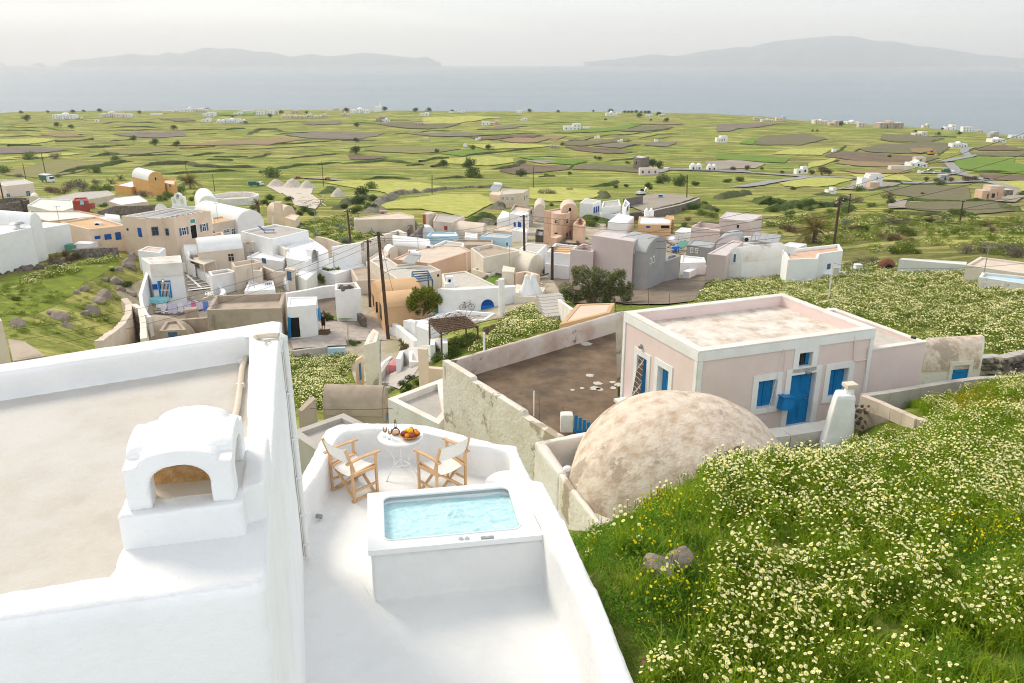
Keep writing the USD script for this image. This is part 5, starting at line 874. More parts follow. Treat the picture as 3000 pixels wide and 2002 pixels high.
for a, c in((R0[0], R0[2]),(R0[1], R0[3])):part(pg_, 'beam', obox(a, c,.16,.18), 'blue_grey_paint')
for t in np.linspace(0,1,5):part(pg_, 'slat', obox(line_ext(R0[0], R0[2], t)+[0,0,.15], line_ext(R0[1], R0[3], t)+[0,0,.15],.22,.12), 'blue_grey_paint')
for p in R0:part(pg_, 'post', obox(p, p-[0,0,3.2],.16,.16, up=(1,0,0)), 'blue_grey_paint')
Hs('white_roof_house', 'flat white roof with thin aerial right of the blue pergola', 'B',[(1692,1005),(1890,980),(2150,1102),(1720,1128)][::-1], 'cream_plaster', 'roof_screed',3.0, par=.15)
b=Hs('bicycle_house', 'long white house wall with a bicycle leaning against it', 'B',[(1812,1142),(2310,1114),(2310,1098),(1660,1130)], WP, WP,3.0, par=0);bikewall=b
Wn(b, 'B',(2020,1270,2132,1310), kind='door', pane='blue_plastic', frame=WP, arch=True)
Hs('white_terrace', 'white terrace block with grey floor below the bicycle wall', 'B',[(1468,1402),(2052,1392),(2142,1332),(1830,1308)], WP, 'concrete',2.6, par=.35, cat='terrace')
q=at(N('B',(1767,1330)),.0);ch=thing('white_chimney', 'tapered white chimney with a square hole left of the bicycle', 'chimney', q);part(ch, 'stack', rounded(M(trimesh.creation.extrude_polygon(Polygon([(-.9,0),(.9,0),(.45,2.6),(-.45,2.6)]),1.4)),.3,2).apply_transform(np.array([[1,0,0, q[0]],[0,0,-1, q[1]+.9],[0,1,0, q[2]+.8],[0,0,0,1]])), WP, smooth=45);part(ch, 'pot', box(q+[0,.2,3.6],(.7,.7,.9)), WP);part(ch, 'flue_hole', box(q+[0,-.16,3.65],(.25,.04,.3)), 'dark_opening')
q=at(N('B',(1510,1330)),.3);t=thing('oven_vent', 'white rounded oven vent left of the teal gate', 'vent', q);part(t, 'base', rounded(M(box(q+[0,0,.4],(3.4,1.4,1.6),-.1)),.3,4), WP, smooth=45);part(t, 'neck', lathe([(0,1),(.55,1),(.45,1.9),(.5,2.2),(0,2.4)],16, q+[-.8,0,0]), WP, smooth=40)
Wr('stair_wall', 'white wall descending beside the blue picket gate', 'B',[(1258,1392),(1330,1438),(1400,1500),(1480,1560)],1.2,.5, WP);Wr('stair_wall', 'rounded white wall right of the blue picket gate', 'B',[(1412,1395),(1470,1400),(1520,1420)],1.8,.8, WP)
q=at(N('B',(2195,1360)),0);solo('white_pipe_post', tube([q, q+[0,0,3.6]],.28,12), WT, 'thick white pipe post right of the blue arched door', 'post')
# brown vine pergola
R0=N('B',(1590,1392),(1895,1362),(1995,1442),(1690,1490));zpg=at(R0[0],2.9)[2];R1=[atz(p, zpg)for p in R0];vp=thing('vine_pergola', 'weathered brown pergola with bare vines over a white terrace', 'pergola', R1[3])
for t in np.linspace(0,1,8):part(vp, 'slat', obox(line_ext(R1[0], R1[3], t), line_ext(R1[1], R1[2], t),.13,.1), 'brown_wood')
for a, c in((R1[0], R1[3]),(R1[1], R1[2])):part(vp, 'beam', obox(a-[0,0,.14], c-[0,0,.14],.12,.16), 'brown_wood')
for p in R1:part(vp, 'post', obox(p, p-[0,0,3],.12,.12, up=(1,0,0)), 'brown_wood')
q_=rnd(77);tw=[]
for k in range(160):
 s, t=q_.uniform(-.05,1.05,2);p=line_ext(line_ext(R1[0], R1[3], s), line_ext(R1[1], R1[2], s), t)+[0,0, q_.uniform(-.3,.35)];d=q_.normal(size=3)*[.5,.5,.25];tw.append(tube([p, p+d*.5+q_.normal(size=3)*.1, p+d],.018,3))
part(vp, 'vines', tw, 'dry_twig', kind='stuff')
Hs('white_house_below', 'white house walls under the brown vine pergola', 'B',[(1480,1440),(1580,1480),(1590,1400),(1500,1400)], WP, WP,2.6, par=0)
# house with the man, garden plots and the white storehouse
b=Hs('whitewashed_house', 'white flat house with open blue door and man outside', 'B',[(402,1284),(642,1264),(654,1196),(412,1200)], WP, WP,3.4, par=.12);mh=b
dq=opening(b,(*N('B',(416,1372)), *N('B',(508,1536))), kind='door', pane='dark_opening', frame=None)
e=edge_of(b, N('B',(460,1450)));a_, c_=b['P'][e[1]], b['P'][(e[1]+1)%4];p0, p1=onplane(N('B',(413,1450)), a_, c_), onplane(N('B',(440,1450)), a_, c_);part(dq, 'door_leaf', obox(p0+[0,-.05,0], p1+[0,-.35,0],.06,2.2), 'blue_paint')
Wn(b, 'B',(560,1240,561,1241))if 0 else None
p0=onplane(N('B',(652,1350)), a_, c_);part(b['t'], 'side_shutter', box(p0+[.12,.5,0],(.1,.8,1.3)), 'blue_paint')
b=Hs('storehouse', 'white storehouse with brown roof and a heap of stones on it', 'B',[(800,1140),(1018,1130),(980,1076),(805,1088)], WP, OC,3.6, par=.15)
for i in range(7):q=atz(N('B',(850+i*14,1118+(i*37%13))), b['z']+.05);solo('roof_stone', rockmesh(q,.42,300+i,1), 'lava_stone', 'dark stone in the heap on the storehouse roof', 'stone', group='stones on the storehouse roof')
Wr('white_wall', 'long low white wall behind the ploughed garden plot', 'B',[(400,1165),(560,1140),(700,1110),(830,1098)],1.6,.5, WP);Wr('field_wall', 'stony plaster wall curving beside the garden path', 'B',[(830,1180),(880,1240),(960,1290),(1045,1375)],1.0,.5, 'stone_wall', lump=.1, seg=1.2)
ground_patch('garden_soil', 'B',[(650,1195),(830,1185),(900,1280),(960,1360),(780,1370),(655,1330)], 'soil',.15);ground_patch('yard_paving', 'B',[(640,1440),(760,1400),(900,1420),(1090,1470),(1080,1568),(740,1568),(620,1500)], 'path_stone',.1)
ground_patch('alley_paving', 'B',[(1040,1330),(1110,1400),(1200,1480),(1260,1568),(1140,1568),(1060,1440),(1010,1340)], 'path_stone',.15);ground_patch('yard_paving', 'G',[(200,400),(600,330),(820,340),(850,460),(600,470),(230,500)], 'path_stone',.2)
ground_patch('yard_paving', 'G',[(1330,700),(1680,700),(1450,960),(1210,900)], 'concrete',.12);ground_patch('alley_paving', 'G',[(1000,880),(1180,850),(1340,600),(1230,600),(1060,800),(960,1010),(1100,1010)], 'path_stone',.12)
Hs('retaining_wall', 'tall plaster retaining wall beside the stepped alley', 'G',[(1040,440),(1185,400),(1215,290),(1150,250),(1100,310)], 'peeling_plaster', 'beige_plaster',4.3, par=0, cat='wall')
b=Hs('gate_wall', 'pinkish wall with narrow blue gate beside the alley', 'G',[(940,622),(1022,570),(1030,548),(955,590)], 'peach_plaster', 'peach_plaster',3.0, par=0, cat='wall');Wn(b, 'G',(988,640,1012,840), kind='door', pane='blue_paint', frame=None)
Wr('concrete_bench_wall', 'grey concrete wall beside the stepped alley', 'G',[(1158,855),(1225,745),(1312,628)],.9,.35, 'concrete');Wr('white_kerb', 'whitewashed kerb winding down the alley', 'G',[(1055,1000),(1120,910),(1140,870),(1090,855)],.3,.25, WT);Wr('white_kerb', 'whitewashed kerb along the foot of the retaining wall', 'G',[(1090,850),(1200,740),(1260,640),(1350,570)],.3,.3, WT)
Wr('low_wall', 'low concrete wall at the top of the daisy bank near the white chair', 'G',[(235,500),(420,475),(610,455)],1.0,.35, 'concrete');Wr('low_wall', 'small pale-blue rimmed planter wall', 'G',[(632,470),(815,462)],.9,.3, 'pale_blue_plaster')
Hs('white_step_house', 'white walled garden of small steps below the vine pergola', 'G',[(1560,625),(1700,632),(1850,445),(1565,505)], WP, 'concrete',.7, par=.1, cat='terrace');Wr('garden_wall', 'low white garden wall with round holes below the vine pergola', 'G',[(1435,590),(1480,505),(1570,470),(1700,450),(1830,430),(1835,370),(1970,360),(1975,410)],1.3,.35, WP)
Hs('peach_wall', 'peach wall with small lamp left of the courtyard', 'G',[(1675,692),(1955,718),(1955,690),(1700,672)], 'peach_plaster', 'peach_plaster',3.0, par=0, cat='wall');Hs('peach_chimney', 'square peach chimney pillar left of the courtyard', 'G',[(1660,480),(1765,488),(1780,470),(1680,460)], 'peach_plaster', 'peach_plaster',5.0, par=0, cat='chimney')
Hs('pink_steps', 'pink painted steps beside the alley', 'G',[(1320,665),(1440,672),(1450,640),(1400,590)], 'pink_paint', 'pink_paint',.9, par=0, cat='steps')
Vt_('brown_vault', 'rounded brown vault below the daisy bank, behind the terrace', 'G',(575,1235),(655,1075),(1330,1095), OC, OC,1.6,1.3)
Hs('wedge_wall', 'brown wedge-shaped wall beside the daisy bank', 'G',[(285,1180),(330,1195),(490,1048),(430,1025)], OC, OC,3.0, par=0, cat='wall')
house('concrete_house', 'grey concrete flat roof just below the terrace at left', N('T',(90,420),(865,152),(1330,380),(560,740)), 'concrete', 'concrete', z=-14.2, par=.22, pt=.35)
house('whitewashed_annex', 'white flat-roofed annex left of the brown courtyard', N('G',(1315,1052),(1900,1345),(2030,1200),(1950,815)), 'old_white_plaster', 'concrete', z=-15.6, par=.35, pt=.35)
q=at(N('G',(1250,1290)),1.2);sl=thing('sun_lounger', 'folded orange and blue sun lounger below the terrace', 'sun lounger', q)
part(sl, 'frame',[tube([q+[x,0,0], q+[x+.15,1.5,.1]],.03,6)for x in(-.5,.45)], 'blue_plastic');part(sl, 'sling', obox(q+[0,0,.02], q+[.15,1.4,.1],.85,.03), 'car_blue');[part(sl, 'slat', obox(q+[-.6,.3+k*.2,.3], q+[.5,.35+k*.2,.3],.1,.04), 'orange_skin')for k in range(4)]
# ---------- village, right part
b=Hs('peach_house', 'peach flat-roofed house with tall solar panel at the field edge', 'C',[(180,346),(374,330),(426,300),(205,293)], 'peach_plaster', 'roof_screed',3.2, par=.15);Wn(b, 'C',(195,363,219,387),(237,363,256,389),(278,366,299,394), frame=WT, pane='grey_metal');Wn(b, 'C',(386,352,394,395),(405,345,412,375), pane='dark_glass', frame=WT, bars=False)
Hs('peach_wing', 'low peach wing below the tall solar panel', 'C',[(95,340),(180,352),(192,318),(130,305)], 'peach_plaster', 'peach_plaster',2.4, par=.1)
b=Hs('ruined_house', 'roofless beige ruin between the peach house and the white terrace house', 'C',[(272,472),(408,498),(462,448),(305,426)], OC, 'beige_plaster',3.0, par=.4);Wn(b, 'C',(440,478,450,510), frame=None, bars=False, pane='dark_opening')
Vt_('stone_vault', 'low crumbling stone vault left of the curved salmon villa', 'C',(468,490),(560,480),(560,425), 'beige_plaster', 'beige_plaster',2.0,1.4)
b=Hs('white_terrace_house', 'white house with two blue doors below the beige ruin', 'C',[(262,502),(388,522),(428,492),(300,478)], WP, WP,3.8, par=.2);Wn(b, 'C',(299,574,317,612),(334,574,362,617), kind='door', pane='dark_blue_paint', frame=None)
Hs('stepped_wall', 'stepped white wall at the left of the two-blue-door house', 'C',[(158,550),(262,530),(262,492),(205,478)], WP, WP,2.6, par=0);Hs('white_block', 'white lower terrace with blue door under the two-blue-door house', 'C',[(285,640),(412,660),(415,630),(330,615)], WP, WP,2.0, par=.2)
b=Hs('curved_villa', 'salmon villa with round corner tower and flat roof', 'C',[(551,478),(612,486),(630,500),(660,507),(700,509),(740,505),(766,496),(770,482),(832,470),(700,452)], 'salmon_plaster', 'beige_plaster',5.4, par=.25);Wn(b, 'C',(643,553,667,584),(732,549,753,584),(732,663,751,695), frame='salmon_plaster');Wn(b, 'C',(641,662,667,674), frame=None, bars=False);Wn(b, 'C',(767,642,795,695), kind='door', pane='dark_opening', frame=None)
b=Vt_('rooftop_vault', 'vaulted rooftop room with arched niche on the curved salmon villa', 'C',(698,484),(834,478),(818,440), 'salmon_plaster', 'beige_plaster', None,1.1, z=b['z']);Wn(b, 'C',(758,462,780,486), pane='dark_opening', frame='beige_plaster', arch=True, bars=False)
Hs('villa_wing', 'salmon side wing with sunken terrace right of the curved villa', 'C',[(795,590),(880,610),(903,572),(868,535),(835,540)], 'salmon_plaster', 'salmon_plaster',3.8, par=.8);Hs('villa_porch', 'small salmon porch at the foot of the curved villa', 'C',[(598,700),(655,710),(708,688),(660,676)], 'salmon_plaster', 'beige_plaster',1.9, par=.05)
b=Hs('blue_trim_house', 'white house with tall blue doors above the curved villa', 'C',[(851,412),(960,422),(1030,394),(905,372)], WP, 'roof_screed',3.4, par=.1);Wn(b, 'C',(966,448,978,498),(984,443,996,494),(1002,438,1013,488), kind='door', pane='dark_blue_paint', frame=None)
Hs('white_complex', 'white house of many small roofs right of the blue-doored one', 'C',[(1032,452),(1195,432),(1180,385),(1045,402)], WP, 'concrete',2.8, par=.25);b=Hs('white_complex', 'tall white wall with blue window at the right of the white complex', 'C',[(1206,440),(1235,462),(1270,415),(1230,380)], WP, 'concrete',3.4, par=.15);Wn(b, 'C',(1245,440,1256,480), pane='dark_blue_paint', frame=None, bars=False);Hs('white_complex', 'low white terrace with dark pattern below the white complex', 'C',[(1020,500),(1150,510),(1220,480),(1050,470)], WP, 'grey_plaster',1.6, par=.2)
b=Hs('white_barn', 'white house with sloping roof amid bushes', 'C',[(1085,572),(1240,585),(1305,528),(1180,500)], WP, WP,2.8, par=.05)
b=Hs('church_hall', 'long white roof over ochre porch with tiny twin belfry', 'C',[(1336,592),(1615,594),(1620,536),(1346,525)], 'ochre_plaster', WP,3.0, par=.15);q=atz(N('C',(1428,525)), b['z']);bl=thing('twin_belfry', 'tiny white twin-peaked belfry on the long white roof', 'belfry', q);[part(bl, 'turret', trimesh.Trimesh(np.array([(-.4,-.4,0),(.4,-.4,0),(.4,.4,0),(-.4,.4,0),(-.4,-.4,.9),(.4,-.4,.9),(.4,.4,.9),(-.4,.4,.9),(0,-.4,1.5),(0,.4,1.5)])+q+[x,0,0],[(0,1,5),(0,5,4),(1,2,6),(1,6,5),(2,3,7),(2,7,6),(3,0,4),(3,4,7),(4,5,8),(6,7,9),(5,6,9),(5,9,8),(7,4,8),(7,8,9)], process=False), WP)for x in(-.42,.42)]
Wn(b, 'C',(1405,605,1440,622), pane='dark_blue_paint', frame=None, bars=False);Wn(b, 'C',(1530,602,1600,625), pane='dark_opening', frame=None, bars=False)
Hs('ochre_wing', 'ochre wing at the right end of the long white roof', 'C',[(1560,540),(1640,552),(1638,520),(1580,515)], 'ochre_plaster', 'ochre_plaster',3.3, par=.1)
b=Hs('mauve_house', 'large plain mauve block, the left one of the two new houses', 'C',[(952,684),(1300,738),(1374,684),(1040,642)], 'mauve_plaster', 'mauve_roof',6.0, par=.06);Hs('mauve_wing', 'lower mauve wing with roof terrace left of the large mauve block', 'C',[(772,802),(965,822),(965,772),(880,752)], 'mauve_plaster', 'mauve_plaster',4.2, par=.8)
b=Vt_('grey_vault_house', 'grey house with curved grey vault roof in front of the mauve block', 'C',(1414,832),(1576,748),(1345,702), 'grey_plaster', 'grey_roof',4.4,1.1);Wn(b, 'C',(1284,806,1304,826), frame=WT, bars=False);Wn(b, 'C',(1437,880,1446,918),(1461,864,1470,905), frame=WT, bars=False)
Hs('grey_annex', 'low grey annex right of the grey vaulted house', 'C',[(1562,905),(1690,858),(1640,842),(1578,855)], 'grey_plaster', 'grey_plaster',2.6, par=.4)
b=Hs('mauve_house', 'tall mauve block with one small window, the right one of the new houses', 'D',[(20,1018),(262,1046),(350,992),(75,968)], 'mauve_plaster', 'mauve_roof',5.6, par=.06);Wn(b, 'D',(153,1068,171,1092), frame='mauve_roof', bars=False);Hs('mauve_wing', 'mauve wing with sunken roof terrace left of the tall mauve block', 'C',[(1782,612),(2025,650),(2025,595),(1850,570)], 'mauve_plaster', 'mauve_plaster',4.0, par=.7)
b=Hs('grey_house', 'low grey house with two small white-framed windows', 'C',[(1745,762),(1950,792),(2010,742),(1800,716)], 'grey_plaster', 'grey_roof',3.0, par=.1);Wn(b, 'C',(1779,792,1794,824),(1819,797,1835,828), frame=WT)
Vt_('grey_vault', 'grey vault rising behind the low grey house', 'C',(1975,775),(2190,735),(2225,690), 'mauve_plaster', 'grey_roof',3.0,1.1);Hs('mauve_roof_house', 'flat mauve roof left of the right-hand white vault', 'C',[(1917,838),(2075,856),(2218,735),(2135,722)], 'mauve_plaster', 'mauve_roof',3.4, par=.1)
b=Vt_('white_vault_house', 'white vaulted house with rounded gable and long window at right', 'D',(72,1348),(195,1356),(540,1315), WP, 'old_white_plaster',2.4,1.7);Wn(b, 'D',(128,1292,145,1355), pane='blue_grey_paint', frame=WT, bars=False)
b=Hs('white_courtyard_house', 'white house with ochre sunken roof beside the tall utility pole', 'D',[(505,1262),(545,1334),(772,1326),(785,1290),(966,1266),(935,1214)], WP, 'salmon_plaster',3.8, par=.35);Wn(b, 'D',(843,1366,870,1408), pane='blue_grey_paint', frame=None, bars=False)
Hs('white_roof_house', 'low white roof with rounded parapet behind the right white vault', 'D',[(195,1205),(330,1240),(500,1215),(440,1195)], WP, 'roof_screed',3.4, par=.2)
p4_=[atz(p, at(N('D',(260,1195)),3.8)[2])for p in N('D',(262,1190),(470,1215),(485,1180),(290,1150))]
for k in range(4):
 for j in range(2):
  a0, a1=line_ext(p4_[0], p4_[1],(k+.06)/4), line_ext(p4_[0], p4_[1],(k+.94)/4);dv=(p4_[3]-p4_[0]);a, c=(a0+a1)/2+dv*(j*.5+.03),(a0+a1)/2+dv*(j*.5+.45);t=thing('solar_collector', f'grey-blue solar panel, {("first", "second", "third", "fourth")[k]} from the left in the {"front" if j == 0 else "back"} rooftop row', 'solar panel', a);part(t, 'glass', obox(a, c+[0,0,.5], np.linalg.norm(a1-a0),.06), 'car_blue' if 0 else 'grey_roof');part(t, 'frame', obox(a-[0,0,.06], c+[0,0,.44], np.linalg.norm(a1-a0)+.06,.04), 'steel')
q=at(N('D',(1030,1425)),.1);s_=np.linalg.norm(q)/F/2.611;stp=Polygon([(-60*s_,0),(55*s_,0),(60*s_,95*s_),(22*s_,95*s_),(20*s_,62*s_),(0,60*s_),(-5*s_,42*s_),(-28*s_,40*s_),(-32*s_,22*s_),(-60*s_,20*s_)]).buffer(.12).buffer(-.06)
g=trimesh.creation.extrude_polygon(stp,.8);V=g.vertices;g.vertices=np.c_[V[:,0],-V[:,2]+.4, V[:,1]-.8]+q;g.fix_normals();solo('stepped_gable', g, WP, 'white stepped wall end right of the tall utility pole', 'wall')
q=at(N('D',(1305,1420)),0);ov=thing('brick_oven', 'domed red brick oven at the edge of the daisy slope', 'oven', q);part(ov, 'dome', lumpy(ball(q+[0,.4,.55],(.95,.8,.9),3),.05,4), 'rust');part(ov, 'mouth', ball(q+[0,-.2,.5],(.5,.25,.45),2), 'dark_opening', smooth=True);part(ov, 'finial', ball(q+[0,.4,1.45],.14,1), 'terracotta')
Hs('long_wall_house', 'long pale house wall beyond the daisies at right', 'D',[(1395,1332),(1905,1374),(1915,1352),(1420,1322)], 'pale_green_plaster', 'pale_green_plaster',1.9, par=.05, deep=4);Hs('flat_roof_house', 'cream house with brown flat roof at the right edge', 'D',[(1905,1376),(2400,1448),(2480,1372),(2015,1312)], 'cream_plaster', 'beige_plaster',2.0, par=.2, deep=4);Hs('blue_white_house', 'pale blue-white roof in the corner of the right edge behind daisies', 'D',[(2005,1468),(2420,1530),(2440,1470),(2030,1430)], 'old_white_plaster', 'pale_blue_plaster',1.4, par=.25)
b=Hs('pale_blue_house', 'pale sky-blue house in the middle of the village', 'C',[(20,692),(238,706),(285,682),(85,660)], 'pale_blue_plaster', 'roof_screed',3.0, par=.12);Wn(b, 'C',(234,742,254,772), pane='turquoise_paint', frame=WT, bars=False)
Hs('cream_parapet_house', 'cream house with sunken grey roof left of the pale blue house', 'C',[(45,872),(346,814),(110,755),(-60,790)], 'cream_plaster', OC,3.2, par=.4)
b=Hs('white_shop', 'low white house with dark window below the pale blue house', 'C',[(346,798),(500,836),(576,762),(405,750)], WP, 'roof_screed',2.8, par=.1);Wn(b, 'C',(374,842,411,864), frame=WT, pane='dark_blue_paint');
Hs('ochre_roof_house', 'white house with orange-brown roof left of the mauve wing', 'C',[(575,822),(772,840),(832,768),(645,750)], WP, 'ochre_plaster',3.2, par=.35);Hs('white_block', 'low white flat block in front of the orange-brown roof', 'C',[(560,920),(760,944),(780,905),(600,890)], WP, WP,1.8, par=.05)
Vt_('cream_vault', 'low cream vaults around a small blue door in the village centre', 'C',(425,992),(548,930),(305,862), 'cream_plaster', 'cream_plaster',1.0,1.6);b=Hs('cream_hut', 'small cream hut with blue door below the cream vaults', 'C',[(200,985),(300,992),(312,955),(212,935)], 'cream_plaster', 'cream_plaster',2.6, par=0);Wn(b, 'C',(246,962,271,1003), kind='door', pane='dark_blue_paint', frame=None)
Wr('beige_wall', 'short beige wall left of the wooden debris', 'C',[(160,1062),(280,1022)],1.8,.3, 'beige_plaster');Wr('beige_wall', 'peach wall slanting behind the wooden debris', 'C',[(310,1000),(400,985),(500,1010)],2.2,.4, 'peach_plaster')
Wr('stone_wall', 'dark stone wall with cap curving round the building yard', 'C',[(1380,500),(1500,470),(1680,430),(1800,395),(1850,372)],1.6,.6, 'lava_stone', lump=.12, seg=3, cap='concrete');Wr('stone_wall', 'dark stone wall behind the building yard', 'C',[(1225,378),(1370,355)],2.2,.6, 'lava_stone', lump=.12, seg=3);Wr('stone_wall', 'dark stone wall along the inside of the building yard', 'C',[(1220,505),(1400,480),(1620,425)],1.4,.6, 'lava_stone', lump=.12, seg=3)
Wr('stone_wall', 'stone wall beside the white block by the grey annex', 'C',[(1690,900),(1780,890),(1880,880)],1.6,.5, 'stone_wall', lump=.1, seg=1.5);Wr('white_wall', 'white rounded wall at the end of the bare plot', 'C',[(1745,985),(1820,950),(1920,942),(2020,950)],1.0,.8, WP)
Hs('peach_flat_roof', 'plain peach flat roof between the courtyard and the olive tree', 'C',[(680,1430),(1100,1328),(1142,1248),(830,1258)], 'ochre_plaster', 'peach_plaster',2.4, par=.06)
st_=thing('stone_steps', 'flight of grey stone steps left of the olive tree', 'steps', at(N('C',(620,1370))))
s0, s1=at(N('C',(660,1360)),.3), at(N('C',(600,1200)),1.6);
for k in range(7):p=line_ext(s0, s1, k/6);part(st_, 'step', box(p+[0,0,-.6],(2.3, np.linalg.norm((s1-s0)[:2])/6,1.6),.35), 'concrete')
Wr('stair_side_wall', 'pale wall along the right of the stone steps', 'C',[(650,1185),(700,1240),(790,1300)],1.5,.3, 'old_white_plaster')
for nm_, z_, c0_, n_, lab in(('wood_debris', 'C',(470,1060),16, 'weathered timber board in the pile by the foot of the utility pole'),('wood_debris', 'C',(1650,780),12, 'board in the builders rubble beside the grey house'),('wood_debris', 'B',(620,400),34, 'plank in the scrap timber heap in front of the sand pile')):
 q_=rnd(len(lab));sx_=70 if z_=='C' else 120
 for k in range(n_):p=at((N(z_, c0_)[0]+q_.normal()*sx_/2.85*.5, N(z_, c0_)[1]+q_.normal()*10),.3+q_.rand()*.5);a=q_.uniform(0,3.1);d=np.array([math.cos(a), math.sin(a), q_.uniform(-.2,.2)])*q_.uniform(.8,2);solo('timber_plank', obox(p-d, p+d,.2,.06), q_.choice(['brown_wood', 'dark_wood', 'beige_plaster', 'steel']if n_<20 else['brown_wood', 'beige_plaster', 'concrete']), lab, 'plank', group=lab.split(' in ')[-1].replace('the ', 'planks in the ',1))
for k in range(16):q=at((N('C',(1600+(k*53)%170,700+(k*29)%36))),.5);solo('rubbish_bag', lumpy(ball(q,(.8,.7,.6),2),.12,1.5, k), 'white_cloth', 'white sack in the heap beside the mauve wing', 'sack', group='white sacks heaped beside the mauve wing')
for k,(x, y)in enumerate(((1640,805),(1662,800))):q=at(N('C',(x, y)),.5);solo('blue_barrel', lathe([(0,-.5),(.35,-.5),(.38,0),(.35,.5),(0,.5)],14, q), 'blue_plastic',('left' if k==0 else 'right')+' one of two blue barrels beside the grey house', 'barrel')
q=at(N('C',(1685,790)),.6);solo('green_board', obox(q, q+[1.2,2.2,.6],1.4,.06), 'green_tarp', 'large pale green board leaning in the builders rubble', 'board')
# ---------- fields: parcels, roads, banks
def gm_(name, c, c2, scale=.5, stretch=None, lo=.4, hi=.65):mat(name, c, c2, scale=scale, lo=lo, hi=hi, bump=.8, bscale=1.5, dist=.3, stretch=stretch, spec=.1, rough=.95)
gm_('plough_brown',(.155,.11,.075),(.20,.155,.105),.08);gm_('plough_grey',(.185,.155,.125),(.225,.195,.15),.08);gm_('plough_ochre',(.29,.205,.12),(.25,.20,.10),.05)
gm_('young_green',(.135,.225,.035),(.17,.25,.05),.06);gm_('flower_field',(.50,.48,.14),(.26,.30,.06),.3,(1,2.5,1));gm_('dry_field',(.245,.225,.095),(.20,.205,.07),.05)
gm_('vineyard_soil',(.155,.15,.075),(.19,.165,.11),.35,(1.2,.5,1));gm_('pale_yard',(.36,.315,.26),(.30,.26,.22),.06);gm_('bank_green',(.055,.085,.022),(.11,.14,.035),.4);gm_('bank_dark',(.08,.09,.04),(.12,.13,.05),.5)
gm_('village_earth',(.46,.40,.32),(.30,.27,.17),.25);gm_('mound_green',(.20,.25,.033),(.13,.17,.028),.5);gm_('bank_rock',(.25,.22,.175),(.10,.105,.06),.35)
LF=lambda p:.12+.0007*at(p)[1]
def parcel(m, z_, pts, name='field_parcel', mul=1.):pp_=N(z_, *pts);d=np.mean([at(p)[1]for p in pp_]);ground_patch(name, z_, pts, m, lift=(.10+.0006*d)*mul, n=max(1.5, d*.012))
ground_patch('mound_grass', 'A',[(-40,1060),(400,960),(900,860),(1000,880),(960,960),(700,1080),(620,1180),(400,1300),(100,1400),(-40,1420)], 'mound_green',.03,1.2)
ground_patch('village_ground', 'N',[(340,860),(480,790),(540,720),(740,670),(900,700),(1010,735),(1180,700),(1290,660),(1480,640),(1640,650),(1780,650),(1900,690),(2080,700),(2060,780),(1900,785),(1700,800),(1640,830),(1640,915),(1500,930),(1290,985),(1250,1090),(1150,1140),(1050,1140),(1030,1085),(960,1040),(830,1030),(600,985),(480,1000)], 'village_earth',.06,1.5)
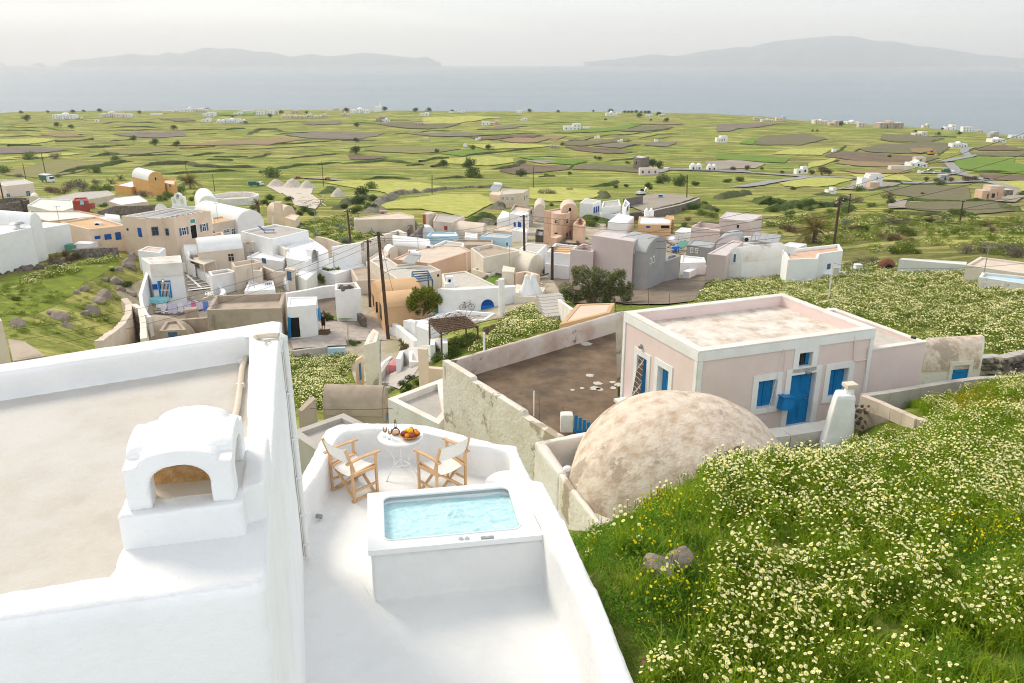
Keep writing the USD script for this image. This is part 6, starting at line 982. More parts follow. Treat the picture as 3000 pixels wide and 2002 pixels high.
for m, z_, pts in(('plough_ochre', 'R',[(270,218),(420,212),(600,238),(400,242)]),('plough_grey', 'R',[(780,222),(1120,206),(1240,201),(1290,235),(1080,248),(850,235)]),('plough_grey', 'R',[(0,310),(240,308),(480,330),(300,350),(0,358)]),('plough_ochre', 'R',[(1100,298),(1500,272),(2000,248),(2170,262),(1850,298),(1400,302)]),('plough_grey', 'R',[(1950,225),(2150,206),(2350,205),(2480,215),(2350,258),(2160,255)]),('vineyard_soil', 'R',[(1080,118),(1300,110),(1350,130),(1200,135)]),('plough_grey', 'R',[(2080,145),(2350,132),(2350,150),(2150,160)]),
('flower_field', 'R',[(0,260),(300,250),(380,262),(200,292),(0,290)]),('young_green', 'R',[(1480,75),(1760,76),(1740,92),(1500,90)]),('dry_field', 'R',[(700,330),(1100,315),(1230,335),(900,362)]),('flower_field', 'R',[(0,385),(400,355),(600,352),(380,375),(0,400)]),
('plough_grey', 'S',[(0,212),(350,215),(150,255),(0,262)]),('plough_grey', 'S',[(480,210),(950,215),(1000,230),(650,238),(470,222)]),('plough_brown', 'S',[(830,245),(1250,222),(1400,225),(1130,250),(950,265)]),('plough_ochre', 'S',[(1080,262),(1400,236),(1550,232),(1350,280),(1200,282)]),('plough_grey', 'S',[(950,190),(1150,160),(1290,165),(1150,185)]),('vineyard_soil', 'S',[(1530,275),(1900,248),(1990,260),(1850,285),(1650,305),(1540,298)]),('plough_grey', 'S',[(1720,305),(1900,282),(2040,290),(1930,318)]),
('plough_grey', 'S',[(2080,300),(2180,272),(2310,278),(2250,310)]),('plough_brown', 'S',[(1530,308),(1700,310),(1900,325),(2050,345),(1850,358),(1600,330)]),('young_green', 'S',[(1430,212),(1680,187),(2000,152),(2070,160),(1900,195),(1550,215)]),('vineyard_soil', 'S',[(1900,192),(2060,168),(2220,162),(2290,175),(2070,203),(1950,205)]),('plough_ochre', 'S',[(2000,150),(2300,137),(2350,142),(2350,155),(2200,158)]),('young_green', 'S',[(540,357),(900,332),(1130,340),(830,376)]),
('plough_brown', 'S',[(1085,478),(1240,427),(1550,442),(1568,466),(1400,483),(1190,500)]),('pale_yard', 'S',[(1270,405),(1420,400),(1480,412),(1400,428)]),('young_green', 'S',[(1200,377),(1600,397),(1700,407),(1600,433),(1430,420),(1290,395)]),('vineyard_soil', 'S',[(1582,468),(1622,437),(1750,422),(2050,452),(2050,488),(1800,470)]),('vineyard_soil', 'S',[(90,150),(560,132),(820,155),(600,188),(350,170)]),('plough_brown', 'S',[(40,362),(300,375),(330,385),(200,398),(60,396)]),('flower_field', 'S',[(560,110),(900,95),(1100,110),(700,150),(560,155)]),('flower_field', 'S',[(700,395),(1000,375),(1180,390),(1190,415),(1000,440),(720,425)]),('flower_field', 'S',[(850,290),(1200,285),(1500,300),(1250,320),(1000,330)]),('dry_field', 'S',[(300,300),(700,310),(830,325),(500,355),(150,330)]),
('plough_grey', 'D',[(0,312),(300,290),(640,296),(400,310),(100,355),(0,360)]),('vineyard_soil', 'D',[(330,402),(560,372),(720,377),(850,415),(640,463),(290,458)]),('young_green', 'D',[(170,450),(260,417),(345,407),(275,458)]),('vineyard_soil', 'D',[(1260,382),(1500,377),(1740,408),(1640,438),(1380,438),(1250,415)]),('vineyard_soil', 'D',[(1080,490),(1300,452),(1700,442),(1850,462),(1700,528),(1480,528),(1200,518)]),('plough_brown', 'D',[(820,545),(930,507),(1200,522),(1560,547),(1710,560),(1520,598),(1080,588)]),('plough_ochre', 'D',[(900,600),(1000,577),(1400,592),(1470,605),(1300,628),(1100,623)]),('plough_ochre', 'D',[(930,652),(1300,642),(1490,660),(1400,678),(1100,678)]),
('young_green', 'D',[(1800,582),(2000,547),(2280,562),(2270,600),(2350,610),(2500,690),(1950,658),(1850,640)]),('plough_brown', 'D',[(1960,482),(2200,452),(2350,490),(2350,500),(2000,503)]),('vineyard_soil', 'D',[(1950,517),(2350,512),(2450,550),(2000,543)]),('plough_brown', 'D',[(2000,682),(2350,692),(2480,740),(2100,728)]),('vineyard_soil', 'D',[(1260,802),(1500,767),(1900,772),(1940,830),(1930,886),(1600,883)]),('vineyard_soil', 'D',[(1420,902),(1700,894),(2150,897),(2200,940),(2330,960),(1900,1000),(1450,950)]),('pale_yard', 'D',[(930,800),(1050,737),(1110,737),(1270,742),(1410,752),(1180,803)]),('flower_field', 'D',[(470,752),(720,702),(1050,722),(900,768),(600,788)]),('young_green', 'D',[(0,532),(280,542),(560,562),(520,598),(300,588),(0,570)]),('pale_yard', 'D',[(-100,590),(100,577),(370,602),(300,638),(0,650)]),('flower_field', 'D',[(700,600),(900,560),(920,580),(700,640)]),('flower_field', 'D',[(2110,740),(2350,735),(2450,800),(2300,820),(2200,760)]),('flower_field', 'D',[(900,480),(560,490),(420,530),(800,540)]),('flower_field', 'D',[(880,660),(930,690),(1400,690),(1500,740),(1100,720)]),
('flower_field', 'B',[(700,245),(1000,225),(1500,245),(1740,285),(1250,350),(1180,320),(820,265)]),('flower_field', 'B',[(1170,440),(1400,380),(1700,345),(2010,345),(2200,400),(1900,540),(1530,470),(1230,470)]),('flower_field', 'C',[(430,290),(700,285),(1000,310),(1050,350),(880,400),(600,410),(430,380)]),('dry_field', 'A',[(0,180),(450,60),(900,70),(700,150),(300,210)])):parcel(m, z_, pts)
parcel('plough_ochre', 'D',[(1480,492),(1640,487),(1660,505),(1560,530),(1490,520)], 'earth_pit',2)
ground_patch('bare_plot', 'C',[(625,1060),(700,1000),(900,960),(1300,985),(1745,985),(2100,985),(2190,1050),(1900,1090),(1800,1240),(1330,1270),(1150,1250),(800,1260),(700,1190)], 'soil',.14);ground_patch('quarry_floor', 'B',[(230,270),(620,290),(600,340),(700,400),(640,470),(470,440),(420,370),(330,330)], 'sand',.2);ground_patch('building_yard', 'C',[(1230,440),(1340,370),(1480,340),(1700,350),(1840,370),(1690,420),(1480,465),(1380,490)], 'pale_yard',.25)
ground_patch('garden_plot', 'B',[(830,1340),(960,1355),(1000,1400),(880,1410),(790,1400)], 'young_green',.35)
def road(name, z_, pts, w, m='asphalt', lift=1.):
 Q=[at(p)for p in N(z_, *pts)];L=LineString([q[:2]for q in Q]).simplify(.1);d=np.mean([q[1]for q in Q]);n=max(2, int(L.length/max(2, d*.02)));V, Fs=[],[]
 for k in range(n+1):
  s=L.length*k/n;p=np.array(L.interpolate(s).coords[0]);e=np.array(L.interpolate(min(s+.5, L.length)).coords[0])-np.array(L.interpolate(max(s-.5,0)).coords[0]);e/=np.linalg.norm(e)+1e-9;nn=np.array([-e[1], e[0]])*w/2
  for o in(p-nn, p+nn):V.append((*o, T(*o)+(.15+.0009*d)*lift))
  if k:i=2*k-2;Fs+=[(i, i+2, i+1),(i+1, i+2, i+3)]
 me=trimesh.Trimesh(V, Fs, process=False);me.invert()if me.face_normals[:,2].mean()<0 else None;struct(name, me, m)
for z_, pts, w in(('D',[(-60,655),(0,660),(250,672),(480,690),(750,705),(1110,722)],6),('C',[(1480,165),(1560,140),(1700,138),(1900,145),(2281,160)],6),('D',[(1945,480),(1890,500),(1900,525),(1955,540),(1770,580),(1715,592)],6),('D',[(1780,600),(1810,640),(1850,670),(1890,690)],5.5),('D',[(2090,745),(2010,735),(1800,748),(1500,757),(1420,755)],7),('D',[(2100,745),(2200,770),(2270,815),(2290,855),(2200,900)],5),('D',[(1400,885),(1370,930),(1382,950)],4),('D',[(160,785),(420,742),(700,706)],7),('B',[(540,208),(700,215),(870,232)],4),('D',[(1540,672),(1750,680),(1890,690),(2080,735)],5.5)):road('road', z_, pts, w, 'asphalt' if w>5 else 'pale_yard')
def bank(z_, pts, h, wd, m='bank_green', name='terrace_bank', seed=0):
 """A grown-over terrace bank: an uneven ridge along the line, steep towards us."""
 Q=[at(p)for p in N(z_, *pts)];L=LineString([q[:2]for q in Q]);d=np.mean([q[1]for q in Q]);st_=max(.8, d*.006);n=max(4, min(260, int(L.length/st_)));qr=rnd(seed+int(L.length*10));X, Y, Z=[],[],[]
 cs_=np.array([(-1.,-.15),(-.75,.5),(-.35,.95),(.1,1.0),(.6,.75),(1.2,.2),(1.6,-.15)])
 for k in range(n+1):
  s=L.length*k/n;p=np.array(L.interpolate(s).coords[0]);e=np.array(L.interpolate(min(s+st_, L.length)).coords[0])-np.array(L.interpolate(max(s-st_,0)).coords[0]);e/=np.linalg.norm(e)+1e-9;nn=np.array([-e[1], e[0]]);nn=nn if nn[1]>0 else-nn
  ta=min(1, k/3,(n-k)/3)if n>8 else 1;hh=h*.55*ta*(.5+.8*meshkit.noise(np.array([s/(h*3.5), seed,0])));ww=wd*.8*(.7+.6*meshkit.noise(np.array([s/(wd*3), seed+5,0])))
  o=p[None]+cs_[:, :1]*nn*ww+qr.normal(size=(7,2))*.1*wd;X.append(o[:,0]);Y.append(o[:,1]);Z.append(terr(o[:,0], o[:,1])+cs_[:,1]*hh+qr.normal(size=7)*.08*hh)
 g=grid_mesh(np.array(X), np.array(Y), np.array(Z));g.invert()if g.face_normals[:,2].mean()<0 else None;struct(name, g, m, smooth=True)
BK=dict(R=[(1.0,[(0,158),(130,150),(300,140)]),(1.6,[(0,170),(250,175),(380,188),(520,200)]),(1.5,[(0,195),(280,200)]),(1.6,[(0,240),(200,232),(330,235)]),(3,[(380,275),(520,268),(640,258)]),(2,[(60,305),(280,300)]),(1.8,[(600,150),(780,137),(1000,140),(1120,150)]),(2.4,[(720,180),(900,172),(1110,178)]),(1.3,[(530,198),(800,200),(1020,190),(1200,185)]),(1.3,[(760,222),(1000,222),(1130,218)]),(1.6,[(1200,195),(1430,190),(1560,186)]),(3,[(1560,190),(1680,182)]),(1,[(1370,222),(1490,218)]),(3.2,[(1710,225),(1770,195),(1880,187),(1940,205)]),(1.5,[(1880,225),(2050,212),(2200,205)]),(1.6,[(760,270),(930,258)]),(2.6,[(520,308),(700,314),(880,296),(930,292)]),(2,[(0,392),(200,382),(300,394)]),(3,[(620,377),(720,367),(830,360)]),(2.6,[(830,377),(1100,364),(1250,358)]),(2.8,[(1280,378),(1450,358),(1550,346)]),(1.8,[(1240,320),(1380,314),(1480,308)]),(1,[(1560,330),(1900,318),(2250,294)]),(1.5,[(1800,292),(2050,286),(2350,268)]),(1.8,[(1480,378),(1700,380)]),(3,[(1700,388),(1810,375),(1860,350)]),(2,[(1430,397),(1600,402)]),(3.2,[(360,497),(500,474),(700,442),(850,412),(920,407)]),(3.4,[(960,444),(1100,430),(1300,424),(1350,442),(1500,452),(1780,444)]),(2,[(1070,492),(1300,490),(1700,477)]),(2.6,[(1870,464),(2050,438),(2350,412)]),(1.6,[(1950,390),(2150,374),(2350,352)]),(1.3,[(1600,150),(1900,140),(2100,135)]),(1.2,[(300,222),(480,226),(640,232)]),(1.3,[(380,100),(480,120),(620,128)])],
S=[(3.5,[(0,424),(150,414),(300,404),(480,424)]),(1.3,[(0,268),(240,262)]),(1.6,[(340,222),(600,200),(800,195)]),(1.6,[(650,243),(900,237),(1150,223),(1400,213)]),(1.3,[(1010,268),(1250,246),(1400,233)]),(1.2,[(940,192),(1040,183)]),(2.2,[(540,412),(640,392),(740,386)]),(1.7,[(800,378),(950,359),(1120,343),(1380,321)]),(1.6,[(450,437),(570,432)]),(2.6,[(630,447),(710,432)]),(3,[(1020,463),(1150,458),(1220,423),(1270,403)]),(1,[(1290,374),(1500,380),(1600,385)]),(1.4,[(1570,464),(1600,427),(1700,417)]),(1.5,[(1530,275),(1740,241),(2000,223),(2130,206),(2280,181)]),(1.2,[(1680,305),(1850,281),(2000,263)]),(1.1,[(1910,320),(2060,296)]),(1.4,[(2130,261),(2280,236)]),(1.3,[(1370,155),(1500,141),(1660,136)]),(1.2,[(690,129),(900,113)]),(1.4,[(1800,410),(1980,397),(2040,382)]),(2.2,[(150,533),(260,523),(480,528)]),(2.4,[(620,533),(880,518)]),(1.5,[(1360,517),(1470,512)]),(2.6,[(1700,582),(1850,577),(1900,547)]),(1.1,[(0,150),(200,140),(500,120)]),(1.0,[(800,120),(1000,95),(1300,90)]),(1.0,[(0,322),(160,310),(320,296)]),(1.2,[(2050,250),(2330,215)])],
D=[(1.6,[(850,546),(930,512),(990,464)]),(1.2,[(1060,507),(1110,482)]),(1.4,[(1640,440),(1660,422),(1740,410)]),(1.2,[(1690,540),(1760,477)]),(1.6,[(810,602),(900,587),(940,572)]),(2,[(1940,667),(2200,667),(2350,680)]),(1.6,[(1420,892),(1480,884),(1700,891),(1930,894),(2150,890)]),(1.6,[(2170,908),(2230,952),(2340,972)]),(1.6,[(1270,742),(1400,747),(1430,757)]),(1.3,[(1180,810),(1400,772)]),(3,[(30,874),(120,854),(240,828)]),(3.5,[(300,890),(430,920),(530,905)]),(3,[(400,968),(600,926),(760,910)]),(2,[(750,838),(1000,856)]),(1.3,[(1650,395),(1830,400)]),(2.4,[(700,945),(950,920),(1050,950)]),(1.5,[(1360,985),(1600,1000),(1900,1010)])],
B=[(2.6,[(1100,500),(1160,420),(1290,350),(1500,330)]),(2.2,[(1500,330),(1750,300),(1900,285),(2281,290)]),(2.6,[(700,340),(760,300),(800,290)]),(2.4,[(1900,590),(2050,560),(2180,590)]),(2,[(800,470),(950,400),(1050,350)])], C=[(3,[(0,560),(100,590),(170,600)]),(2.6,[(150,470),(230,430),(270,400)]),(2.6,[(860,540),(1000,560),(1080,590)]),(2,[(1680,475),(1850,450),(1980,475)]),(2.6,[(1020,330),(1060,350),(1050,380)])])
for zz_, L_ in BK.items():
 for k,(h, pts)in enumerate(L_):rocky=zz_ in 'BC' and k<2;bank(zz_, pts, h, h*.8, 'bank_rock' if rocky else('bank_dark' if k%3==1 else 'bank_green'), seed=k)
 # sand piles
for x, y, w, h in((310,275,175,65),(450,285,200,80),(570,292,160,75),(830,360,150,80)):
 q=at(N('B',(x, y)));s_=np.linalg.norm(q)/F/2.851;u, v=np.meshgrid(np.linspace(0,2*math.pi,33), np.linspace(0,1,12), indexing='ij');r=w/2*s_
 g=grid_mesh(q[0]+r*v*np.cos(u), q[1]+r*v*np.sin(u), q[2]-.3+h*s_*.95*(.5+.5*np.cos(v*math.pi))**.8);g.merge_vertices();solo('sand_pile', lumpy(g,.6,.5, int(x)), 'sand', {310:'smooth pale sand pile, leftmost of the three behind the houses',450:'middle pale sand pile with rough top',570:'rubble-strewn sand pile behind the scrap timber',830:'long pale gravel slope right of the sand piles'}[x], 'sand pile', smooth=True)
 # ---------- far houses
def far_house(z_, x0, y0, x1, y1, label, style='b', wall=WP, name='far_house'):
 (px0, py0),(px1, py1)=N(z_,(x0, y0),(x1, y1));b=at(((px0+px1)/2, py1));s_=np.linalg.norm(b)/F;w=(px1-px0)*s_;h=max(2.2,(py1-py0)*s_/math.cos(math.atan2(-b[2], b[1])))*.92
 t=thing(name, label, 'house', b);q=rnd(int(x0+y0*7));d=w*q.uniform(.55,.8)if style!='l' else w*.3;d=max(d,3.5);cx_, cy2, z0=b[0], b[1]+d/2, b[2]-2
 def bl(u0, u1, hh, dy=0, dd=None, z=None):return box((cx_+(u0+u1)/2*w, cy2+dy,(z0+b[2]+hh)/2),((u1-u0)*w, dd or d, b[2]+hh-z0))
 segs={'b':[(-.5,.5,1,0)], 't':[(-.5,.05,.62,-.3),(.05,.5,1,0)], 'l':[(-.5,.5,1,0)], 'v':[(-.5,.0,.62,0),(.05,.5,.62,0)], '3':[(-.5,-.18,.75,0),(-.16,.16,.9,.3),(.18,.5,.7,-.2)], 'r':[(-.5+k/n_,-.5+(k+.86)/n_,.72+.28*q.rand(), q.uniform(-.5,.5))for n_ in[max(3, int(w/9))]for k in range(n_)], 'x':[(-.5,.1,.7,-.4),(-.1,.5,1,.3),(-.2,.15,.85,-.8)]}[style]
 for k,(u0, u1, hh, dy)in enumerate(segs):
  part(t, 'wall', bl(u0, u1, h*hh, dy), wall);rp=part(t, 'roof', box((cx_+(u0+u1)/2*w, cy2+dy, b[2]+h*hh+.05),((u1-u0)*w*.94, d*.94,.1)), 'roof_screed')
  if style in 'v' or(style in '3r' and k%2):c=ball((cx_+(u0+u1)/2*w, cy2+dy, b[2]+h*hh),((u1-u0)*w*.46, d*.46, h*.4),2);part(t, 'vault', c, wall, smooth=True)
  wn=max(1, int((u1-u0)*w/3.2))
  if h>2.4:
   for j in range(wn):
    for zz_ in([.45]if h*hh<5 else[.25,.7]):
     X=cx_+w*(u0+(u1-u0)*(j+.5)/wn);part(t, 'window', box((X, cy2+dy-d/2-.02, b[2]+h*hh*zz_),(.9,.06,1.2)), 'blue_grey_paint' if q.rand()<.6 else 'dark_glass')
 return t
PB, BB, SB, CB='peach_plaster', 'beige_plaster', 'salmon_plaster', 'cream_plaster'
FH=dict(R=[(375,82,498,117, 'row of white vaulted houses, leftmost building on the plain', 'r', WP),(655,120,677,135, 'tiny white hut in the fields right of the leftmost white row', 'b', WP),(553,102,564,112, 'tiny white shed just left of the cream complex near the shore', 'b', WP),(690,78,820,105, 'cream and white building complex near the left shore', 'r', CB),(825,82,895,103, 'white block at the right end of the cream shore complex', 't', WP),(1040,77,1110,88, 'long low white house left of the shoreline trees', 'l', WP),(1128,57,1180,68, 'small white house under two trees on the left shoreline', 'b', WP),(1235,50,1262,68, 'small white cube at the left of the shore cluster', 'b', WP),(1270,42,1330,66, 'tall white house in the middle of the left shore cluster', '3', WP),(1335,45,1430,70, 'broad pale house at the right of the left shore cluster', 'r', CB),(1388,112,1442,137, 'white double house in the fields, left of the white domes', 't', WP),(1400,72,1470,98, 'white house of stacked cubes above the white domes', 'x', WP),(1492,120,1540,142, 'white domed house, leftmost of three', 'v', WP),(1545,116,1640,142, 'long row of white domes, middle of three', 'r', WP),(1642,118,1685,138, 'white domed house, rightmost of three', 'v', WP),(1608,68,1660,88, 'small white house on a green strip near the shore', 't', WP),(1665,57,1740,70, 'long white roofs along the shore left of the green strip', 'l', WP),(1765,63,1812,88, 'white cube house right of the green shore strip', 'b', WP),(1838,60,1880,86, 'white half of a pair of houses near the shore', 'b', WP),(1882,57,1912,80, 'peach half of a pair of houses near the shore', 'b', PB),(2010,57,2052,80, 'pink house alone near the shore', 'b', SB),(1940,84,2000,113, 'beige row house, first from the left', 'v', BB),(2003,90,2072,113, 'beige row house, second from the left', 'r', BB),(2076,90,2110,112, 'beige row house, third from the left', 'v', PB),(2112,83,2162,110, 'beige row house, fourth and tallest', 'r', CB),(2166,90,2213,110, 'beige row house, fifth from the left', 'v', BB),(2215,83,2258,108, 'beige row house at the right end', '3', BB),(2255,47,2290,57, 'flat white house on the shore below the middle of the left island', 'l', WP),(2295,40,2330,56, 'yellowish house on the shore below the left island', 'b', CB)],
S=[(20,38,58,60, 'beige house at the shore left of the long white hotel', 'b', BB),(62,47,190,75, 'long white hotel of many cubes on the shore', 'r', WP),(0,72,45,100, 'beige house below the long white shore hotel', '3', BB),(240,97,300,135, 'unfinished brown two-storey house with white neighbour', 'x', OC),(285,115,332,140, 'white house joined to the unfinished brown house', '3', WP),(505,142,570,158, 'long low pink house right of the unfinished brown one', 'l', SB),(540,70,600,95, 'white house with long wing near the middle shore', 't', WP),(740,63,772,74, 'flat white house at the middle shore', 'l', WP),(800,57,850,72, 'white triangular-looking house at the middle shore', 't', WP),(967,133,1018,160, 'white block of a white and pink pair', 'b', WP),(1020,130,1086,155, 'pink block of a white and pink pair', 't', SB),(1205,56,1245,75, 'white house standing alone on the middle shore', 'b', WP),(1235,110,1280,128, 'white house behind the white and pink pair', 'x', WP),(1535,150,1645,192, 'large white house with stepped tower in the middle of the plain', 't', WP),(1668,168,1708,181, 'long low white shed right of the stepped white house', 'l', WP),(1825,68,1895,96, 'white two-part house near the right middle shore', '3', WP),(1898,68,1925,84, 'small white house right of the two-part house', 'b', WP),(2100,84,2142,98, 'flat white house under trees at the right middle shore', 'l', WP),(2190,85,2230,98, 'cluster of small pale huts right of the shore trees', 'r', CB),(565,245,598,263, 'lone pinkish field hut', 'b', PB),(922,242,957,262, 'lone white field hut', 't', WP),(840,297,865,308, 'tiny white field hut below the lone white one', 'b', WP),(1745,232,1780,249, 'small white hut on the wall line left of the vineyard', 't', WP),(1905,256,1938,275, 'small white hut between two dark plots', 't', WP),(2158,262,2182,277, 'small white hut at the end of a field wall', 'b', WP),(1435,298,1500,316, 'row of pale ruined arches in the fields', 'r', OC),(2055,455,2180,500, 'long low pinkish house with chimney beside the road', 'l', 'pink_plaster')],
C=[(1778,82,1868,140, 'white barrel-vaulted house, left of the road pair', 'v', WP),(1920,90,1990,145, 'white vaulted house with blue door, right of the road pair', 'v', WP)],
D=[(0,390,80,438, 'bright white house of many steps in the middle of the fields', 'x', WP),(890,495,915,513, 'tiny white hut at the corner of the dark plot', 'b', WP),(285,247,345,263, 'beige long house at the right shore, first from the left', 'l', BB),(350,262,440,284, 'pinkish row of houses on the right shore', 'r', BB),(455,247,500,276, 'pinkish tall house beside a blue roof on the right shore', 'b', PB),(500,238,527,265, 'small pale house with light blue roof on the right shore', 'b', 'pale_blue_plaster'),(750,268,850,299, 'broad white shore house with dark openings', 'r', CB),(865,277,928,310, 'terracotta house at the right shore', 't', SB),(1000,277,1088,298, 'white low houses behind dark trees at the right shore', 'r', WP),(1085,290,1130,324, 'tall beige shore house', 'b', BB),(1255,290,1425,330, 'long row of unfinished brown houses at the right shore', 'r', OC),(1580,297,1628,328, 'white and beige shore house with flagpole', 't', CB),(1753,307,1820,347, 'white stepped shore house', 't', WP),(1885,322,1945,358, 'white cube house with small windows at the shore', 'b', WP),(1520,360,1602,389, 'beige house with arches above the shore fields', 't', CB),(1812,445,1910,478, 'cluster of white houses beside the bending road', 'r', WP),(1995,346,2035,363, 'flat cream house near the right shore', 'l', CB),(2092,362,2150,402, 'grey unfinished house near the right shore', 'x', 'concrete'),(2115,412,2207,438, 'white row at the far right', 'r', WP),(1525,556,1592,590, 'peach upper house beside the road junction', 'b', PB),(1488,590,1600,628, 'white house with arch below the peach house', '3', WP),(1340,622,1500,650, 'long low white roof left of the arched white house', 'l', CB),(610,627,690,680, 'white house with arched porch between brown trees', 't', WP),(1108,688,1255,782, 'large white two-storey house in a walled yard', 'x', WP),(1172,747,1238,788, 'brick-coloured annex in front of the large white two-storey house', 'b', SB),(850,806,910,833, 'small white house below the walled yard', 't', WP),(2028,788,2170,880, 'peach two-storey house at the right edge of the vineyard', 'x', 'salmon_plaster'),(2205,817,2256,850, 'small grey stone hut beside the curving lane', 'b', 'stone_wall'),(1712,692,1775,736, 'grey-white shed beside the road junction', 'b', 'grey_roof'),(2265,387,2400,410, 'long white house at the far right edge', 'l', WP)])
for zz_, L_ in FH.items():
 for f_ in L_:far_house(zz_, *f_)
def church_far():
 b=at(N('S',(250,68)));s_=np.linalg.norm(b)/F/2.35;t=thing('far_church', 'white shore church with thin spire', 'church', b);part(t, 'nave', box(b+[0,4,3],(40*s_,8,9)), WP);part(t, 'spire', lathe([(2,0),(1.6,10),(.1,17),(0,17)],10, b+[4,4,0]), WP)
church_far()
# two-storey grey stone house, peach vaulted house in the fields at left
b=Hs('stone_villa', 'grey two-storey stone house with pale roof beside the vineyard', 'C',[(1302,30),(1365,40),(1432,28),(1340,12)], 'stone_wall', 'roof_screed',6.6, par=.2);Wn(b, 'C',(1312,45,1320,58),(1335,45,1343,58), bars=False);Wn(b, 'C',(1318,75,1330,92), kind='door', pane='dark_opening', frame='beige_plaster', arch=True)
Hs('porch', 'pale arched porch at the foot of the grey stone villa', 'C',[(1312,68),(1345,72),(1350,62),(1320,60)], 'cream_plaster', 'roof_screed',3.2, par=.1)
ov_=Vt_('orange_vault_house', 'orange house with big white vaulted roof beside a palm at left', 'A',(1240,230),(1372,225),(1230,190), 'orange_plaster', WP,5.0,3.0);Wn(ov_, 'A',(1292,198,1308,226), frame=WT, bars=False)
b=Hs('orange_annex', 'flat orange annex left of the white vaulted roof', 'A',[(955,262),(1095,282),(1262,250),(1140,215)], 'orange_plaster', WP,3.2, par=.35);b=Hs('orange_annex', 'orange annex with small pillars right of the white vaulted roof', 'A',[(1345,240),(1455,262),(1470,212),(1370,208)], 'orange_plaster', 'peach_plaster',4.4, par=.6);Wn(b, 'A',(1412,258,1432,280), frame=WT)
Hs('orange_porch', 'low orange porch with white roof in front of the orange vaulted house', 'A',[(1240,262),(1310,285),(1345,255),(1265,240)], 'orange_plaster', WP,2.6, par=.1)
b=Vt_('peach_dome_house', 'small peach domed house among gardens in the village centre-left', 'B',(375,515),(470,500),(330,470), 'peach_plaster', 'peach_plaster',2.0,1.6);q=at(N('B',(330,455)),4.2);part(b['t'], 'chimney', box(q,(1.3,1.0,2.2)), 'peach_plaster');Hs('peach_dome_house', 'low peach annex in front of the small peach dome', 'B',[(380,535),(470,560),(505,515),(440,505)], 'peach_plaster', 'peach_plaster',2.0, par=.1)
Hs('beige_flat_roof', 'long beige flat roof between shrubs at left', 'A',[(420,372),(640,400),(960,345),(900,310),(640,325)], 'beige_plaster', 'concrete',2.0, par=.1);Hs('white_flat_roof', 'white and beige roofs under bare trees at left', 'A',[(905,400),(1010,430),(1240,400),(1160,350),(960,370)], 'beige_plaster', WP,2.2, par=.1);Wr('stone_wall', 'dark stone garden wall in front of the roofs under bare trees', 'A',[(830,480),(950,440),(1100,440),(1320,430)],2.0,.6, 'stone_wall', lump=.15, seg=1.5)
Wr('stone_wall', 'grey stone wall with plants beside the left white house', 'A',[(612,800),(780,790),(965,785)],1.2,.6, 'stone_wall', lump=.12, seg=1.2)
# ---------- poles and wires
def pole(z_, top, bot, r, label, arms=0, name='utility_pole', m='pole_wood', lamp=False, h0=0):
 b=at(N(z_, bot));tpt=aty(N(z_, top), b[1]);t=thing(name, label, 'pole', b);part(t, 'shaft', tube([b-[0,0,.5],(b+tpt)/2, tpt],[r, r*.9, r*.75],8), m, smooth=40)
 for k in range(arms):p=line_ext(tpt, b,.03+.05*k);part(t, 'crossarm', box(p,(1.0,.1,.1)), 'dark_wood');[part(t, 'insulator', lathe([(0,0),(.05,0),(.06,.12),(0,.16)],8, p+[x,0,.05]), 'white_metal')for x in(-.42,0,.42)]
 if lamp:p=line_ext(tpt, b,.38);part(t, 'lamp_arm', tube([p, p+[.9,-.2,.5], p+[2.4,-.3,.7]],.04,6), 'grey_metal');part(t, 'lamp_head', ball(p+[2.7,-.3,.68],(.4,.16,.09),2), 'grey_metal')
 return tpt, b
tops={}
for k, z_, tp, bt, r, lab, kw in(('a', 'B',(905,470),(952,945),.16, 'tall brown utility pole leaning by the white facade', dict(arms=1)),('b', 'B',(1075,720),(1095,1285),.17, 'dark utility pole beside the ochre vaults', dict(arms=1)),('c', 'B',(1163,655),(1250,1560),.19, 'tallest leaning utility pole in front of the ochre vaults, with lamp arm', dict(arms=1, lamp=True)),('d', 'B',(692,65),(707,270),.16, 'thin distant pole beside the sand piles', {}),('e', 'B',(1613,180),(1613,340),.16, 'thin distant pole in front of the yellow flower field', {}),('f', 'C',(383,515),(392,985),.17, 'utility pole left of the curved salmon villa', dict(arms=1)),('g', 'C',(578,525),(575,745),.15, 'utility pole directly before the curved salmon villa', dict(arms=1)),('h', 'C',(623,780),(620,1060),.2, 'thick dark pole left of the mauve house', dict(arms=1)),('i', 'C',(463,110),(463,285),.17, 'distant pole beside the ploughed brown field', {}),('j', 'C',(1750,180),(1745,375),.17, 'pole with lamp at the building yard', {}),
('k', 'O',(375,95),(245,1075),.19, 'tall leaning utility pole beside the right white courtyard house', dict(arms=2)),('l', 'D',(1885,885),(1858,1055),.15, 'distant pole on the green slope at right', dict(arms=1)),('m', 'D',(1024,830),(1005,990),.15, 'distant pole above the palm at right', dict(arms=1)),('n', 'A',(345,0),(385,190),.2, 'pole behind the truck at far left', {}),('o', 'A',(190,85),(215,210),.18, 'short pole left of the truck at far left', {}),('p', 'A',(1548,60),(1556,160),.14, 'thin pole behind the left palm tree', {}),('q', 'A',(1775,175),(1795,320),.15, 'pole on the green field right of the left palm tree', {}),('r', 'A',(-2,240),(35,420),.2, 'dark pole at the left edge beside the pink cottage', {}),('s', 'A',(178,390),(212,522),.26, 'thick dark pole behind the left white house', {})):tops[k]=pole(z_, tp, bt, r, lab, **kw)
tops['t']=pole('O',(278,980),(210,1515),.06, 'pale thin metal pole with wires behind the pink house roof', name='metal_pole', m='old_white_plaster');p=line_ext(*tops['t'],.1);solo('meter_cabinet', box(p+[.35,0,-.3],(.45,.25,.6)), 'concrete', 'small grey box on the pale thin pole behind the pink house', 'box')
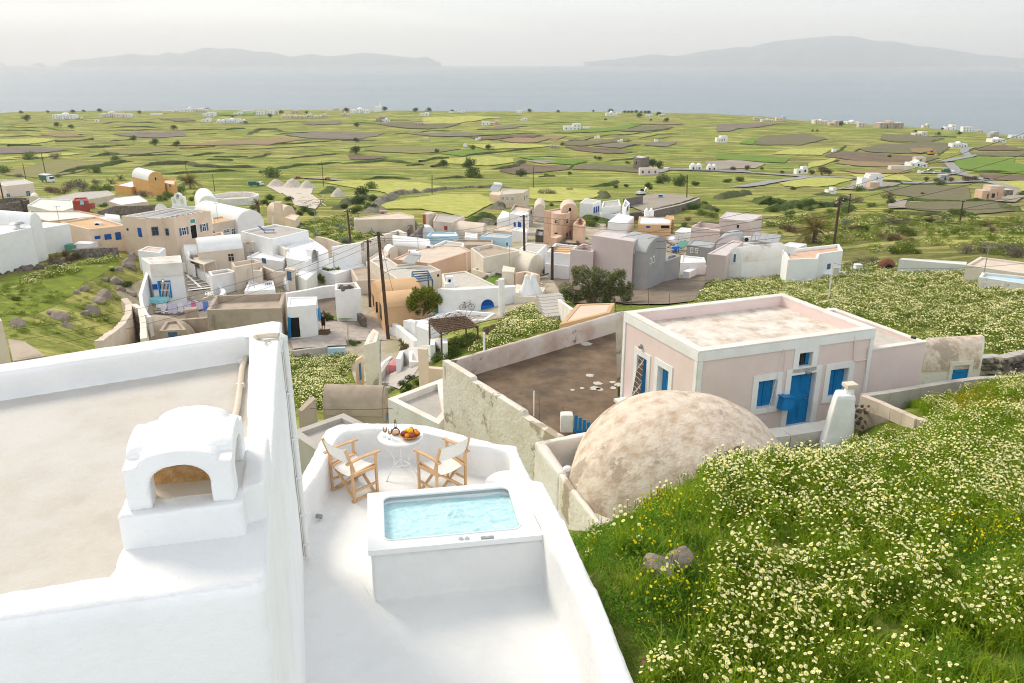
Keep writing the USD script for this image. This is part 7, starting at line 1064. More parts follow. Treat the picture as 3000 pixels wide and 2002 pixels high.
for z_, tp, bt, lab in(('B',(1903,790),(1905,1010), 'thin aerial mast on the white roof in mid village'),('G',(858,130),(860,455), 'thin dark post beside the garden plot'),('G',(1232,385),(1234,690), 'grey metal post beside the stepped alley'),('G',(1975,410),(1975,610), 'white post above the shrubs left of the courtyard'),('B',(283,530),(285,600), 'white flue on the grey roof terrace'),('B',(1108,620),(1110,690), 'grey flue pipe behind the weathered wall'),('D',(232,1225),(222,1385), 'thin pole before the right white vault')):
 pole(z_, tp, bt,.05 if 'flue' not in lab else .14, lab, name='thin_post', m='grey_metal' if 'white' not in lab else 'white_metal')
for k,(x, y0, y1)in enumerate(((1150,1210,1315),(1280,1175,1290),(1425,1130,1270),(1602,1170,1265))):pole('C',(x, y0),(x, y1),.03, 'thin rusty stake on the edge of the bare plot, '+('first', 'second', 'third', 'fourth')[k]+' from the left', name='rusty_stake', m='rust')
WI={}
def wire(label, a, b, sag=.6, r=.018, n=14):a, b=np.asarray(a), np.asarray(b);s=np.linspace(0,1, n)[:, None];P_=a+(b-a)*s;P_[:,2]-=sag*4*(s[:,0]*(1-s[:,0]));solo('wire', tube(P_, r,4), 'black_metal', label, 'wire')
t_={k:v[0]for k, v in tops.items()};far_l=atz((-150,1000),-15);far_r=aty((3150,370),70)
for k,(dz, lab)in enumerate(((0, 'top'),(-.5, 'middle'),(-1., 'lower'))):wire(f'{lab} wire from the leaning lamp pole to the left edge', t_['c']+[0,0, dz], aty((-120,985+34*k),62),1.6,.014)
for k,(dz, lab)in enumerate(((0, 'upper'),(-.6, 'lower'))):wire(f'{lab} wire between the leaning lamp pole and the mid-village pole', t_['c']+[0,0, dz], t_['f']+[0,0, dz],.9);wire(f'{lab} wire from the mid-village pole towards the upper right', t_['f']+[0,0, dz], aty((2440,620+40*k),84),1.2)
for k, y in enumerate((365,430,480,560)):wire(f'{("topmost", "second", "third", "lowest")[k]} of four wires rising from the thick dark pole to the right edge', t_['h']-[0,0,.2*k], aty((3080, y),75),1.5,.02)
wire('wire from the tall right pole towards the lower right', t_['k'], aty((3100,590),90),1.2);wire('second wire from the tall right pole to the right edge', t_['k']-[0,0,.5], aty((3100,640),85),1.5)
wire('wire between two leaning poles over the ochre vaults', t_['a'], t_['b'],.4);wire('short wire between the dark pole and the lamp pole', t_['b'], t_['c'],.3);wire('wire from the dark pole to the curved villa pole', t_['b'], t_['g'],1.5);wire('wire from the curved villa pole to the thick pole', t_['g'], t_['h'],.5);wire('guy wire running down right from the lamp pole', t_['c'], at(N('B',(1330,1330)),.3),0);wire('wire into the pink house wall', front('J',1160,408)+fn*.05, t_['t']+[3,-2,2],.8,.012);wire('wire crossing the daisies in the lower right of the village', t_['t'], aty((3100,760),60),.6,.012);wire('thin wire over the brown vault below the terrace', aty((855,1193),38), aty((1150,1197),36),.1,.012)
# ---------- vehicles
def vehicle(kind, z_, x0, y0, x1, y1, label, m, yaw=0., L=4.2):
 (px0, py0),(px1, py1)=N(z_,(x0, y0),(x1, y1));b=at(((px0+px1)/2, py1));t=thing(kind, label, kind.split('_')[-1]if kind!='motorbike' else 'motorbike', b);c, s=math.cos(yaw), math.sin(yaw);s_=np.linalg.norm(b)/F;k=min(1.5, max(.8,(px1-px0)*s_/(L*(abs(c)*.8+abs(s)*.4+.2))))
 def prism(pts, w, z=0):
  g=trimesh.creation.extrude_polygon(Polygon(pts), w);V=g.vertices;V=np.c_[V[:,0], V[:,2]-w/2, V[:,1]]*k;V=np.c_[V[:,0]*c-V[:,1]*s, V[:,0]*s+V[:,1]*c, V[:,2]]+b;g.vertices=V;g.fix_normals();return g
 def wh(x, r=.32):
  for y in(-.75,.75):p=np.array([x*c-y*s, x*s+y*c, r])*k+b;d=np.array([-s, c,0])*.1*k;wp_=part(t, 'wheel', tube([p-d, p+d], r*k,12), 'tyre');part(wp_, 'rim', tube([p-d*1.1, p+d*1.1], r*.5*k,8), 'steel')
 if kind=='car':part(t, 'body', prism([(-2,.3),(2,.3),(2.05,.75),(1.1,.9),(-1.9,.95),(-2.05,.7)],1.65), m);part(t, 'cabin', prism([(-1.7,.93),(1.05,.88),(.45,1.42),(-1.2,1.45)],1.5), 'dark_glass');part(t, 'roof', prism([(-1.2,1.43),(.45,1.41),(.4,1.47),(-1.15,1.5)],1.45), m);wh(-1.25);wh(1.25)
 elif kind=='van':part(t, 'body', prism([(-2.4,.35),(2.4,.35),(2.4,1.0),(1.9,1.15),(1.4,1.95),(-2.35,2.0),(-2.45,1.0)],1.8), m);part(t, 'windscreen', prism([(1.93,1.17),(1.98,1.2),(1.45,1.9),(1.4,1.88)],1.6), 'dark_glass');part(t, 'side_window', prism([(.2,1.25),(1.5,1.25),(1.15,1.75),(.2,1.75)],1.83), 'dark_glass');wh(-1.5);wh(1.5)
 elif kind=='truck':part(t, 'cab', prism([(1.2,.5),(2.9,.5),(2.9,1.4),(2.5,2.2),(1.2,2.3)],2.0), m);part(t, 'windscreen', prism([(2.55,1.5),(2.93,1.42),(2.6,2.1),(2.5,2.1)],1.8), 'dark_glass');part(t, 'cargo_box', prism([(-3,.8),(1.1,.8),(1.1,2.6),(-3,2.6)],2.2), m if 'green' in label and 'tarp' not in label else 'car_green');part(t, 'cargo_cover', prism([(-3.05,2.6),(1.15,2.6),(1,2.9),(-2.9,2.9)],2.25), 'white_cloth' if 'white' in label else m);wh(-1.9,.45);wh(2.1,.45)
 elif kind=='excavator':part(t, 'tracks', prism([(-1.6,0),(1.6,0),(1.8,.4),(1.5,.75),(-1.5,.75),(-1.8,.4)],2.2), 'tyre');part(t, 'body', prism([(-1.8,.8),(1.2,.8),(1.2,1.7),(-1.8,1.9)],2.0), m);part(t, 'cab', prism([(.1,1.7),(1.3,1.7),(1.1,2.8),(.1,2.8)],1.0), 'dark_glass');part(t, 'boom',[prism([(1.0,1.2),(1.3,1.2),(3.2,3.2),(2.9,3.3)],.35), prism([(2.9,3.3),(3.2,3.2),(4.0,1.2),(3.8,1.1)],.3)], m);part(t, 'bucket', prism([(3.6,.4),(4.2,.5),(4.1,1.2),(3.7,1.15)],.8), 'grey_metal')
 else:part(t, 'frame', prism([(-.6,.5),(.5,.55),(.6,.9),(-.2,.85),(-.7,.8)],.3), m);[part(t, 'wheel', prism([(x+.3*math.cos(a),.3+.3*math.sin(a))for a in np.linspace(0,6.28,13)[:-1]],.12), 'tyre')for x in(-.65,.65)]
for v_ in(('truck', 'A',335,195,465,242, 'parked truck with a white tarpaulin at far left', 'car_white',-.5,6),('truck', 'B',98,237,160,275, 'small dark green truck parked left of the sand piles', 'car_green',.2,6),('van', 'B',162,240,193,266, 'white van behind the dark green truck', 'car_white',1.2,4.8),('car', 'B',470,180,530,212, 'dark red car on the lane behind the sand piles', 'car_red',.1,4.2),('motorbike', 'B',712,196,770,224, 'dark motorbike on the lane right of the sand piles', 'black_metal',.2,2),('car', 'C',1507,343,1544,376, 'light blue car in the building yard', 'car_blue',1.4,4.2),('excavator', 'C',1330,305,1392,350, 'white and red digger in the building yard', 'car_white',.6,5),('van', 'C',1553,108,1611,140, 'white van on the road near the vineyard', 'car_white',.1,4.8),('excavator', 'D',1608,505,1660,533, 'orange digger in the earth pit on the plain', 'car_orange',.1,5),('truck', 'D',1730,640,1772,672, 'green truck at the road junction', 'car_green',.3,6),
('van', 'D',1530,650,1560,676, 'white van left at the road junction', 'car_white',1.3,4.8),('car', 'D',1578,653,1602,672, 'white car next to the van at the road junction', 'car_white',.4,4.2),('car', 'D',1662,655,1692,674, 'white car in the middle of the junction car park', 'car_white',.2,4.2),('car', 'D',1620,640,1650,655, 'grey car at the back of the junction car park', 'steel',.2,4.2),('van', 'D',1788,645,1810,672, 'white van right of the green truck', 'car_white',1.4,4.8),('car', 'D',1856,648,1882,666, 'small white car right of the road junction', 'car_white',1.0,4.2),('car', 'D',2050,712,2078,727, 'dark car on the lane at right', 'black_metal',.1,4.2)):vehicle(*v_)
# ---------- bicycle
q0, q1=onplane(N('B',(1863,1280)), *bikewall['P'][:2]), None
e=edge_of(bikewall, N('B',(1900,1250)));a_, c_=bikewall['P'][e[1]], bikewall['P'][(e[1]+1)%4];d_=(c_-a_)/np.linalg.norm(c_-a_);d_=d_ if d_[0]>0 else-d_;nb=np.array([d_[1],-d_[0],0]);nb=nb if nb[1]<0 else-nb
W1, W2=onplane(N('B',(1863,1280)), a_, c_)+nb*.3, onplane(N('B',(1940,1275)), a_, c_)+nb*.3;W2[2]=W1[2];sb=np.linalg.norm(W2-W1)/1.05;bk_=thing('bicycle', 'bicycle leaning against the long white wall', 'bicycle', W1-[0,0,.34*sb])
bp_=lambda x, z:W1+d_*x*sb+np.array([0,0, z*sb])-nb*.12*(z+.3)
for x in(0,1.05):
 a=np.linspace(0,2*math.pi,25);wp_=part(bk_, 'wheel', tube([bp_(x+.33*math.cos(k),.33*math.sin(k))for k in a],.022*sb,5), 'tyre')
 part(wp_, 'spokes',[tube([bp_(x,0), bp_(x+.32*math.cos(k),.32*math.sin(k))],.005,3)for k in a[::2]], 'grey_metal')
part(bk_, 'frame',[tube([bp_(*u), bp_(*v)],.02*sb,5)for u, v in(((0,0),(.42,-.03)),((.42,-.03),(.28,.5)),((0,0),(.3,.42)),((.42,-.03),(.92,.42)),((.3,.42),(.9,.5)),((.88,.58),(1.05,0)))], 'black_metal');part(bk_, 'saddle', ball(bp_(.25,.56),(.14*sb,.08*sb,.05*sb),1), 'black_metal');part(bk_, 'handlebar', tube([bp_(.88,.58), bp_(.86,.70), bp_(.98,.74)]+[bp_(.9,.72)+nb*.25],.018*sb,5), 'black_metal');part(bk_, 'crank', tube([bp_(.42,-.12), bp_(.42,.06)],.02*sb,5), 'grey_metal')
# ---------- the man walking outside the blue door
def bone_body(J, bones, edge, it=6):
 acc=None
 for a, b in bones:
  (pa, ra),(pb, rb)=J[a], J[b];h=m3.Manifold.batch_hull([m3.Manifold.sphere(ra,14).translate(tuple(pa)), m3.Manifold.sphere(rb,14).translate(tuple(pb))]);acc=h if acc is None else acc+h
 t=arr(acc.refine_to_length(edge));t.merge_vertices();trimesh.smoothing.filter_taubin(t,.5,.49, it);return t
mq=at(N('B',(708,1478)));mp=thing('person', 'person in black T-shirt and shorts walking barefoot away from the blue door', 'person', mq);f_=np.array([.35,-.94,0]);r_s=np.array([-.94,-.35,0])*-1
B=lambda fw, rt, z:mq+f_*fw+np.array([.94,.35,0])*rt+np.array([0,0, z])
J=dict(hip=(B(0,0,.93),.15), waist=(B(0,0,1.08),.14), chest=(B(.02,0,1.32),.165), neck0=(B(.02,0,1.49),.07), neck=(B(.03,0,1.56),.055), head=(B(.05,0,1.66),.095), crown=(B(.03,0,1.71),.09), shl=(B(.01,-.19,1.44),.07), shr=(B(.01,.19,1.44),.07), ell=(B(.08,-.27,1.17),.048), elr=(B(-.10,.27,1.17),.048), wrl=(B(.24,-.24,.97),.034), wrr=(B(-.02,.29,.92),.034), hl=(B(.30,-.22,.90),.04), hr=(B(.02,.29,.83),.04), hpl=(B(0,-.09,.90),.10), hpr=(B(0,.09,.90),.10), knl=(B(-.06,-.10,.50),.062), knr=(B(.16,.10,.50),.062), anl=(B(-.28,-.10,.13),.042), anr=(B(.20,.10,.08),.042), tl=(B(-.20,-.10,.03),.035), tr=(B(.37,.11,.03),.035))
bs=[('hip', 'waist'),('waist', 'chest'),('chest', 'neck0'),('neck0', 'neck'),('neck', 'head'),('head', 'crown'),('chest', 'shl'),('chest', 'shr'),('shl', 'ell'),('shr', 'elr'),('ell', 'wrl'),('elr', 'wrr'),('wrl', 'hl'),('wrr', 'hr'),('hip', 'hpl'),('hip', 'hpr'),('hpl', 'knl'),('hpr', 'knr'),('knl', 'anl'),('knr', 'anr'),('anl', 'tl'),('anr', 'tr')]
bd=None
for a, b in bs:h=m3.Manifold.batch_hull([m3.Manifold.sphere(J[a][1],14).translate(tuple(J[a][0])), m3.Manifold.sphere(J[b][1],14).translate(tuple(J[b][0]))]);bd=h if bd is None else bd+h
for hnd, s in(('hl',-1),('hr',1)):
 for k in range(5):p0=J[hnd][0]+f_*(.02*(k-2));p1=p0+np.array([0,0,-.085 if k else-.05])+f_*(.02 if k else .05);bd=bd+m3.Manifold.batch_hull([m3.Manifold.sphere(.011,8).translate(tuple(p0)), m3.Manifold.sphere(.009,8).translate(tuple(p1))])
bd=bd+m3.Manifold.batch_hull([m3.Manifold.sphere(.02,8).translate(tuple(B(.14,0,1.655))), m3.Manifold.sphere(.014,8).translate(tuple(B(.155,0,1.63)))])+m3.Manifold.sphere(.025,8).translate(tuple(B(.04,.095,1.65)))+m3.Manifold.sphere(.025,8).translate(tuple(B(.04,-.095,1.65)))
tb_=arr(bd.refine_to_length(.03));tb_.merge_vertices();trimesh.smoothing.filter_taubin(tb_,.5,.49,4);pb=part(mp, 'body', tb_, 'skin', smooth=True)
grow=lambda n, k=.018:(J[n][0], J[n][1]+k);Jc={n:grow(n)for n in J}
for nm in('l', 'r'):Jc['slv'+nm]=(J['sh'+nm][0]*.45+J['el'+nm][0]*.55,.075);Jc['sho'+nm]=(J['hp'+nm][0]*.25+J['kn'+nm][0]*.75,.10)
part(mp, 'shirt', bone_body(Jc,[('hip', 'waist'),('waist', 'chest'),('chest', 'neck0'),('chest', 'shl'),('chest', 'shr'),('shl', 'slvl'),('shr', 'slvr')],.05), 'black_cloth', smooth=True);part(mp, 'shorts', bone_body(Jc,[('hip', 'hpl'),('hip', 'hpr'),('hpl', 'shol'),('hpr', 'shor')],.05), 'black_cloth', smooth=True);part(mp, 'hair', ball(B(.0,0,1.735),(.095,.1,.075),2), 'hair_grey', smooth=True)
part(mp, 'eye', ball(B(.135,-.035,1.675),.012,1), 'dark_opening');part(mp, 'eye', ball(B(.135,.035,1.675),.012,1), 'dark_opening');part(mp, 'mouth', box(B(.14,0,1.605),(.05,.012,.01)), 'apple_skin')
q=at(N('B',(618,1525)));wc=thing('garden_chair', 'white round-backed garden chair outside the whitewashed house', 'chair', q);a=np.linspace(0,2*math.pi,17)
part(wc, 'back_ring', tube([q+[.42*math.cos(k),.25,.72+.42*math.sin(k)]for k in a],.03,6), 'white_metal');part(wc, 'seat', lathe([(0,.42),(.38,.42),(.4,.46),(0,.47)],18, q), 'white_metal');[part(wc, 'back_slat', tube([q+[x,.25,.36], q+[x*1.5,.27,1.05]],.018,5), 'white_metal')for x in(-.2,-.1,0,.1,.2)];[part(wc, 'leg', tube([q+[.25*s,.22*u,.43], q+[.32*s,.3*u,0]],.022,5), 'white_metal')for s in(-1,1)for u in(-1,1)]
q=at(N('B',(695,1535)));[solo('firewood', obox(q+[-.6, k*.2,.1+.14*(k%3)], q+[.6, k*.2+.1,.16+.14*(k%3)],.14,.14), 'brown_wood', 'short log in the firewood pile by the white garden chair', 'log', group='logs in the firewood pile')for k in range(7)]
for k,(x, y)in enumerate(((1228,905),(1262,905),(1290,908))):q=at(N('G',(x, y)));solo('hollow_block', arr(M(box(q+[0,0,.15],(.42,.22,.3)))-M(box(q+[0,0,.2],(.14,.14,.5)))), 'concrete',('left', 'middle', 'right')[k]+' of three hollow blocks at the end of the concrete bench wall', 'block')
q=at(N('A',(225,1450))if 0 else N('A',(665,770)),.8);gb=thing('covered_heap', 'green crates under a pale sheet beside the left white house', 'crates', q);part(gb, 'sheet', lumpy(box(q+[.9,0,.1],(2.4,1.8,.7)).subdivide().subdivide(),.12,1), 'white_cloth');part(gb, 'crate', box(q+[-.8,-.3,-.2],(1.6,1.2,.9)), 'green_tarp')
# ---------- vegetation
def quads(C_, N1, N2, s1, s2):  # leaf quads: centres, two half-axes
 n=len(C_);a, b=N1*s1[:, None], N2*s2[:, None];V=np.stack([C_-a, C_-b*.6, C_+a, C_+b*.6],1).reshape(-1,3);i=np.arange(n)*4
 return trimesh.Trimesh(V, np.vstack([np.c_[i, i+1, i+2], np.c_[i, i+2, i+3]]), process=False)
def rand_dirs(q, n):d=q.normal(size=(n,3));return d/np.linalg.norm(d, axis=1)[:, None]
def leaf_cloud(q, lobes, n, ls, up=.3):
 """Leaves scattered through lobes (centre, radii): denser near their surface."""
 C_=[];w=np.array([np.prod(r)**(2/3)for c, r in lobes]);w/=w.sum()
 for(c, r), k in zip(lobes, q.multinomial(n, w)):d=rand_dirs(q, k);C_.append(np.asarray(c)+d*np.asarray(r)*(q.rand(k,1)**.33*.95+.08))
 C_=np.vstack(C_);d1=rand_dirs(q, len(C_));d1[:,2]+=up;d1/=np.linalg.norm(d1, axis=1)[:, None];d2=np.cross(d1, rand_dirs(q, len(C_)));d2/=np.linalg.norm(d2, axis=1)[:, None]+1e-9
 s=ls*q.uniform(.6,1.3, len(C_));return quads(C_, d1, d2, s, s*.55)
def lobes_dome(q, n, h, spread=.62, r=(.32,.5)):
 L=[]
 for k in range(n):a, rr=q.uniform(0,6.28), spread*q.rand()**.5;ra=q.uniform(*r);z=(h-ra*.6)*(1-(rr/1.05)**2)*q.uniform(.55,1);L.append(((rr*math.cos(a), rr*math.sin(a), max(z, ra*.4)),(ra, ra, ra*.8)))
 return L
PROTO={}
def bush(kind, z_, xy, wpx, label, group, hk=None, cat='bush'):
 """kind: (name, leaf material, leaves, leaf size, height/radius, stems)."""
 nm, lm, n, ls, h, stem=KINDS[kind];p=at(N(z_, xy));r=wpx/2/ZO[z_][2]*np.linalg.norm(p)/F;v=(int(xy[0]*7+xy[1])%3);key=(kind, v)
 if key not in PROTO:
  t=thing(nm, label, cat,(0,0,0), group);q=rnd(hash(kind)%1000 if 0 else sum(map(ord, kind))+v*17);lb=lobes_dome(q,9, h)
  part(t, 'foliage', leaf_cloud(q, lb, n, ls), lm)
  if stem:part(t, 'stems',[tube([(0,0,-.15),(c[0]*.4, c[1]*.4, c[2]*.4),(c[0], c[1], c[2])],.022,4)for c, _ in lb], stem)
  PROTO[key]=t;x=UsdGeom.Xformable(stage.GetPrimAtPath(t));x.ClearXformOpOrder();a=(xy[0]*13)%6.28
  x.AddTranslateOp().Set(Gf.Vec3d(*map(float, p)));x.AddRotateZOp().Set(math.degrees(a));x.AddScaleOp().Set(Gf.Vec3f(r, r, r*(hk or 1)))
 else:copy_of(PROTO[key], p,(xy[0]*13+xy[1])%6.28, r, label, group)
KINDS=dict(green=('green_bush', 'bush_leaf',800,.085,.8, 'bark'), dark=('dark_bush', 'dark_leaf',800,.085,.85, 'bark'), sage=('sage_bush', 'sage_leaf',900,.075,.75, 'dry_twig'), brown=('brown_shrub', 'brown_leaf',800,.07,.75, 'dry_twig'), grey=('grey_shrub', 'grey_leaf',800,.065,.8, 'dry_twig'), tree=('field_tree', 'dark_leaf',900,.09,1.3, 'bark'), browntree=('brown_tree', 'brown_leaf',900,.085,1.3, 'bark'))
def many(kind, z_, L, label, group, **k):
 for x, y, w in L:bush(kind, z_,(x, y), w, label, group, **k)
many('sage', 'B',[(870,640,90),(830,620,100),(950,620,110),(650,640,90),(640,690,90),(450,610,80),(510,610,90),(830,705,120),(870,745,110),(930,735,90),(1090,620,140),(1050,645,80),(1180,640,80),(1270,600,90),(1230,585,60),(1340,560,80),(1410,560,70),(1440,640,60),(1390,580,60),(1480,600,60),(115,490,70),(910,745,100)], 'grey-green sage bush in the walled garden of the village', 'grey-green bushes of the walled garden')
bush('sage', 'D',(725,1425),150, 'round grey-green bush in front of the white courtyard house', None);bush('sage', 'D',(975,1065),90, 'pale blue-green bush right of the right-hand palm', None)
many('dark', 'B',[(420,400,100),(370,470,100),(430,450,90),(560,490,130),(620,520,130),(500,520,100),(280,390,120),(220,310,90),(1000,420,170),(1100,470,150),(960,500,120),(1060,360,200),(1140,400,130),(880,460,100),(1040,1110,70),(910,1000,110),(950,960,90)], 'dark green bush in the gully below the sand piles', 'dark bushes in the gully below the sand piles')
many('green', 'B',[(270,200,200),(330,205,150),(1905,115,110),(1660,110,90),(1940,200,120),(2000,205,90),(190,165,60),(1100,300,160),(990,480,130)], 'green bush on the fields behind the sand piles', 'green bushes on the fields behind the sand piles')
many('grey', 'A',[(560,300,150),(640,280,160),(480,310,130),(410,310,100),(700,300,120),(730,350,150),(800,260,100),(1220,360,140),(1180,340,90),(490,200,70),(620,165,70),(150,200,70),(470,40,110)], 'leafless grey shrub among the roofs at left', 'leafless grey shrubs at left');many('brown', 'A',[(450,330,130),(530,340,140),(600,335,110),(820,240,110),(400,320,90),(530,860,120),(640,880,120),(450,900,120),(580,900,130)], 'rust-brown shrub at the left of the village', 'rust-brown shrubs at left')
many('green', 'A',[(960,60,100),(780,160,130),(240,50,140),(1200,310,120),(1290,305,120),(1120,300,90),(880,320,140),(800,310,120),(930,310,100),(1400,310,100),(1330,320,90),(1490,300,60),(20,160,130),(900,400,70),(870,450,90),(960,790,50),(980,800,60),(1500,330,150),(1400,370,120),(1650,360,110),(1600,400,90),(1350,400,120)], 'green bush among the gardens at left', 'green bushes among the gardens at left')
many('dark', 'A',[(1060,1110,110),(950,985,70),(140,1230,80),(1240,460,60),(2440,480,80),(2120,470,90),(2200,420,90),(2260,440,80)], 'dark bush by the rocky banks at left', 'dark bushes by the rocky banks at left')
many('green', 'C',[(880,470,50),(1600,620,80),(1720,610,90),(1000,730,80),(640,740,80),(720,740,90),(620,780,60),(900,720,60),(960,615,160),(900,600,120),(350,185,80),(1680,270,100),(1500,250,70),(1420,280,60),(2190,230,90),(1550,660,100),(1450,690,90),(1860,520,130),(1960,540,130),(1700,480,80),(1450,90,90),(1250,85,60),(570,190,60),(2100,240,80)], 'green bush in the right half of the village edge', 'green bushes around the right half of the village');many('grey', 'C',[(1180,620,170),(1250,640,140),(1120,640,120),(560,340,130),(620,345,100),(1960,480,100),(770,310,70)], 'grey twiggy shrub in the right half of the village edge', 'grey twiggy shrubs around the right half of the village')
many('brown', 'C',[(1920,925,130),(560,1000,110),(1750,560,80)], 'rusty-leaved shrub beside the new houses', 'rusty shrubs beside the new houses');many('dark', 'C',[(880,510,80),(1000,570,110),(1250,580,60),(1090,620,90),(1820,270,90),(1520,250,80),(1660,270,80),(1160,290,60),(1240,280,60),(1440,300,60),(610,440,60),(1900,440,100),(1800,470,110),(2000,490,80)], 'dark green bush on the slopes above the right half of the village', 'dark bushes above the right half of the village')
many('brown', 'D',[(1090,1120,110),(1010,1120,120),(1230,1180,130),(1320,1190,120),(1400,1190,130),(1480,1210,100),(1450,1150,110),(550,1120,130),(610,1130,110),(520,1100,90),(2050,1080,110),(1950,1110,60),(2120,1130,100),(1310,870,110)], 'brown heather-like shrub on the green slope at right', 'brown shrubs on the right slope');many('grey', 'D',[(1360,1080,160),(1280,1060,130),(1450,1060,120),(2250,1120,110),(2330,1120,120),(2050,1280,190),(2200,1300,230),(2300,1320,180),(1700,1060,110),(1900,1290,160),(1100,1380,170),(1000,1400,110),(1230,1390,90),(1180,1360,120),(1050,900,140),(930,930,120)], 'leafless grey-brown shrub on the green slope at right', 'leafless shrubs on the right slope')
many('green', 'D',[(1400,1130,150),(1480,1150,120),(1430,1280,160),(1350,1290,130),(1520,1290,90),(1310,980,90),(1180,930,80),(1800,990,100),(1870,1000,120),(1950,1020,110),(700,960,90),(170,735,80),(1710,770,100),(70,745,70),(1080,810,110),(2330,850,90),(960,985,110),(880,990,110),(1000,970,120),(440,970,120),(560,1000,110)], 'green bush on the slope and fields at right', 'green bushes on the right slope');many('dark', 'D',[(1620,1060,100),(1110,1120,110),(1350,910,100),(700,930,120),(780,940,110),(640,950,100),(480,940,110),(590,800,60),(1575,840,45),(1330,555,50),(1760,1050,90),(400,930,120),(970,895,100)], 'dark bush on the slope and fields at right', 'dark bushes on the right slope')
many('browntree', 'D',[(120,655,60),(165,660,70),(230,655,70),(580,685,90),(495,680,45),(720,685,70),(800,690,110),(860,690,70),(650,635,45),(1600,740,60),(1680,745,60),(1790,745,60),(1910,740,80),(1970,735,60)], 'brownish round-topped tree beside the road on the plain', 'brownish trees beside the road on the plain', cat='tree');many('tree', 'D',[(345,648,35),(200,222,45),(535,262,30),(940,285,30),(955,312,60),(1160,295,60),(1220,295,55),(1340,290,50),(1380,290,40),(1515,362,30),(1610,302,35),(730,355,25),(765,355,25),(1850,380,40),(1730,345,30),(1690,385,40),(2285,385,40),(1780,305,25),(1960,350,50)], 'small dark tree near the right shore', 'small dark trees near the right shore', cat='tree')
many('tree', 'R',[(685,68,35),(575,68,25),(330,75,25),(1085,58,30),(1115,58,30),(1385,68,35),(1430,68,45),(980,55,20),(145,80,30),(960,78,30),(500,75,35),(1600,110,25),(1860,105,40),(1690,148,30),(2380,70,50),(1940,80,40),(2110,80,30),(400,172,50),(185,130,60),(920,265,50),(1215,305,60),(1070,298,70),(490,180,40),(1195,190,50)], 'dark tree or bush on the left half of the plain', 'dark trees on the left half of the plain', cat='tree');many('tree', 'S',[(100,55,25),(295,60,50),(180,50,25),(510,68,50),(600,68,50),(765,68,30),(875,62,30),(905,62,30),(1350,62,25),(1295,70,40),(1490,72,30),(1555,65,30),(1630,65,30),(1650,65,25),(1685,65,25),(1735,68,25),(1855,72,45),(1950,75,30),(1975,76,30),(2000,76,30),(2030,76,35),(2060,78,30),(2090,78,30),(2115,80,35),(2185,90,40),(2240,135,45),(2050,105,50),(1820,125,25),(2130,128,22),(1880,64,25),(105,275,50),(110,170,50),(100,355,90),(1020,332,70),(905,328,50),(655,348,45),(880,450,110),(700,445,80),(1750,392,35),(1780,400,45),(905,515,120),(1235,512,90),(1570,502,40),(2150,450,100),(2185,455,80),(1525,300,40),(2210,560,110),(2330,580,120),(2110,590,60)], 'dark tree or bush on the middle of the plain', 'dark trees on the middle of the plain', cat='tree')
# palms
def palm(z_, base, crown, wpx, label, seed, fronds=46, trunk=True):
 b=at(N(z_, base));c=aty(N(z_, crown), b[1]);r=wpx/2/ZO[z_][2]*np.linalg.norm(b)/F;t=thing('palm_tree', label, 'palm', b);q=rnd(seed)
 if trunk:part(t, 'trunk', lumpy(tube([b-[0,0,.5],(b+c)/2+[.1,0,0], c],[.42,.34,.38],12),.04,5), 'bark', smooth=30)
 for k in range(fronds):
  a=q.uniform(0,6.28);el=q.uniform(-.4,1.5);L=r*q.uniform(.85,1.12);s=np.linspace(0,1,9);d=np.array([math.cos(a), math.sin(a),0])
  sp_=c+d*(L*s*math.cos(el*.6))[:, None]+np.array([0,0,1])*(L*(s*math.sin(el)-.42*s**2*(1.1-.3*el)))[:, None];V, Fs=[],[];sd_=np.cross(d,[0,0,1])
  for i in range(1,9):
   for g_ in(-1,1):
    w=L*.3*math.sin(math.pi*(.15+.8*s[i]));tip=sp_[i]+sd_*g_*w+(sp_[i]-sp_[i-1])*1.1-[0,0, w*.35];o=len(V);mid=(sp_[i]+sp_[i-1])/2;V+=[sp_[i-1], mid, tip];Fs.append((o, o+1, o+2))
  fr=trimesh.Trimesh(V, Fs, process=False);part(t, 'frond', trimesh.util.concatenate([fr, tube(sp_,.05,3)]), 'palm_leaf')
palm('D',(742,1205),(752,1095),270, 'tall palm tree with drooping brown-green fronds at right',3,60);palm('A',(1590,295),(1585,235),200, 'broad dark palm tree beside the orange vaulted house',8,56);palm('A',(1000,225),(1005,205),90, 'small palm left of the orange vaulted roof',5,24);palm('A',(2158,520),(2150,415),100, 'thin palm left of the small peach dome',6,24);palm('A',(925,250),(925,232),80, 'smaller palm among cactus left of the orange house',9,20)
palm('G',(1500,540),(1500,440),130, 'small green palm in the white planter below the vine pergola',11,26)
# olive tree and citrus
def tree(name, z_, base, lobes, lm, n, ls, label, seed, trunk_r=.18):
 """lobes: (x, y, width) in pixels of the enlargement, built round a trunk at base."""
 b=at(N(z_, base));s_=np.linalg.norm(b)/F/ZO[z_][2];q=rnd(seed);t=thing(name, label, 'tree', b);Ls=[]
 for k,(x, y, w)in enumerate(lobes):c=aty(N(z_,(x, y)), b[1]+q.uniform(-.5,.5)*w*s_*.8);r=w/2*s_;Ls+=[(c,(r, r, r*.85))]+[(c+rand_dirs(q,1)[0]*r*.75,(r*.5, )*3)for _ in range(4)]
 part(t, 'crown', leaf_cloud(q, Ls, n, ls), lm);br=[tube([b-[0,0,.4], b+[0,0,1.2]],[trunk_r*1.2, trunk_r],9)]+[tube([b+[0,0,1.0],(b+[0,0,1])*.5+c*.5+q.normal(size=3)*.2, c],[trunk_r*.8, trunk_r*.45,.03],6)for c, r in Ls[::5]];part(t, 'trunk', br[0], 'bark');[part(t, 'limb', g, 'bark')for g in br[1:]]
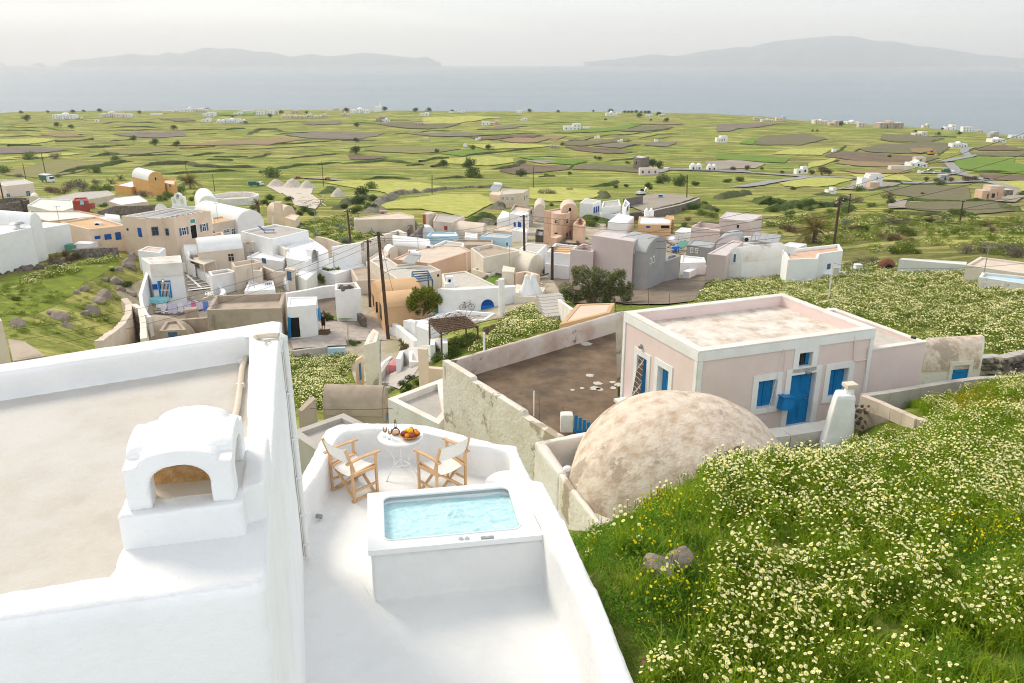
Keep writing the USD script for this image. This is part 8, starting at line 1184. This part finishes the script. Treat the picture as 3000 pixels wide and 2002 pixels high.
tree('olive_tree', 'C',(960,1262),[(870,1000,150),(990,1010,140),(1090,1040,140),(830,1050,100),(1180,1030,120),(920,1110,160),(1050,1130,170),(1170,1130,130),(1240,1180,120),(740,1130,130),(720,1190,100),(850,1190,110),(960,1210,150),(1090,1215,110),(1270,1110,70),(790,1210,80)], 'olive_leaf',9000,.16, 'big olive tree between the stone steps and the bare plot',21,.25);tree('citrus_tree', 'B',(1530,1440),[(1500,1180,120),(1580,1170,130),(1640,1210,110),(1450,1250,120),(1540,1260,150),(1610,1280,110),(1410,1260,80),(1410,1310,70),(1690,1230,60),(1480,1310,90)], 'citrus_leaf',5000,.17, 'bright yellow-green citrus tree beside the ochre vaults',22,.14);tree('citrus_tree', 'B',(780,1080),[(720,980,70),(760,1000,80),(690,1030,70),(730,1050,90),(830,1000,80),(850,1040,60),(790,1060,80)], 'citrus_leaf',2600,.22, 'spiky yellow-green shrub-tree with brown tips above the storehouse',23,.12);tree('bush_tree', 'B',(715,1400),[(690,1360,70),(730,1370,70),(760,1380,50)], 'bush_leaf',1600,.18, 'leafy green bush right of the whitewashed house',24,.1)
# shrubs along the bank left of the courtyard
many('green', 'G',[(1900,560,323),(1960,520,255),(2060,480,323),(2180,450,306),(2280,400,272),(1870,620,221),(1990,600,289),(2080,560,255)], 'tall green shrub on the bank left of the courtyard', 'green shrubs on the bank left of the courtyard');many('brown', 'I',[(430,430,165),(540,380,165),(480,400,150),(720,250,135),(790,210,135),(650,280,135),(330,480,135)], 'rusty-brown bush on the bank left of the courtyard', 'rusty bushes on the bank left of the courtyard');many('dark', 'G',[(1560,960,200),(1650,900,180),(1500,900,170),(1580,830,170),(1680,980,170),(1500,1000,130)], 'dark green climbing shrub with pink blossom beside the peach wall', 'dark green shrub beside the peach wall');many('sage', 'G',[(1310,990,130),(1360,960,120),(1200,960,90)], 'pale-leaved plant at the foot of the concrete bench wall', 'pale plants by the bench wall');many('green', 'G',[(930,440,150),(890,420,120),(990,420,90),(580,130,120)], 'bright green bush beside the garden plot', 'bright green bushes beside the garden plot');many('brown', 'G',[(1640,270,110),(1660,330,90),(1640,230,80)], 'dry brown climber on the white wall by the vine pergola', 'dry climber on the white wall by the vine pergola');many('dark', 'G',[(1500,400,130),(1560,420,120),(1640,420,130),(1720,415,110)], 'dark green hedge plant on the white garden wall', 'hedge plants on the white garden wall')
# rocks of the grassy mound at left
for k,(x, y, w)in enumerate([(430,1340,90),(510,1380,150),(860,1200,140),(830,1240,110),(640,1170,70),(980,1080,110),(1000,1140,90),(1090,800,110),(1110,880,110),(1060,930,120),(1000,980,80),(780,1330,160),(560,1450,80),(140,1440,120),(880,1060,60),(700,1140,80),(720,1350,90),(1100,1180,90),(1080,960,100)]):q=at(N('A',(x, y)));solo('rock_outcrop', lumpy(rockmesh(q, w/2/2.851*np.linalg.norm(q)/F,500+k,3,.9),.12,1.3, k), 'rock', 'weathered rock outcrop on the flank of the grassy mound at left', 'rock', group='rock outcrops of the left mound')
q_=rnd(31)
for k in range(70):x=q_.uniform(-20,640);yy=1010-.26*x+q_.normal()*14;q=at(N('A',(x, yy+(30 if x>300 else 0))));solo('rubble_stone', rockmesh(q, q_.uniform(.25,.6),600+k,1,.8), 'lava_stone', 'dark stone in the rubble bank below the left white house', 'stone', group='stones of the rubble bank below the left white house')
# ---------- flowers and grass
def blades(q, n, h, r, w=.012, bend=.5):
 a, rr=q.uniform(0,6.28, n), r*q.rand(n)**.5;b=np.c_[rr*np.cos(a), rr*np.sin(a),0*a];hh=h*q.uniform(.5,1.1, n);th=q.uniform(0,6.28, n);d=np.c_[np.cos(th), np.sin(th),0*th];sd_=np.c_[-np.sin(th), np.cos(th),0*th]*w
 m=b+d*(hh*bend*.35)[:, None]+np.c_[0*a,0*a, hh*.6];tp=b+d*(hh*bend)[:, None]+np.c_[0*a,0*a, hh];V=np.stack([b-sd_, b+sd_, m+sd_*.7, m-sd_*.7, tp],1).reshape(-1,3);i=np.arange(n)*5
 return trimesh.Trimesh(V, np.vstack([np.c_[i, i+1, i+2], np.c_[i, i+2, i+3], np.c_[i+3, i+2, i+4]]), process=False)
def flower(c, r, q, np_=9):
 nrm=np.array([q.normal()*.35, q.normal()*.35-.25,1]);nrm/=np.linalg.norm(nrm);u=np.cross(nrm,[0,1,0]);u/=np.linalg.norm(u);v=np.cross(nrm, u);V, Fs=[],[];a0=q.uniform(0,6)
 for k in range(np_):
  a=a0+k*2*math.pi/np_;b=2*math.pi/np_*.43;o=len(V);dirs=lambda t:u*math.cos(t)+v*math.sin(t)
  V+=[c+dirs(a)*r*.25, c+dirs(a-b)*r*.8-nrm*r*.05, c+dirs(a)*r-nrm*r*.12, c+dirs(a+b)*r*.8-nrm*r*.05];Fs+=[(o, o+1, o+2),(o, o+2, o+3)]
 E=[c+nrm*r*.2]+[c+(u*math.cos(t)+v*math.sin(t))*r*.42+nrm*r*.03 for t in np.linspace(0,2*math.pi,8)[:-1]];return(V, Fs),(E,[(0, i, i%7+1)for i in range(1,8)])
def cat_(L):V, Fs, o=[],[],0;[(V.append(np.asarray(v)), Fs.append(np.asarray(f)+sum(map(len, V[:-1]))))for v, f in L];return trimesh.Trimesh(np.vstack(V), np.vstack(Fs), process=False)
def daisy_clump(seed, nf, h, r, fr=.0185):
 q=rnd(seed);pe, ey, stv=[],[],[]
 for k in range(nf):a, rr=q.uniform(0,6.28), r*q.rand()**.5;b=np.array([rr*math.cos(a)*.6, rr*math.sin(a)*.6,0]);c=np.array([rr*math.cos(a), rr*math.sin(a), h*q.uniform(.75,1.1)]);P_, E_=flower(c, fr*q.uniform(.8,1.2), q);pe.append(P_);ey.append(E_);stv.append(tube([b,(b+c)/2+q.normal(size=3)*.01, c],.0035,3))
 lf=leaf_cloud(q,[((r*.5*math.cos(a), r*.5*math.sin(a), h*.38),(r*.6, r*.6, h*.42))for a in(0,2.1,4.2)],110,.028,.7)
 return[('petals', cat_(pe), 'petal'),('eyes', cat_(ey), 'flower_eye'),('leaves',[lf, blades(q,16, h*.8, r*.9,.006)]+stv, 'daisy_leaf')]
def oxalis_clump(seed, nf, flowers=True):
 q=rnd(seed);lv=leaf_cloud(q,[((0,0,.08),(.22,.22,.10))],130,.026,.0);out=[('leaves', lv, 'clover_leaf')]
 if flowers:cs_=np.c_[q.uniform(-.2,.2, nf), q.uniform(-.2,.2, nf), q.uniform(.18,.34, nf)];d1=rand_dirs(q, nf*2);d2=np.cross(d1, rand_dirs(q, nf*2));d2/=np.linalg.norm(d2, axis=1)[:, None];out+=[('blossoms', quads(np.repeat(cs_,2,0), d1, d2, np.full(nf*2,.018), np.full(nf*2,.022)), 'yellow_flower'),('stalks',[tube([(c[0]*.6, c[1]*.6,0), c],.003,3)for c in cs_], 'clover_leaf')]
 return out
ZO['X']=(1700,1300,1.8077)
def region(z_, *pts):return Polygon(N(z_, *pts)).buffer(0)
MEADOW=[(1935,2250),(1872,1990),(1800,1822),(1757,1715),(1712,1630),(1690,1585),(1760,1560),(1860,1530),(1960,1480),(2050,1420),(2090,1360),(2180,1320),(2300,1318),(2480,1310),(2620,1290),(2760,1245),(2700,1205),(2560,1172),(2700,1150),(2850,1128),(3000,1116),(3150,1108),(3200,1400),(3200,2250)]
dense=[region('X',(640,90),(1000,20),(1500,100),(1650,330),(1950,420),(1950,640),(1780,760),(1500,880),(1250,1040),(900,1140),(690,1180),(640,1000),(760,880),(680,560),(640,480),(670,300)), region('X',(1900,120),(2500,-60),(2500,380),(2150,330),(1950,240)), region('Q',(1350,560),(1650,590),(1700,700),(1500,760),(1350,700)), region('Q',(2050,400),(2350,380),(2500,560),(2150,520)), region('Q',(1650,700),(2400,620),(2400,1000),(1800,900))]
mid=[region('X',(500,0),(2500,-200),(2500,420),(1700,350),(900,40)), region('X',(1600,900),(2400,600),(2400,1400),(1300,1400),(1250,1120)), region('X',(300,1010),(700,1150),(1250,1100),(1300,1400),(200,1400)), region('Q',(0,880),(600,850),(1300,830),(2400,700),(2400,1343),(0,1343))]
yel=[region('X',(180,260),(520,230),(640,330),(560,460),(480,380)), region('X',(230,520),(470,540),(560,620),(700,850),(700,950),(520,960),(260,880),(330,700)), region('Q',(950,500),(1250,480),(1280,650),(1100,640)), region('X',(1850,300),(2350,400),(2350,560),(2100,560)), region('Q',(780,700),(1000,760),(960,900),(850,850))]
dry=[region('Q',(1300,430),(2350,370),(2500,640),(1750,690),(1500,560))]
clov=[region('X',(-60,400),(640,300),(700,560),(760,900),(560,960),(330,1050),(100,780)), region('X',(1560,350),(2350,400),(2350,640),(1950,860),(1800,780),(1980,640),(1960,440))]
inr=lambda R_, p:any(g.contains(p)for g in R_)
mp_=Polygon([at(p)[:2]for p in MEADOW]).buffer(0);qm=rnd(5);x0, y0, x1, y1=mp_.bounds;pts=np.c_[qm.uniform(x0, x1,40000), qm.uniform(y0, y1,40000)]
import shapely;ok=shapely.contains_xy(mp_, pts[:,0], pts[:,1]);pts=pts[ok];pz=terr(pts[:,0], pts[:,1]);dens_a=mp_.area
grp=dict(daisy=[], grass=[], oxalis=[], clover=[], drygrass=[]);pm=26*dens_a/max(1, len(pts));qq=qm.rand(len(pts));q2=qm.rand(len(pts))
for i,(x, y)in enumerate(pts):
 p=Point(*proj((x, y, pz[i]+.3)));dn=1.0 if inr(dense, p)else .42 if inr(mid, p)else .06;dn*=min(1.5, max(.08,3.2*float(meshkit.noise(np.array([x*.9, y*.9,0])))*(.55+.8*float(meshkit.noise(np.array([x*3.1, y*3.1,7]))))-.2))
 if qq[i]<dn*.95:grp['daisy'].append(i)
 elif inr(yel, p)and q2[i]<.5:grp['oxalis'].append(i)
 elif inr(dry, p):grp['drygrass'].append(i)if q2[i]<.7 else grp['oxalis'].append(i)if q2[i]>.93 else None
 elif inr(clov, p):grp['clover'].append(i)if q2[i]<.85 else grp['oxalis'].append(i)if q2[i]>.97 else grp['grass'].append(i)
 elif q2[i]<.62:grp['grass'].append(i)
 elif q2[i]<.74:grp['clover'].append(i)
def put(name, key, protos, label, cat, smin=.6, smax=1.35):
 ix=np.array(grp[key]);n=len(ix);q=rnd(n);instancer(name, protos, np.c_[pts[ix], pz[ix]-.01], q.uniform(0,6.28, n), q.uniform(smin, smax, n), q.randint(0, len(protos), n), label, cat)
def grass_clump(seed, h, m):q=rnd(seed);return[('blades', blades(q,46, h,.17,.006,.55), m)]
put('daisy_meadow', 'daisy',[daisy_clump(1,8,.42,.15), daisy_clump(2,9,.48,.17), daisy_clump(3,6,.36,.14), daisy_clump(4,8,.45,.16)], 'white and yellow crown daisies covering the meadow in the foreground', 'daisies');put('meadow_grass', 'grass',[grass_clump(5,.24, 'daisy_leaf'), grass_clump(6,.30, 'grass_leaf'), oxalis_clump(7,0, False)], 'bright green grass between the foreground daisies', 'grass');put('yellow_oxalis', 'oxalis',[oxalis_clump(8,9), oxalis_clump(9,7)], 'small yellow blossoms over clover leaves in the foreground meadow', 'wildflowers');put('clover', 'clover',[oxalis_clump(10,0, False), oxalis_clump(11,0, False), grass_clump(12,.2, 'clover_leaf')], 'low dark green clover in the foreground meadow', 'clover');put('yellow_grass', 'drygrass',[grass_clump(13,.16, 'yellow_grass_leaf'), grass_clump(14,.2, 'yellow_grass_leaf')], 'yellowish low grass behind the block wall', 'grass')
q=at(N('X',(410,690)));solo('meadow_stone', rockmesh(q+[0,0,.1],.2,71,3,.9), 'rock', 'grey stone in the clover, the left one of a pair', 'stone');q=at(N('X',(505,660)));solo('meadow_stone', rockmesh(q+[0,0,.12],.23,72,3,.9), 'rock', 'light brown stone in the clover, the right one of a pair', 'stone');q=at(N('X',(1790,920)));solo('meadow_stone', rockmesh(q+[0,0,.02],.16,73,3,.5), 'rock', 'flat pale stone in the dark gap between the daisies', 'stone')
q=at(N('X',(340,1160)),.22);t=thing('purple_flower', 'single dark purple blossom near the terrace wall', 'flower', q);part(t, 'petals', cat_([flower(q,.035, rnd(3))[0]]), 'magenta_flower');part(t, 'stem', tube([q-[0,0,.25], q],.005,4), 'clover_leaf')
# flower banks further away: mounds of leaves with pale heads
def mound(seed, r=.75, nf=46, fs=.045, h=.55):
 q=rnd(seed);lb=lobes_dome(q,6, h,.55*r/.75,(.25,.4));lv=leaf_cloud(q, lb,260,.075,.3);a, rr=q.uniform(0,6.28, nf), r*q.rand(nf)**.5;z=h*(1.0-.55*(rr/r)**2)*q.uniform(.85,1.15, nf)
 C_=np.c_[rr*np.cos(a), rr*np.sin(a), z];d1=np.c_[q.normal(size=(nf,2)), q.normal(size=nf)*.45];d1/=np.linalg.norm(d1, axis=1)[:, None];up=np.tile([0,-.35,1.],(nf,1));d2=np.cross(d1, up);d2/=np.linalg.norm(d2, axis=1)[:, None];s=fs*q.uniform(.7,1.2, nf)
 return[('leaves', lv, 'mound_leaf'),('heads', quads(C_, d1, d2, s, s*1.5), 'petal_far')]
def bank_flowers(name, polys, dens, label, protos, seed, smin=.7, smax=1.4):
 P_=[]
 for z_, pp in polys:pg=Polygon([at(p)[:2]for p in N(z_, *pp)]).buffer(0);n=int(pg.area*dens);q=rnd(seed+n);x0, y0, x1, y1=pg.bounds;r=np.c_[q.uniform(x0, x1, n*4), q.uniform(y0, y1, n*4)];r=r[shapely.contains_xy(pg, r[:,0], r[:,1])];P_.append(r[:n])
 P_=np.vstack(P_);n=len(P_);q=rnd(seed);instancer(name, protos, np.c_[P_, terr(P_[:,0], P_[:,1])-.05], q.uniform(0,6.28, n), q.uniform(smin, smax, n), q.randint(0, len(protos), n), label, 'wildflowers')
MD=[mound(1), mound(2), mound(3, nf=30), mound(4, nf=60)];ML=[mound(5, nf=6), mound(6, nf=2), mound(7, nf=14)]
bank_flowers('flower_slope',[('N',[(2030,900),(2090,835),(2170,790),(2330,785),(2500,780),(2640,785),(3100,810),(3150,1075),(2960,1055),(2840,1010),(2760,1015),(2700,1010),(2480,930),(2350,890),(2200,890)])],1.5, 'pale yellow daisies covering the slope behind the pink house', MD,3)
bank_flowers('flower_bank',[('I',[(230,640),(420,500),(520,450),(650,260),(800,195),(960,185),(1090,300),(1100,385),(800,470),(500,570)])],2.0, 'pale daisies on the bank behind the stained courtyard wall', MD,5);bank_flowers('flower_bank',[('G',[(150,520),(480,640),(760,545),(900,580),(930,720),(800,800),(810,930),(700,1010),(540,1180),(300,1150),(180,800)])],2.0, 'pale daisies on the steep bank beyond the left house wall', MD,7);bank_flowers('flower_patch',[('A',[(600,700),(1030,735),(985,780),(620,785)])],1.2, 'yellow-green flower patch in front of the long peach house', MD,9);bank_flowers('flower_patch',[('A',[(90,1080),(480,960),(960,870),(990,905),(600,1010),(250,1110)])],.8, 'pale daisies along the top of the grassy mound at left', MD,11)
bank_flowers('ground_cover',[('A',[(0,1080),(600,1180),(900,1000),(1000,1000),(900,1150),(1020,1230),(1000,1300),(800,1540),(100,1560),(0,1480)])],.5, 'green weeds covering the flank of the grassy mound', ML[1:],13,.5,.9);bank_flowers('garden_weeds',[('B',[(420,610),(900,520),(1330,570),(1450,560),(1350,640),(1000,740),(850,740),(650,680)])],.6, 'green weeds and yellow flowers between the bushes of the walled garden', MD+ML,15);bank_flowers('hill_weeds',[('D',[(360,1050),(900,990),(1500,1000),(2350,1040),(2450,1330),(1900,1300),(1400,1310),(1000,1250),(480,1160)])],.09, 'flowering weeds over the green slope at right', MD[:2]+ML,17,1.,2.4)
bank_flowers('wall_weeds',[('P',[(30,700),(180,690),(185,960),(120,950)])],1.0, 'weeds in the gap between the terrace and the courtyard wall', ML,23,.4,.8)
# ---------- further houses, walls and small things that fill the village
for nm, z_, pts, wl, rf, h, par, lab in(
('white_terrace', 'B',[(600,945),(800,1012),(1050,930),(800,880)], WP, WP,1.7,.2, 'white terrace slab below the white gable wall'),
('old_roof', 'B',[(985,1062),(1285,1050),(1090,938),(930,962)], 'beige_plaster', OC,1.8,.1, 'old brown flat roof left of the solar-heater house'),
('pale_blue_terrace', 'B',[(1565,692),(1835,692),(1810,655),(1600,655)], 'pale_blue_plaster', WP,1.7,.3, 'pale blue-rimmed white terrace left of the long stone vault'),
('white_hut', 'B',[(1885,702),(1990,708),(1992,668),(1890,660)], WP, WP,2.2,.1, 'white hut with turquoise door under the long stone vault'),
('cream_roof', 'C',[(305,1192),(525,1202),(565,1120),(320,1092)], 'cream_plaster', 'cream_plaster',.9,0, 'cream sloping roof below the wooden debris'),
('white_block', 'C',[(1690,916),(1905,908),(1890,868),(1700,850)], WP, WP,1.7,.2, 'white flat block between the grey annex and the mauve-roofed house'),
('white_flat_roof', 'C',[(1648,655),(1778,668),(1782,625),(1700,618)], WP, WP,2.2,.1, 'small white roof behind the heap of white sacks'),
('white_house', 'A',[(1765,1022),(1978,986),(1905,962),(1740,985)], WP, OC,2.8,.3, 'white house with brown sunken roof beside the curving stair parapet'),
('beige_house', 'A',[(1958,952),(2192,906),(2120,880),(1930,912)], 'beige_plaster', 'beige_plaster',3.2,.4, 'beige house with railed roof in the left centre of the village'),
('white_terrace', 'A',[(2040,1152),(2300,1135),(2281,1062),(2080,1062)], WP, WP,1.3,.15, 'white flat terrace behind the brown concrete house'),
('pale_roof', 'A',[(640,545),(900,575),(1010,545),(880,522)], 'pale_green_plaster', WP,2.6,.1, 'pale stepped roof between the long peach house and the peach villa'),
('white_house', 'B',[(-20,960),(190,985),(195,935),(0,905)], 'beige_plaster', 'beige_plaster',2.6,.2, 'beige block left of the long curving alley wall'),
('white_house', 'B',[(1060,905),(1090,925),(1250,880),(1190,850)], WP, WP,2.4,.2, 'white strip of roof behind the utility poles'),
('beige_house', 'B',[(1080,880),(1180,900),(1250,840),(1200,800)], 'beige_plaster', 'beige_plaster',2.4,.1, 'beige block under the weathered wall behind the utility poles'),
('cream_house', 'B',[(1945,965),(2090,1010),(2290,930),(2150,880)], 'cream_plaster', 'beige_plaster',1.8,.3, 'cream yard walls left of the cream vaults'),
('white_house', 'B',[(1660,1180),(1800,1190),(1815,1135),(1690,1120)], WP, WP,1.6,.1, 'white step block left of the long bicycle wall'),
('beige_house', 'C',[(130,640),(290,655),(320,615),(180,600)], 'beige_plaster', 'beige_plaster',1.7,.1, 'long beige roof above the pale blue house'),
('white_house', 'C',[(575,905),(640,925),(660,880),(600,870)], 'stone_wall', WP,1.2,.1, 'rough stone base with white top by the thick dark pole'),
('white_house', 'C',[(1085,650),(1180,660),(1240,640),(1150,620)], 'beige_plaster', 'beige_plaster',1.2,.1, 'low beige roof among the grey shrubs above the mauve house'),
('ruin', 'C',[(480,680),(550,690),(560,640),(490,630)], 'lava_stone', 'grey_plaster',1.3,.3, 'dark stone pen left of the curved villa'),
('ruin', 'C',[(700,745),(830,752),(840,705),(720,700)], 'lava_stone', OC,1.2,.3, 'dark stone yard wall at the foot of the curved villa'),
('yard', 'B',[(2000,1062),(2150,1095),(2225,1010),(2100,985)], 'stone_wall', 'young_green',1.2,.2, 'stone-walled green plot in mid village'),
('white_house', 'B',[(1640,1345),(1700,1360),(1830,1320),(1760,1300)], WP, WP,1.1,.1, 'white low ledge below the tapered chimney'),
('white_house', 'B',[(1250,1450),(1330,1490),(1400,1440),(1330,1400)], WP, 'path_stone',.9,.12, 'white-rimmed landing below the blue picket gate'),
('white_house', 'A',[(2190,860),(2330,880),(2345,830),(2220,815)], WP, WP,2.0,.2, 'white box house at the foot of the old stained wall'),
('white_house', 'A',[(1150,812),(1330,830),(1380,790),(1230,775)], WP, 'beige_plaster',2.6,.15, 'white-rimmed roof behind the blue door house'),
('white_house', 'D',[(500,1225),(620,1245),(690,1215),(560,1200)], WP, WP,2.4,.1, 'white ledge roof behind the ochre sunken roof'),
('white_house', 'D',[(770,1440),(960,1455),(990,1425),(830,1415)], WP, WP,.9,.1, 'white low block at the edge of the daisy slope')):Hs(nm, lab, z_, pts, wl, rf, h, par=par)
Vt_('stone_vault', 'long beige stone vault with dark arched end in mid village', 'B',(2045,680),(2068,628),(1805,602), 'beige_plaster', 'beige_plaster',1.3,1.3);Vt_('white_vault', 'tiny white vault at the foot of the second stone wall', 'B',(1530,660),(1630,650),(1610,630), WP, WP,1.4,.8);Vt_('white_vault', 'low white vault at the left corner of the peach villa', 'A',(1010,580),(1004,548),(880,535), WP, WP,2.5,.8);Vt_('white_vault', 'white vault beside the house with the blue door', 'A',(1560,905),(1625,925),(1580,870), WP, WP,1.8,1.3)
for x, y, l in((410,1240, 'left'),(460,1230, 'right')):q=at(N('C',(x, y)),0);t=thing('white_cone', f'white rounded cone chimney, the {l} one of a pair by the cream roof', 'chimney', q);part(t, 'stack', lathe([(0,0),(1.1,0),(.85,1.2),(.4,2.2),(.3,2.6),(0,2.7)],16, q), WP, smooth=40);part(t, 'cap', ball(q+[0,0,2.7],.3,1), WP)
b=Vt_('blue_door_dome_house', 'small whitewashed rounded house with blue door right of the pink house', 'Q',(1925,262),(1900,130),(1325,165), 'old_white_plaster', 'dome_plaster', None,1.3, z=-14.3);Wn(b, 'Q',(1640,236,1795,385), kind='door', pane='blue_paint', frame='old_white_plaster', trimw=.2)
w_, Q_=Wr('lava_wall', 'low mortared lava stone wall at the right edge above the cobbles', 'Q',[(1930,150),(2050,140),(2150,150),(2250,125),(2350,105),(2500,90)],1.0,.5, 'concrete', seg=2);qv=rnd(4)
for a, c in zip(Q_[:-1], Q_[1:]):
 for k in range(9):p=line_ext(a, c,(k%5+.5)/5)-[0,.27,.22+.38*(k//5)];part(w_, 'stone', rockmesh(p,.17+.06*qv.rand(), int(p[0]*50),1,.9), 'lava_stone')
ground_patch('cobbles', 'Q',[(2030,200),(2350,215),(2600,230),(2600,330),(2280,325),(2150,290)], 'stone_wall',.08,.6);ground_patch('white_paving', 'Q',[(1930,175),(2030,200),(2280,325),(1940,330),(1900,270)], 'old_white_plaster',.1,.6)
def aerial(z_, p, h, hh, label):
 q=at(N(z_, p), h);t=thing('tv_aerial', label, 'aerial', q);part(t, 'mast', tube([q-[0,0,.6], q+[0,0, hh]],.035,5), 'grey_metal');part(t, 'boom', tube([q+[-.5,0, hh*.93], q+[.6,.1, hh*.93]],.02,4), 'grey_metal')
 for k in range(6):part(t, 'element', tube([q+[-.45+.2*k,-.35, hh*.93], q+[-.45+.2*k,.35, hh*.93]],.012,3), 'grey_metal')
for z_, p, h, hh, lab in(('B',(125,1090),1.5,4.5, 'reddish aerial mast by the low vault railing'),('B',(798,985),1.6,2.5, 'aerial on the white terrace above the storehouse'),('C',(263,560),3.4,3, 'aerial on the stepped white wall'),('B',(1500,860),2.8,3, 'aerial beside the air conditioner on the broad brown roof'),('D',(290,1240),3.5,1.6, 'aerial on the low white roof at right'),('A',(1820,560),3.4,3, 'aerial on the beige annex of the peach villa'),('A',(400,370),3.2,1.6, 'aerial on the stepped greenish-white house'),('A',(490,545),2.6,2, 'aerial on the orange-stained house'),('C',(265,935),2.2,2.4, 'aerial behind the cream hut'),('D',(2055,1380),3.7,1.6, 'aerial on the brown flat roof at the right edge'),('C',(1665,850),2.0,2.6, 'aerial by the grey annex'),('B',(645,690),2.6,4, 'tall thin aerial at the left edge of the walled garden')):aerial(z_, p, h, hh, lab)
for z_, p, h, lab in(('B',(1445,832),3.1, 'white air conditioner on the broad brown roof, left one'),('B',(1590,790),3.1, 'white air conditioner on the broad brown roof, right one'),('D',(230,1180),3.6, 'white box unit beside the solar panels')):q=at(N(z_, p), h);ac=thing('air_conditioner', lab, 'air conditioner', q);part(ac, 'case', box(q,(1.0,.45,.8)), 'white_metal');part(ac, 'fan_grille', tube([q+[-.12,-.23,0], q+[-.12,-.27,0]],.3,14), 'black_metal')
for z_, p, h, lab in(('B',(260,660),4.3, 'blue and white sun lounger on the grey roof terrace'), ):q=at(N(z_, p), h);t=thing('sun_lounger', lab, 'sun lounger', q);part(t, 'seat', obox(q+[-.9,0,.35], q+[.6,.2,.35],.65,.06), 'dark_blue_paint');part(t, 'backrest', obox(q+[-.9,0,.36], q+[-1.5,-.1,.95],.65,.06), 'dark_blue_paint');[part(t, 'leg', box(q+[x,.1,.1],(.05,.5,.5)), 'steel')for x in(-.8,.5)]
